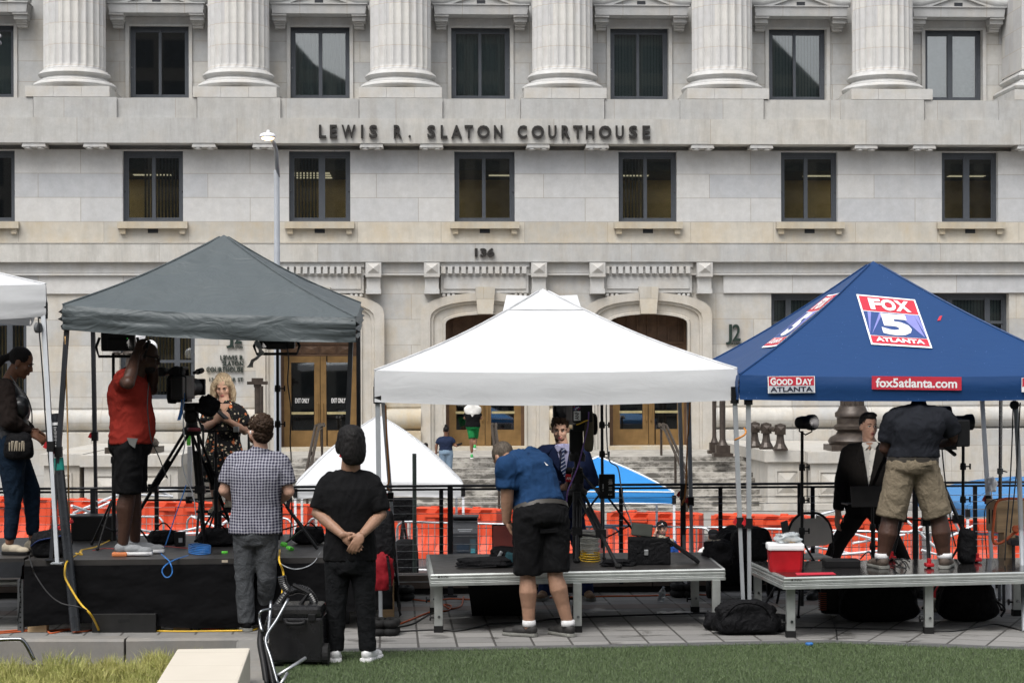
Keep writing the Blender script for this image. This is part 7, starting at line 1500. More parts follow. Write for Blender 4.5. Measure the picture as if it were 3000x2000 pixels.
class Fig:
    """a standing, sitting or bending figure from its joints, each given as photo x, y and depth"""
    def __init__(s, label, Y0, ground, skin, **j):
        s.j = {k: (P(v[0], v[1], Y0 + (v[2] if len(v) > 2 else 0))) for k, v in j.items()}; J = s.j; s.skin = skin
        p = J['pel'] if 'pel' in J else (J['hipL'] + J['hipR']) / 2; J.setdefault('pel', p)
        s.t = thing('person', label, 'person', (p.x, p.y, ground)); s.g = ground
        s.chest = (J['shL'] + J['shR']) / 2; s.b = Vol()
    def head(s, R, sc=1.0, neck=.055):
        s.R = R; s.sc = sc; c = s.j['head']; headvol(s.b, c, R, sc); s.b.cap([c + R @ V((0, -.022, -.05)) * sc, s.j['neck']], [neck, neck * 1.1], 12); return s
    def arms(s, r=(.050, .042, .029), bare=True):
        J = s.j
        for k in 'LR':
            if 'wr' + k in J: limb(s.b, J['sh' + k] - (s.chest - J['pel']).normalized() * .035, J['el' + k], J['wr' + k], r[0] * .88, r[1], r[2])
        return s
    def legs(s, r=(.085, .060, .040), calf=.018, bdir=None):
        J = s.j; s.lr = r
        for k in 'LR': limb(s.b, J['hip' + k], J['kn' + k], J['an' + k], *r, calf, bdir or V((0, 0, 0)))
        return s
    def body(s, w=.9, d=.9, mid=None, vox=.0085):
        J = s.j; torso(s.b, J['pel'], s.chest, (J['hipR'] - J['hipL']), (J['shR'] - J['shL']), w, d, 0, -.012, -.05, mid); s.b.cap([s.chest, J['neck']], [.07, .055])
        co, no, fs = fuse(s.b, vox, 3, .45); mk('body', fold(co, no, .0012, 20), fs, s.skin, s.t, smooth=True); return s
    def top(s, name, m, w=1.0, d=1.0, belly=0.0, sleeve=None, sr=(.075, .065), t0=-.05, mid=None, amp=.010, sc=6, seed=0, infl=.018, vox=.011, st=(1, 1, .8), extra=None, long=False, hem=None, collar=0):
        J = s.j; b = Vol(); torso(b, J['pel'], s.chest, (J['hipR'] - J['hipL']), (J['shR'] - J['shL']), w, d, belly, infl, t0, mid)
        for k in 'LR':
            r0 = sr[0] * .86; dn = (s.chest - J['pel']).normalized() * r0 * .5
            b.cap([s.chest.lerp(J['neck'], .30) - dn * .4, J['sh' + k].lerp(s.chest, .15) - dn * .3], [.068, r0 * .92])
            if sleeve:
                if sleeve <= 1: b.cap([J['sh' + k] - dn, J['sh' + k].lerp(J['el' + k], sleeve * .5), J['sh' + k].lerp(J['el' + k], sleeve)], [r0, (r0 + sr[1]) * .48, sr[1] * .90], 14, False)
                else: b.cap([J['sh' + k] - dn, J['el' + k], J['el' + k].lerp(J['wr' + k], sleeve - 1)], [r0, sr[1] * .92, sr[1] * .72], 14, False)
            else: b.ell(J['sh' + k] - dn, (r0, r0, r0))
        b.cap([s.chest, s.chest.lerp(J['neck'], .55)], [.085, .062 + collar])
        if extra: extra(b)
        co, no, fs = fuse(b, vox, 3); o = mk(name, fold(co, no, amp, sc, seed, st), fs, m, s.t, smooth=True); return o
    def pants(s, name, m, frac, w=1.0, d=1.0, r=(.115, .085, .065), amp=.009, sc=7, seed=0, vox=.011, waist=.22, mid=None, st=(1, 1, .6)):
        J = s.j; b = Vol(); hs, ss = (J['hipR'] - J['hipL']), (J['shR'] - J['shL'])
        rings = []; up = (s.chest - J['pel']).normalized()
        for t, hw, hd in ((-.16, .150, .115), (-.05, .178, .135), (.06, .178, .132), (waist, .166, .120)):
            s_, f_, u_ = basis(hs, up); c_ = J['pel'].lerp(s.chest, t)
            if mid is not None: c_ = c_ + (mid - J['pel'].lerp(s.chest, .5)) * max(0, 4 * t * (1 - t)) * .9
            rings.append([c_ + s_ * (hw * w + .010) * cos(a) + f_ * (hd * d + .010) * sin(a) for a in [2 * pi * k / 20 for k in range(20)]])
        b.loft(rings)
        for k in 'LR':
            A, K, N_ = J['hip' + k], J['kn' + k], J['an' + k]
            if frac <= 1: e = A.lerp(K, frac); b.cap([A, A.lerp(K, frac * .5), e], [r[0] * .94, (r[0] + r[1]) / 2 * .93, r[1] * .93], 16, False)
            else: b.cap([A, A.lerp(K, .5), K, K.lerp(N_, .5), K.lerp(N_, frac - 1)], [r[0] * .96, (r[0] + r[1]) / 2 * .94, r[1] * .92, (r[1] + r[2]) / 2 * .94, r[2]], 14, False)
        co, no, fs = fuse(b, vox, 3); return mk(name, fold(co, no, amp, sc, seed, st), fs, m, s.t, smooth=True)
    def hair(s, m, vols, amp=.004, sc=30, vox=.008, name='hair', it=2, st=(1, 1, .4)):
        c = s.j['head']; b = Vol()
        for v in vols:
            if callable(v): v(b, lambda x, y, z: c + s.R @ V((x, y, z)) * s.sc)
            elif not isinstance(v[0][0], tuple): b.ell(c + s.R @ V(v[0]) * s.sc, tuple(q * s.sc for q in v[1]), s.R, 16, 12)
            else: b.cap([c + s.R @ V(p) * s.sc for p in v[0]], [q * s.sc for q in v[1]], 10)
        co, no, fs = fuse(b, vox, it); return mk(name, fold(co, no, amp, sc, 3, st, amp), fs, m, s.t, smooth=True)
    def belt(s, m, tt=.2, w=1.0, d=1.0, mid=None, infl=.024, r=.02):
        J = s.j; s_, f_, u_ = basis(J['hipR'] - J['hipL'], (s.chest - J['pel']).normalized()); c_ = J['pel'].lerp(s.chest, tt)
        if mid is not None: c_ = c_ + (mid - J['pel'].lerp(s.chest, .5)) * max(0, 4 * tt * (1 - tt)) * .9
        b = B(); b.loft([[c_ + u_ * z + s_ * ((.166 * w + infl) * cos(a)) + f_ * ((.12 * d + infl) * sin(a)) for a in [2 * pi * k / 28 for k in range(28)]] for z in (-r, r)], cap=False); return b.build('belt', m, s.t, smooth=True)
    def tube(s, name, pts, r, m, n=8): return B().tube(spl([V(p) for p in pts], 4) if len(pts) > 2 else pts, r, n).build(name, m, s.t, smooth=True)
def skinmat(name, c): 
    n = N(name); co = n.co(); f = n.noise(co, 14, 4, .6); cc = n.mix(n.ramp(f, [(.3, 0), (.7, 1)]), tuple(x * .86 for x in c), tuple(min(1, x * 1.1) for x in c)); n.bump(n.noise(co, 160, 2), .08, .002)
    return n.fin(cc, .5, 0, .35)
def hairmat(name, c, c2=None):
    n = N(name); co = n.co((1, 1, .12)); f = n.noise(co, 120, 3, .7); cc = n.mix(n.ramp(f, [(.35, 0), (.65, 1)]), tuple(x * .6 for x in c), c2 or tuple(x * 1.5 for x in c)); n.bump(f, .8, .004); return n.fin(cc, .6, 0, .18)
M['eyewhite'] = mat('eye_white', (.5, .48, .45), .3); M['eyedark'] = mat('eye_dark', (.01, .008, .006), .25)
SK1, SK2, SK3, SK4 = skinmat('skin_fair', (.47, .28, .205)), skinmat('skin_tan', (.29, .165, .108)), skinmat('skin_brown', (.17, .080, .047)), skinmat('skin_deep', (.055, .026, .017))
HB, HD, HL, HG = hairmat('hair_black', (.009, .008, .008)), hairmat('hair_brown', (.035, .020, .012)), hairmat('hair_blonde', (.29, .215, .135), (.47, .375, .26)), hairmat('hair_grey', (.085, .07, .055))
BEARD = hairmat('beard_brown', (.06, .026, .013)); LIP = mat('lips', (.32, .10, .09), .4); LIPD = mat('lips_dark', (.12, .045, .04), .4)
n = N('gingham_shirt'); co = n.co(); sp = n.n('SeparateXYZ'); n.l(n.co((1, .6, 1)), sp.inputs[0])
sx_ = n.math('GREATER_THAN', n.math('SINE', n.math('MULTIPLY', n.math('ADD', sp.outputs[0], n.math('MULTIPLY', n.noise(co, 5), .03)), 2 * pi / .0245)), -.15); sz_ = n.math('GREATER_THAN', n.math('SINE', n.math('MULTIPLY', n.math('ADD', sp.outputs[2], n.math('MULTIPLY', n.noise(co, 4), .03)), 2 * pi / .0245)), -.15)
c = n.mix(n.math('MULTIPLY', n.math('ADD', sx_, sz_), .5), (.36, .36, .41), (.018, .017, .040)); n.bump(n.noise(co, 9, 4), .6, .02); M['gingham'] = n.fin(c, .85, 0, .2)
n = N('floral_dress'); co = n.co(); c = (.010, .010, .012)
for sc_, col, th, seed in ((40, (.09, .11, .05), .24, 3), (19, (.60, .185, .075), .34, 0), (27, (.60, .52, .40), .29, 9)):
    v = n.n('TexVoronoi'); q = n.n('Mapping'); n.l(co, q.inputs[0]); q.inputs['Location'].default_value = (seed, seed * .7, seed * .3); n.l(q.outputs[0], v.inputs['Vector']); v.inputs['Scale'].default_value = sc_
    pet = n.math('ADD', v.outputs['Distance'], n.math('MULTIPLY', n.noise(co, sc_ * 6, 2), .22)); s3 = n.n('SeparateColor'); n.l(v.outputs['Color'], s3.inputs[0])
    k_ = n.math('MULTIPLY', n.math('LESS_THAN', pet, th + .10), n.math('LESS_THAN', s3.outputs[0], .66)); c = n.mix(k_, c, n.mix(n.noise(co, sc_ * 4), tuple(x * .6 for x in col), tuple(min(1, x * 1.3) for x in col)) if sc_ != 34 else col)
n.bump(n.noise(co, 8, 4), .5, .02); M['floral'] = n.fin(c, .8, 0, .2)
FB = lambda nm, c, **k: fabric(nm, c, **k)
M['teeblack'] = FB('black_tee', (.0048, .0048, .0054)); M['jeansblack'] = FB('black_jeans', (.007, .0075, .0085), fs=9); M['jeansgrey'] = FB('grey_jeans', (.058, .062, .067), fs=9, var=.12); M['jeansblue'] = FB('blue_jeans', (.005, .013, .026), fs=8, var=.15); M['shirtred'] = FB('red_polo', (.225, .022, .015)); M['shirtblue'] = FB('blue_shirt', (.011, .038, .10)); M['khaki'] = FB('khaki_shorts', (.17, .14, .098), fs=9, var=.1)
M['navysuit'] = FB('navy_suit', (.012, .020, .060), fold=.3); M['blacksuit'] = FB('black_suit', (.014, .0125, .012), fold=.3); M['lavender'] = FB('lavender_shirt', (.42, .42, .62), fold=.2); M['whiteshirt'] = FB('white_shirt', (.70, .69, .66), fold=.2); M['charcoal'] = FB('charcoal_tee', (.013, .0145, .019)); M['leather'] = mat('black_leather', (.010, .011, .013), .32, 0, .3, 8, .2, 20); M['sheer'] = FB('sheer_brown_sleeve', (.017, .012, .0105), fold=.4)
M['whiteshoe'] = mat('white_leather', (.62, .62, .62), .4, 0, .08); M['greyshoe'] = mat('grey_mesh_shoe', (.22, .23, .24), .75, 0, .15, 30); M['brownshoe'] = mat('tan_suede', (.20, .125, .075), .8); M['hikeshoe'] = mat('hiking_shoe', (.016, .015, .014), .7, 0, .4, 20); M['brownhike'] = mat('brown_sneaker', (.075, .055, .042), .7, 0, .3, 20); M['solegrey'] = mat('grey_sole', (.20, .20, .18), .7); M['beltbrown'] = mat('dark_leather_belt', (.035, .03, .024), .45); M['sock'] = FB('white_sock', (.6, .6, .6))
def prof_ends(f, ks, dirs, m, sole, **k):
    for kk, d in zip('LR', dirs): shoe(f.t, f.j['an' + kk], d, m, sole, z0=f.g + .004, **k)

# --- man in the black tee, hands clasped behind him
f = Fig('man in black tee and black jeans, hands clasped behind his back', 14.25, 0, SK2, neck=(1027, 1370), head=(1025, 1303), shL=(962, 1402), shR=(1090, 1402), elL=(930, 1502, -.02), elR=(1116, 1506, -.02), wrL=(1004, 1566, -.19), wrR=(1062, 1564, -.19), pel=(1025, 1640), hipL=(990, 1650), hipR=(1062, 1650), knL=(986, 1772), knR=(1070, 1772), anL=(982, 1908), anR=(1078, 1908))
f.head(frame_of(radians(28), .02), 1.06, .064).arms((.052, .046, .030)).legs((.085, .056, .036), 0)
hand(f.b, f.j['wrL'], V((.75, -.05, -.62)), V((.4, -.2, 1)), V((0, -1, -.1)), .30); hand(f.b, f.j['wrR'] + V((0, -.045, 0)), V((-.55, -.10, -.85)), V((-.7, -.4, .6)), V((.2, .9, .2)), .55)
f.body(.95, .9, None, .0058)
f.top('tee_shirt', M['teeblack'], 1.06, 1.02, .03, .90, (.084, .084), t0=-.02, amp=.007, seed=1, infl=.020, sc=5, st=(1.3, 1.3, .45))
f.pants('jeans', M['jeansblack'], 1.97, 1.0, 1.0, (.105, .080, .062), seed=2, amp=.005, sc=8, waist=.1)
def bowl(b, T): b.loft([[T(w_ * cos(a), y0 + d_ * sin(a), z_) for a in [2 * pi * k / 24 for k in range(24)]] for z_, w_, d_, y0 in ((.142, .02, .02, -.02), (.136, .045, .05, -.02), (.115, .075, .085, -.02), (.075, .093, .106, -.018), (.03, .098, .108, -.022), (-.02, .097, .088, -.044), (-.06, .092, .072, -.060), (-.095, .082, .058, -.068), (-.120, .066, .046, -.072), (-.135, .045, .036, -.074))])
f.hair(HB, [bowl, ((-.075, .012, -.01), (.026, .045, .055)), ((.075, .012, -.01), (.026, .045, .055))], .003, 22, it=4)
prof_ends(f, 'LR', ((-.15, 1), (.3, 1)), M['whiteshoe'], M['whiteprint'], L_=.29, w=.052)

# --- man in the checked shirt
f = Fig('man in checked shirt and grey jeans watching the blonde woman', 16.0, 0, SK1, neck=(764, 1312), head=(758, 1258), shL=(686, 1342), shR=(822, 1342), elL=(657, 1436), elR=(846, 1440), wrL=(684, 1470, -.0), wrR=(824, 1472, .0), pel=(748, 1560), hipL=(720, 1572), hipR=(778, 1572), knL=(716, 1700), knR=(782, 1694), anL=(722, 1826), anR=(774, 1806, .2))
f.j['wrL'] = P(688, 1462, 16.22); f.j['wrR'] = P(820, 1466, 16.22)
f.head(frame_of(radians(52), .10)).arms((.054, .050, .034)).legs((.085, .056, .036), 0); hand(f.b, f.j['wrL'], V((.5, .8, .1)), V((0, 0, 1)), V((1, -.5, 0)), .6); hand(f.b, f.j['wrR'], V((-.5, .8, .1)), V((0, 0, 1)), V((-1, -.5, 0)), .6); f.body(1.05, 1.0)
f.top('checked_shirt', M['gingham'], 1.16, 1.15, .04, .78, (.088, .082), t0=.0, amp=.006, seed=3, infl=.022, st=(1.3, 1.3, .45), collar=.014)
f.pants('jeans', M['jeansgrey'], 1.97, 1.02, 1.05, (.110, .084, .068), seed=4, amp=.007, sc=8, waist=.1)
f.hair(HD, [((0, -.026, .042), (.094, .106, .094)), ((0, -.05, -.035), (.082, .068, .070))], .012, 42, name='curly_hair', st=(1, 1, 1)); B().tube([f.j['head'] + f.R @ V(p) for p in ((-.085, .03, .02), (-.088, 0, .07), (-.05, -.01, .13), (.05, -.01, .13), (.088, 0, .07))], .006, 6).build('headband_glasses', M['tan'], f.t)
f.hair(BEARD, [((0, .034, -.083), (.050, .052, .042))], .003, 30, name='beard'); B().ell(f.j['head'] + f.R @ V((-.088, .004, -.02)), (.008, .008, .016)).build('earbud', M['whiteprint'], f.t)
prof_ends(f, 'LR', ((-.4, 1), (.15, 1)), M['teeblack'], M['solegrey'])

# --- man in red, hands at his head
f = Fig('man in red polo and black shorts adjusting headphones with both hands at his head', 16.4, z6, SK4, neck=(402, 1092), head=(430, 1046), shL=(362, 1104, -.19), shR=(392, 1104, .19), elL=(376, 1122, -.42), elR=(444, 1140, .26), wrL=(398, 1038, -.17), wrR=(451, 1068, .12), pel=(382, 1300), hipL=(378, 1312, -.09), hipR=(388, 1312, .10), knL=(374, 1446, -.08), knR=(390, 1442, .12), anL=(360, 1590, -.08), anR=(396, 1580, .16))
f.head(frame_of(radians(-84), -.22), 1.06, .066).arms((.062, .056, .036)).legs((.10, .070, .044), .012, V((-1, 0, 0))); hand(f.b, f.j['wrL'], V((.35, .25, 1)), V((1, 0, 0)), V((.3, 1, -.2)), .5); hand(f.b, f.j['wrR'], V((0, -.2, 1)), V((-1, 0, .3)), V((-.3, -1, 0)), .5); f.body(1.0, 1.1)
J = f.j; f.j['hipR'], f.j['hipL'] = J['hipL'], J['hipR']; f.j['shR'], f.j['shL'] = J['shL'], J['shR']; f.j['elR'], f.j['elL'] = J['elL'], J['elR']; f.j['knR'], f.j['knL'] = J['knL'], J['knR']; f.j['anR'], f.j['anL'] = J['anL'], J['anR']
f.top('red_polo', M['shirtred'], 1.08, 1.28, .05, .42, (.105, .100), t0=-.08, amp=.009, seed=5, infl=.022)
f.pants('shorts', M['teeblack'], .98, 1.0, 1.28, (.135, .122, .10), seed=6, amp=.010, waist=.12)
c = f.j['head']; B().tube([c + f.R @ V(p) * 1.06 for p in ((-.082, -.01, -.01), (-.086, -.01, .06), (-.05, -.01, .128), (.05, -.01, .128), (.086, -.01, .06), (.082, -.01, -.01))], .013, 8).build('headphones', M['black'], f.t, smooth=True)
b = B(); b.tube([c + f.R @ V(p) * 1.06 for p in ((.078, 0, .01), (.075, .06, .012), (.058, .098, .008))], .005, 6); b.tube([c + f.R @ V((.034 + .022 * cos(a), .103, .002 + .018 * sin(a))) * 1.06 for a in [k * pi / 5 for k in range(10)]], .004, 5, True); b.tube([c + f.R @ V((-.034 + .022 * cos(a), .103, .002 + .018 * sin(a))) * 1.06 for a in [k * pi / 5 for k in range(10)]], .004, 5, True); b.build('glasses', M['black'], f.t)
f.hair(HB, [((0, .036, -.085), (.054, .056, .044))], .002, 30, name='beard'); face(f.t, c, f.R, 1.06, HB, LIPD)
B().prism([P(373, 1282, 16.18), P(405, 1284, 16.18), P(398, 1302, 16.18), P(396, 1312, 16.18), P(380, 1300, 16.18)], (0, -.02, 0)).build('pocket_cloth', mat('grey_pocket', (.12, .12, .115), .8), f.t)
for k, a_, d in (('L', f.j['anL'], (1, .05)), ('R', f.j['anR'], (1, .05))):
    o = shoe(f.t, a_, d, M['greyshoe'], M['whiteprint'], .32, z0=z6 + .012, w=.055); h_ = V((a_.x, a_.y, z6 + .02)); B().box(h_ + V((-.02, -.0, .0)), (.13, .118, .036), None, .012).build('orange_heel', mat('orange_sole', (.62, .20, .07), .6) if 'orange_sole' not in bpy.data.materials else bpy.data.materials['orange_sole'], o)
f.tube('lanyard', [P(436, 1120, 16.25), P(432, 1180, 16.2), P(436, 1240, 16.2), P(444, 1290, 16.2), P(462, 1330, 16.25), P(490, 1400, 16.3)], .005, M['cable'])

# --- woman in black at the left edge
f = Fig('woman in black top and jeans with a brush belt, looking down', 16.6, z6, SK3, neck=(30, 1106), head=(62, 1062), shL=(14, 1136, -.17), shR=(26, 1136, .17), elL=(26, 1232, -.20), elR=(44, 1236, .16), wrL=(88, 1266, -.07), wrR=(96, 1262, .08), pel=(32, 1318), hipL=(34, 1328, -.09), hipR=(38, 1328, .09), knL=(40, 1452, -.1), knR=(92, 1440, .1), anL=(28, 1588, -.12), anR=(96, 1574, .12))
f.head(frame_of(radians(-88), -.42), 1.04, .052).arms((.058, .050, .030)).legs((.095, .058, .036), 0); hand(f.b, f.j['wrL'], V((.85, .15, -.5)), V((.3, .6, .5)), V((-.2, .8, -.6)), .5); hand(f.b, f.j['wrR'], V((.9, -.2, -.35)), V((.2, -.5, .6)), V((-.2, -.7, -.6)), .5); f.body(.95, 1.0)
J = dict(f.j)
for q in ('hip', 'sh', 'el', 'wr', 'kn', 'an'): f.j[q + 'R'], f.j[q + 'L'] = J[q + 'L'], J[q + 'R']
f.top('black_top', M['leather'], 1.02, 1.12, .03, None, (.08, .07), t0=.04, amp=.004, seed=7, infl=.016, extra=lambda b: (b.ell(P(60, 1192, 16.5), (.082, .09, .10)), b.ell(P(60, 1192, 16.7), (.082, .09, .10)), b.ell(P(48, 1200, 16.6), (.12, .14, .16))))
b = Vol()
for k in 'LR': b.cap([f.j['sh' + k], f.j['sh' + k].lerp(f.j['el' + k], .6), f.j['el' + k], f.j['el' + k].lerp(f.j['wr' + k], .82)], [.082, .085, .085, .046])
co, no, fs = fuse(b, .011, 3); mk('sheer_sleeves', fold(co, no, .008, 7, 8), fs, M['sheer'], f.t, smooth=True)
f.pants('jeans', M['jeansblue'], 1.93, 1.06, 1.2, (.130, .084, .050), seed=9, amp=.006, waist=.24)
f.hair(HB, [((0, -.022, .040), (.083, .100, .090)), ((0, -.105, .01), (.032, .034, .034)), (((0, -.115, .0), (0, -.15, -.03), (0, -.16, -.10)), (.03, .034, .022))], .0015, 24); face(f.t, f.j['head'], f.R, 1.04, HB, LIPD, .5)
B().ell(f.j['head'] + f.R @ V((.092, .0, -.05)), (.009, .009, .009)).build('earring', M['chrome'], f.t)
o = softbag('tmp_bag', None, None, P(56, 1345, 16.42), (.22, .14, .23), M['nylon'], 0, 40, .12); bb = kids(o)[0]; bb.parent = f.t; bb.location = o.location - f.t.location; bb.name = 'brush_bag'; bpy.data.objects.remove(o)
b = B()
for i in range(7): x = 28 + 7 * i; b.cap if False else b.tube([P(x, 1320, 16.30), P(x + 2 * (i % 3), 1296 - 4 * (i % 2), 16.29)], [.005, .013 if i % 2 else .008], 8)
b.build('makeup_brush', M['tan'], f.t); f.tube('lanyard', [P(30, 1100, 16.42), P(50, 1128, 16.40), P(78, 1160, 16.4), P(92, 1200, 16.45), P(94, 1240, 16.5)], .006, M['cable'])
for k, d in (('R', (1, -.25)), ('L', (1, .1))): shoe(f.t, f.j['an' + k], d, M['tan'], M['rubber'], .25, .035, z6 + .004, 'flat_shoe', .042)

# --- blonde woman in the floral dress
f = Fig('blonde woman in a dark floral dress looking at her phone', 18.1, z6, SK1, neck=(657, 1176), head=(653, 1130), shL=(621, 1196), shR=(700, 1196), elL=(601, 1250, -.06), elR=(717, 1262, -.06), wrL=(630, 1236, -.26), wrR=(672, 1234, -.26), pel=(655, 1330), hipL=(634, 1338), hipR=(676, 1338), knL=(632, 1392, -.36), knR=(680, 1392, -.36), anL=(634, 1484, -.24), anR=(670, 1468, -.24))
f.head(frame_of(radians(180), -.48), .94, .045).arms((.044, .040, .026)).legs((.08, .055, .034)); hand(f.b, f.j['wrL'], V((.55, -.55, .45)), V((-.2, -.3, .8)), V((.8, 0, .6)), .8, .9); hand(f.b, f.j['wrR'], V((-.55, -.55, .4)), V((.2, -.3, .8)), V((-.8, 0, .6)), .8, .9); f.body(.85, .85)
pelv = f.j['pel']
def skirt(b):
    w0 = P(653, 1270, 18.1); rings = []
    for x, y, hw, hd, dy in ((652, 1262, .125, .10, 0), (654, 1300, .165, .13, 0), (655, 1340, .195, .20, -.10), (652, 1378, .205, .24, -.18), (650, 1408, .20, .20, -.26)):
        c_ = P(x, y, 18.1 + dy); rings.append([c_ + V((hw * cos(a), hd * sin(a), 0)) for a in [2 * pi * k / 20 for k in range(20)]])
    b.loft(rings); b.ell(P(636, 1222, 17.99), (.075, .06, .08)); b.ell(P(678, 1222, 17.99), (.075, .06, .08))
f.top('floral_dress', M['floral'], .88, .92, 0, .82, (.072, .080), t0=.1, amp=.008, seed=10, infl=.014, extra=skirt)
b = B(); q = [P(640, 1182, 17.96), P(674, 1182, 17.96), P(657, 1216, 17.93)]; b.prism(q, (0, -.012, 0)); b.build('neckline', SK1, f.t)
H_ = [((0, -.020, .042), (.084, .098, .088)), (((-.062, .02, .085), (-.088, .01, .0), (-.098, .02, -.09), (-.092, .045, -.16)), (.030, .032, .036, .026)), (((.045, .035, .095), (.086, .035, .02), (.095, .035, -.08), (.105, .055, -.17), (.085, .075, -.215)), (.026, .032, .038, .036, .022)), (((0, -.06, .02), (0, -.06, -.10), (.02, -.04, -.17)), (.085, .08, .05))]
f.hair(HL, H_, .005, 26, name='long_hair'); face(f.t, f.j['head'], f.R, .94, HD, LIP, .35)
c = P(648, 1212, 17.74); B().box(c, (.080, .016, .145), (-.9, 0, 1.2), .006).build('phone', M['black'], f.t)
for k, d in (('L', (-.2, -1)), ('R', (.1, -1))): shoe(f.t, f.j['an' + k], d, M['tan'], M['rubber'], .23, .03, f.j['an' + k].z - .07, 'sandal', .038)
f.tube('necklace', [P(643, 1190, 17.93), P(655, 1203, 17.90), P(668, 1190, 17.93)], .0018, M['brass'])

# --- bending man
f = Fig('man in blue shirt and black shorts bending over the white stage', 15.6, 0, SK2, neck=(1506, 1345, .26), head=(1475, 1340, .46), shL=(1486, 1358, .02), shR=(1556, 1330, .36), elL=(1486, 1436, -.02), elR=(1530, 1440, .45), wrL=(1484, 1524, .03), wrR=(1530, 1530, .45), pel=(1584, 1520), hipL=(1548, 1532, -.02), hipR=(1622, 1528, .04), knL=(1546, 1692), knR=(1626, 1684), anL=(1550, 1838), anR=(1664, 1826))
md = P(1572, 1412, 15.72)
f.head(frame_of(radians(40), -.75), 1.04, .06).arms((.058, .054, .036)).legs((.10, .064, .044), .016, V((0, -1, 0))); hand(f.b, f.j['wrL'], V((.42, .1, -.9)), V((.5, .8, 0)), V((.8, -.3, .3)), .45, 1.05); hand(f.b, f.j['wrR'], V((.2, .1, -.9)), V((-.5, .8, 0)), V((-.8, -.3, .3)), .45); f.body(1.0, 1.0, md, .0065)
f.top('blue_shirt', M['shirtblue'], 1.16, 1.16, .08, .95, (.105, .100), t0=.08, mid=md, amp=.009, seed=11, infl=.02, sc=5, extra=lambda b: (b.ell(P(1522, 1360, 15.78), (.14, .17, .125)), b.ell(P(1482, 1374, 15.58), (.095, .10, .115)), b.ell(P(1566, 1432, 15.72), (.17, .16, .17)), b.ell(P(1588, 1482, 15.66), (.185, .16, .08))))
f.pants('cargo_shorts', M['teeblack'], .93, 1.24, 1.2, (.140, .122, .108), seed=12, amp=.010, waist=.16, mid=md)
f.belt(M['beltbrown'], .13, 1.24, 1.2, md, .026, .019); f.hair(HG, [((0, -.018, .040), (.081, .098, .088))], .003, 40)
b = B(); q = f.j['hipR'] + V((-.04, -.165, -.06)); b.box(q, (.15, .012, .035), (0, -.05, 0), .005); b.build('pocket_flap', M['teeblack'], f.t); B().prism([P(1594, 1352, 15.56), P(1607, 1362, 15.56), P(1601, 1363, 15.56)], (0, -.01, 0)).build('shirt_logo', M['whiteprint'], f.t)
for k, d in (('L', (-1, .55)), ('R', (-.65, .9))):
    a_ = f.j['an' + k]; shoe(f.t, a_, d, M['hikeshoe'], M['solegrey'], .31, .085, .004, w=.054); B().cap if False else B().lathe(V((a_.x, a_.y, .085)), [(.054, 0), (.056, .02), (.054, .05)], 16).build('sock', M['sock'], f.t, smooth=True)

# --- the two suited reporters
def suit(f, jm, sm, V3, tie, lap=True, pocket=None, Y=None, seed=13):
    f.top('suit_jacket', jm, 1.12, 1.08, .0, 1.93, (.088, .072), t0=-.16, amp=.004, seed=seed, infl=.022, sc=5)
    f.pants('trousers', jm, 1.97, .98, 1.0, (.100, .080, .066), seed=seed + 1, amp=.005, waist=.1)
    a, b_, c_ = V3; Pq = lambda q, dy=0: P(q[0], q[1], Y + (q[2] if len(q) > 2 else 0) + dy)
    b = B(); b.prism([Pq(a), Pq(((a[0] + b_[0]) / 2, a[1] - 3, .02)), Pq(b_), Pq(c_)], (0, .05, 0)); b.build('shirt_front', sm, f.t)
    b = B(); m_ = ((a[0] + b_[0]) / 2, a[1]); 
    b.prism([Pq(a, -.012), Pq((m_[0] - 1, m_[1] + 8), -.022), Pq((a[0] + (m_[0] - a[0]) * .35, a[1] + 22), -.015), Pq((a[0] - 3, a[1] + 6), -.01)], (0, .02, 0)); b.prism([Pq(b_, -.012), Pq((m_[0] + 1, m_[1] + 8), -.022), Pq((b_[0] + (m_[0] - b_[0]) * .35, b_[1] + 22), -.015), Pq((b_[0] + 3, b_[1] + 6), -.01)], (0, .02, 0)); b.build('shirt_collar', sm, f.t)
    for s_, q in ((-1, a), (1, b_)):
        b = B(); e = 15 * s_; b.prism([Pq((q[0] + s_ * 2, q[1] - 2), -.010), Pq((q[0] + e * 1.25, q[1] + (c_[1] - q[1]) * .30), -.014), Pq((q[0] + e * .85, q[1] + (c_[1] - q[1]) * .40), -.014), Pq((c_[0] + s_ * 1.5, c_[1] + 2), -.012), Pq((c_[0], c_[1] - 4), -.012)], (0, .012, 0)); b.build('lapel', jm, f.t)
    return Pq
f = Fig('bearded reporter in navy suit and striped tie holding a microphone', 18.25, 0, SK1, neck=(1646, 1300), head=(1641, 1257), shL=(1586, 1320), shR=(1708, 1322), elL=(1576, 1408, -.02), elR=(1736, 1408, -.02), wrL=(1652, 1428, -.27), wrR=(1700, 1434, -.22), pel=(1652, 1490), hipL=(1630, 1500), hipR=(1680, 1500), knL=(1612, 1622), knR=(1704, 1622), anL=(1594, 1744), anR=(1720, 1744))
f.head(frame_of(radians(175), -.22, 0), 1.0).arms((.05, .044, .03)).legs((.085, .056, .036), 0); hand(f.b, f.j['wrL'], V((.8, -.4, .1)), V((0, -.3, 1)), V((0, .8, .5)), .9); hand(f.b, f.j['wrR'], V((-.8, -.4, .0)), V((0, -.3, 1)), V((0, .8, .5)), .7); f.body(.95, .9)
Yf = 18.25 - .160; Pq = suit(f, M['navysuit'], M['lavender'], ((1627, 1302), (1671, 1300), (1655, 1402)), True, Y=Yf)
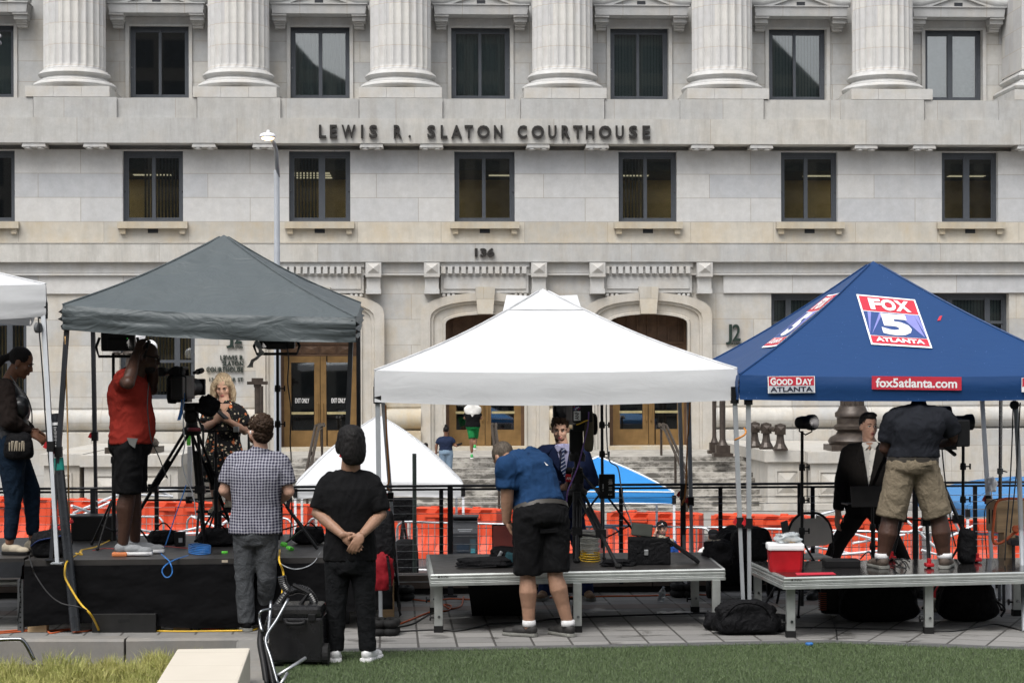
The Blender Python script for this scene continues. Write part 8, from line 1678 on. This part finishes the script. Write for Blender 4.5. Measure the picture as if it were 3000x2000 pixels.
n = N('striped_tie'); sp = n.n('SeparateXYZ'); n.l(n.co((1, 1, 1), rot=(0, radians(35), 0)), sp.inputs[0]); n.fin(n.mix(n.math('GREATER_THAN', n.math('SINE', n.math('MULTIPLY', sp.outputs[2], 2 * pi / .030)), .72), (.012, .026, .085), (.45, .48, .60)), .5); M['tie'] = n.m
b = B(); b.prism([Pq((1643, 1312), -.026), Pq((1657, 1311), -.026), Pq((1653, 1326), -.028), Pq((1661, 1384), -.03), Pq((1653, 1396), -.03), Pq((1642, 1374), -.03), Pq((1646, 1326), -.028)], (0, .022, 0)); b.build('tie', M['tie'], f.t)
f.hair(HD, [((0, -.024, .046), (.083, .098, .088)), ((0, .035, .105), (.066, .052, .036)), ((-.02, .05, .115), (.04, .04, .03))], .008, 34, name='wavy_hair', st=(1, 1, 1)); f.hair(BEARD, [((0, .030, -.086), (.052, .056, .040)), ((0, .080, -.048), (.026, .014, .006))], .002, 40, name='beard'); face(f.t, f.j['head'], f.R, 1.0, HD, LIP, .4)
prof_ends(f, 'LR', ((-.25, -1), (.2, -1)), M['brownshoe'], M['solegrey'])
t = thing('microphone', 'microphone with black foam top and red call sign cube held by the navy suited reporter', 'microphone', P(1668, 1404, 17.93)); B().ell((0, 0, .075), (.036, .036, .042)).build('foam_top', M['nylon'], t, local=True, smooth=True); B().box((0, 0, .015), (.070, .070, .070), None, .006).build('sign_cube', M['red'], t, local=True); B().tube([(0, 0, -.02), (-.02, 0, -.16)], .014, 8).build('handle', M['black'], t, local=True)
b = B(); text_fit(b, 'ANF', -.028, .028, 0, .026, lambda x, z_, q: V((x, -.0362, z_)), .02); b.build('lettering', M['whiteprint'], t, local=True)

f = Fig('reporter in black suit and open white shirt, legs apart', 18.25, 0, SK1, neck=(2546, 1292), head=(2545, 1248), shL=(2486, 1316), shR=(2606, 1316), elL=(2465, 1410), elR=(2628, 1412), wrL=(2455, 1500, -.04), wrR=(2640, 1500, 0), pel=(2540, 1484), hipL=(2514, 1498), hipR=(2566, 1498), knL=(2452, 1598), knR=(2626, 1598), anL=(2392, 1744), anR=(2692, 1744))
f.head(frame_of(radians(-166), -.05), 1.0).arms((.05, .044, .03)).legs((.085, .056, .036), 0); hand(f.b, f.j['wrL'], V((-.1, -.05, -1)), V((.7, -.7, 0)), V((.8, .5, 0)), .35); hand(f.b, f.j['wrR'], V((.1, -.05, -1)), V((-.7, -.7, 0)), V((-.8, .5, 0)), .35); f.body(.95, .9)
Pq = suit(f, M['blacksuit'], M['whiteshirt'], ((2527, 1296), (2570, 1294), (2545, 1432)), False, Y=Yf - .02, seed=16)
b = B(); b.prism([Pq((2538, 1296), -.006), Pq((2556, 1295), -.006), Pq((2547, 1318), -.010)], (0, .02, 0)); b.build('open_neck', SK1, f.t)
b = B()
for k in range(5): b.ell(Pq((2548, 1328 + 22 * k), -.006), (.005, .004, .005), None, 8, 5)
b.build('shirt_button', M['greysteel'], f.t); B().ell(Pq((2524, 1348), -.03), (.012, .01, .012)).build('lapel_microphone', M['black'], f.t)
f.hair(HB, [((0, -.024, .046), (.082, .097, .086)), ((0, .045, .105), (.060, .05, .032))], .003, 36); face(f.t, f.j['head'], f.R, 1.0, HB, LIP, .8, .006)
prof_ends(f, 'LR', ((-.5, -1), (.5, -1)), M['black'], M['rubber'])
ld = bpy.data.lights.new('camera_light', 'SPOT'); ld.energy = 70; ld.spot_size = radians(34); ld.spot_blend = .5; ld.shadow_soft_size = .05; ld.color = (1, .95, .88); lo = bpy.data.objects.new('camera_light', ld); COL.objects.link(lo)
lm = [o for o in bpy.data.objects if o.name.startswith('fresnel_lamp')]; lo.location = P(2380, 1232, 17.0); lo.rotation_euler = (P(2555, 1300, 18.15) - lo.location).to_track_quat('-Z', 'Y').to_euler()

# --- cameraman in khaki shorts
f = Fig('cameraman in charcoal tee and khaki shorts on the right stage, head hidden', 16.05, z5, SK4, neck=(2692, 1160, .16), head=(2700, 1112, .26), shL=(2616, 1216), shR=(2766, 1212), elL=(2594, 1312, .06), elR=(2798, 1282, .06), wrL=(2634, 1346, .38), wrR=(2752, 1300, .36), pel=(2672, 1362), hipL=(2640, 1376), hipR=(2708, 1376), knL=(2606, 1530), knR=(2752, 1526), anL=(2584, 1646), anR=(2768, 1646))
f.head(frame_of(radians(-8), -.4), 1.05, .066).arms((.062, .058, .038))  .legs((.11, .074, .048), .012, V((0, -1, 0))); hand(f.b, f.j['wrL'], V((.5, .8, .2)), V((0, 0, 1)), V((1, 0, 0)), .7); hand(f.b, f.j['wrR'], V((-.5, .8, .2)), V((0, 0, 1)), V((-1, 0, 0)), .7); f.body(1.1, 1.1)
f.top('charcoal_tee', M['charcoal'], 1.20, 1.18, .04, .80, (.098, .094), t0=.12, amp=.007, seed=19, infl=.022)
f.pants('khaki_shorts', M['khaki'], .90, 1.16, 1.2, (.132, .130, .124), seed=20, amp=.008, waist=.16); f.belt(M['beltbrown'], .12, 1.16, 1.2, None, .024, .02)
B().box(f.j['hipR'] + V((-.01, -.172, .06)), (.15, .012, .03), (0, -.18, 0), .004).build('pocket_flap', M['khaki'], f.t)
for k, d in (('L', (-.2, 1)), ('R', (.35, 1))): a_ = f.j['an' + k]; shoe(f.t, a_, d, M['brownhike'], M['solegrey'], .31, .085, z5 + .004, w=.058); B().lathe(V((a_.x, a_.y, z5 + .085)), [(.060, 0), (.062, .02), (.060, .045)], 16).build('sock', M['sock'], f.t, smooth=True)

# --- people on the steps
Ys = 51.6; gz = -.62
f = Fig('woman in navy tee and pale jeans climbing the steps with a child', Ys, gz, SK3, neck=(1307, 1277), head=(1307, 1261), shL=(1288, 1284), shR=(1324, 1284), elL=(1279, 1304), elR=(1330, 1302), wrL=(1278, 1322), wrR=(1337, 1306, -.1), pel=(1306, 1325), hipL=(1298, 1330), hipR=(1316, 1330), knL=(1297, 1362), knR=(1317, 1360), anL=(1297, 1393), anR=(1317, 1392))
f.head(frame_of(0), .95).arms((.045, .04, .028)).legs((.085, .056, .036), 0); hand(f.b, f.j['wrL'], V((-.1, 0, -1)), V((0, 1, 0)), V((1, 0, 0)), .4); hand(f.b, f.j['wrR'], V((.7, .4, .3)), V((0, 0, 1)), V((0, -1, 0)), .7); f.body(.95, .95, vox=.012)
f.top('navy_tee', FB('navy_tee', (.014, .022, .05)), 1.02, 1.0, 0, .75, (.075, .075), t0=.08, amp=.006, seed=21, vox=.016); f.pants('pale_jeans', FB('pale_jeans', (.17, .24, .32)), 1.95, 1.02, 1.05, (.115, .085, .06), seed=22, vox=.016, amp=.006); f.hair(HB, [((0, -.02, .04), (.083, .1, .09)), ((0, -.05, .14), (.045, .045, .045))], .003, vox=.012); B().box(f.j['wrR'] + V((.08, .0, .05)), (.16, .02, .05), (0, -.3, 0)).build('phone', M['black'], f.t); prof_ends(f, 'LR', ((0, 1), (0, 1)), M['whiteshoe'], M['solegrey'])
f = Fig('small child in a navy shirt holding the hand of the woman on the steps', Ys + .1, gz, SK3, neck=(1248, 1318), head=(1248, 1307), shL=(1240, 1325), shR=(1258, 1325), elL=(1236, 1338), elR=(1266, 1333), wrL=(1237, 1350), wrR=(1275, 1327), pel=(1249, 1354), hipL=(1245, 1357), hipR=(1254, 1357), knL=(1245, 1374), knR=(1254, 1374), anL=(1245, 1391), anR=(1254, 1391))
f.head(frame_of(-.5), .78, .04).arms((.032, .028, .02)).legs((.06, .045, .03)); hand(f.b, f.j['wrR'], V((.9, 0, .3)), V((0, 0, 1)), V((0, -1, 0)), .5, .7); hand(f.b, f.j['wrL'], V((0, 0, -1)), V((0, 1, 0)), V((1, 0, 0)), .4, .7); f.body(.55, .65, vox=.012)
f.top('navy_shirt', FB('child_shirt', (.014, .022, .055)), .62, .7, 0, .7, (.055, .052), t0=.05, amp=.004, seed=23, vox=.014); f.pants('dark_shorts', M['jeansblack'], 1.0, .62, .7, (.07, .06, .05), seed=24, vox=.014); f.hair(HB, [((0, -.02, .045), (.082, .098, .086))], .003, vox=.012); prof_ends(f, 'LR', ((0, 1), (0, 1)), M['whiteshoe'], M['solegrey'], L_=.19, w=.036)
Yw = 53.6; gl = fz(1318, -.2)
f = Fig('man in green shorts at the centre door, white shirt over his head', Yw, gl, SK3, neck=(1385, 1200), head=(1385, 1188, .1), shL=(1368, 1208), shR=(1402, 1208), elL=(1362, 1224), elR=(1409, 1224), wrL=(1374, 1212, .1), wrR=(1400, 1210, .1), pel=(1385, 1250), hipL=(1378, 1254), hipR=(1394, 1254), knL=(1383, 1285, -.05), knR=(1391, 1283, .15), anL=(1382, 1322, -.1), anR=(1391, 1306, -.3))
f.head(frame_of(0, -.5), .95).arms((.05, .044, .03)).legs((.085, .06, .04)); hand(f.b, f.j['wrL'], V((.3, .2, 1)), V((1, 0, 0)), V((0, 1, 0)), .6); hand(f.b, f.j['wrR'], V((-.3, .2, 1)), V((-1, 0, 0)), V((0, 1, 0)), .6); f.body(.95, .95, vox=.012)
f.top('black_tee', M['teeblack'], 1.08, 1.1, 0, .7, (.078, .075), t0=-.10, amp=.005, seed=25, vox=.016, infl=.034); f.pants('green_shorts', FB('green_shorts', (.012, .16, .045)), .95, 1.05, 1.1, (.105, .10, .095), seed=26, vox=.016, amp=.008)
b = Vol(); b.loft([[P(1385, y, Yw) + V((w_ * cos(a), .17 * sin(a) - .02, 0)) for a in [2 * pi * k / 16 for k in range(16)]] for y, w_ in ((1213, .20), (1206, .235), (1198, .25), (1192, .23), (1188, .16), (1181, .13), (1177, .07))]); b.cap([P(1384, 1208, Yw - .13), P(1384, 1219, Yw - .15)], [.07, .03]); co, no, fs = fuse(b, .016, 3); mk('white_shirt_cover', fold(co, no, .0015, 6, 27), fs, M['whiteshirt'], f.t, smooth=True)
for k in 'LR': shoe(f.t, f.j['an' + k], (0, 1), mat('green_shoe', (.04, .35, .09), .6) if k == 'L' else bpy.data.materials['green_shoe'], M['whiteprint'], .28, z0=gl + .004 if k == 'L' else f.j['anR'].z - .085)
# --- two men seated in the street
def seated(label, x, y, Yq, yaw, skin, shirtm, arm):
    f = Fig(label, Yq, -1.5, skin, neck=(x, y + 26), head=(x, y), shL=(x - 31, y + 40), shR=(x + 31, y + 40), elL=(x - 36, y + 66), elR=(x + 38, y + 92), wrL=(x - 18, y + 14, -.10) if arm else (x - 24, y + 116, -.2), wrR=(x + 22, y + 112, -.3), pel=(x, y + 140), hipL=(x - 17, y + 142), hipR=(x + 17, y + 142), knL=(x - 24, y + 150, -.42 if arm else .42), knR=(x + 24, y + 150, -.42 if arm else .42), anL=(x - 24, y + 228, -.4 if arm else .4), anR=(x + 24, y + 228, -.4 if arm else .4))
    f.head(frame_of(yaw), .98).arms().legs((.085, .056, .036), 0); hand(f.b, f.j['wrL'], V((.2, 0, 1)), V((0, -1, 0)), V((1, 0, 0)), .7); hand(f.b, f.j['wrR'], V((-.2, -.4, -.6)), V((-1, 0, 0)), V((0, 0, -1)), .4); f.body(1, 1, vox=.012)
    f.top('shirt', shirtm, 1.1, 1.1, .03, .8, (.085, .085), amp=.007, seed=28, vox=.014); f.pants('trousers', M['jeansblack'], 1.95, 1.05, 1.05, (.11, .085, .065), seed=29, vox=.016, waist=.15)
    f.hair(HB, [((0, -.03, .02), (.082, .092, .075))], .004, vox=.010); f.hair(M['teeblack'], [((0, -.008, .062), (.088, .106, .068)), ((0, .085, .062), (.066, .055, .012))], .001, vox=.009, name='baseball_cap')
    prof_ends(f, 'LR', ((0, -1 if arm else 1), (0, -1 if arm else 1)), M['black'], M['solegrey']); p = f.j['pel']; t = thing('stool', 'folding stool under the ' + ('bearded man in the street' if arm else 'man in white in the street'), 'stool', (p.x, p.y, -1.5)); h = p.z + 1.5 - .12; B().box((0, 0, h), (.4, .36, .03)).build('seat', M['nylon'], t, local=True)
    for sx2 in (-.17, .17):
        for sy2 in (-.15, .15): B().tube([(sx2, sy2, h), (sx2 * 1.1, -sy2, 0)], .012, 6).build('leg', M['darksteel'], t, local=True)
    return f
f = seated('bearded man in black cap and blue shirt with a phone at his ear', 1939, 1548, 29.5, radians(180), SK1, FB('royal_blue_shirt', (.02, .075, .30)), True)
f.hair(HB, [((0, .028, -.086), (.054, .058, .046))], .003, 40, vox=.009, name='beard'); face(f.t, f.j['head'], f.R, .98, HB, LIP); b = B(); c = f.j['head']; text_fit(b, 'A', -.022, .022, .055, .095, lambda x, z_, q: c + f.R @ V((-x, .112 - (z_ - .055) * .5, z_)), .01); b.build('cap_letter', M['whiteprint'], f.t); B().box(f.j['wrL'] + V((.03, -.01, .07)), (.02, .07, .14)).build('phone', M['black'], f.t)
f = seated('man in black cap and white shirt seen from behind', 2090, 1572, 29.8, 0, SK2, M['whiteshirt'], False)
B().tube(spl([f.j['shL'] + V((.05, -.13, .08)), f.j['pel'].lerp(f.j['shL'], .5) + V((.05, -.17, .06)), f.j['pel'] + V((-.1, -.16, .1))], 4), .02, 6, flat=.4).build('bag_strap', M['nylon'], f.t)
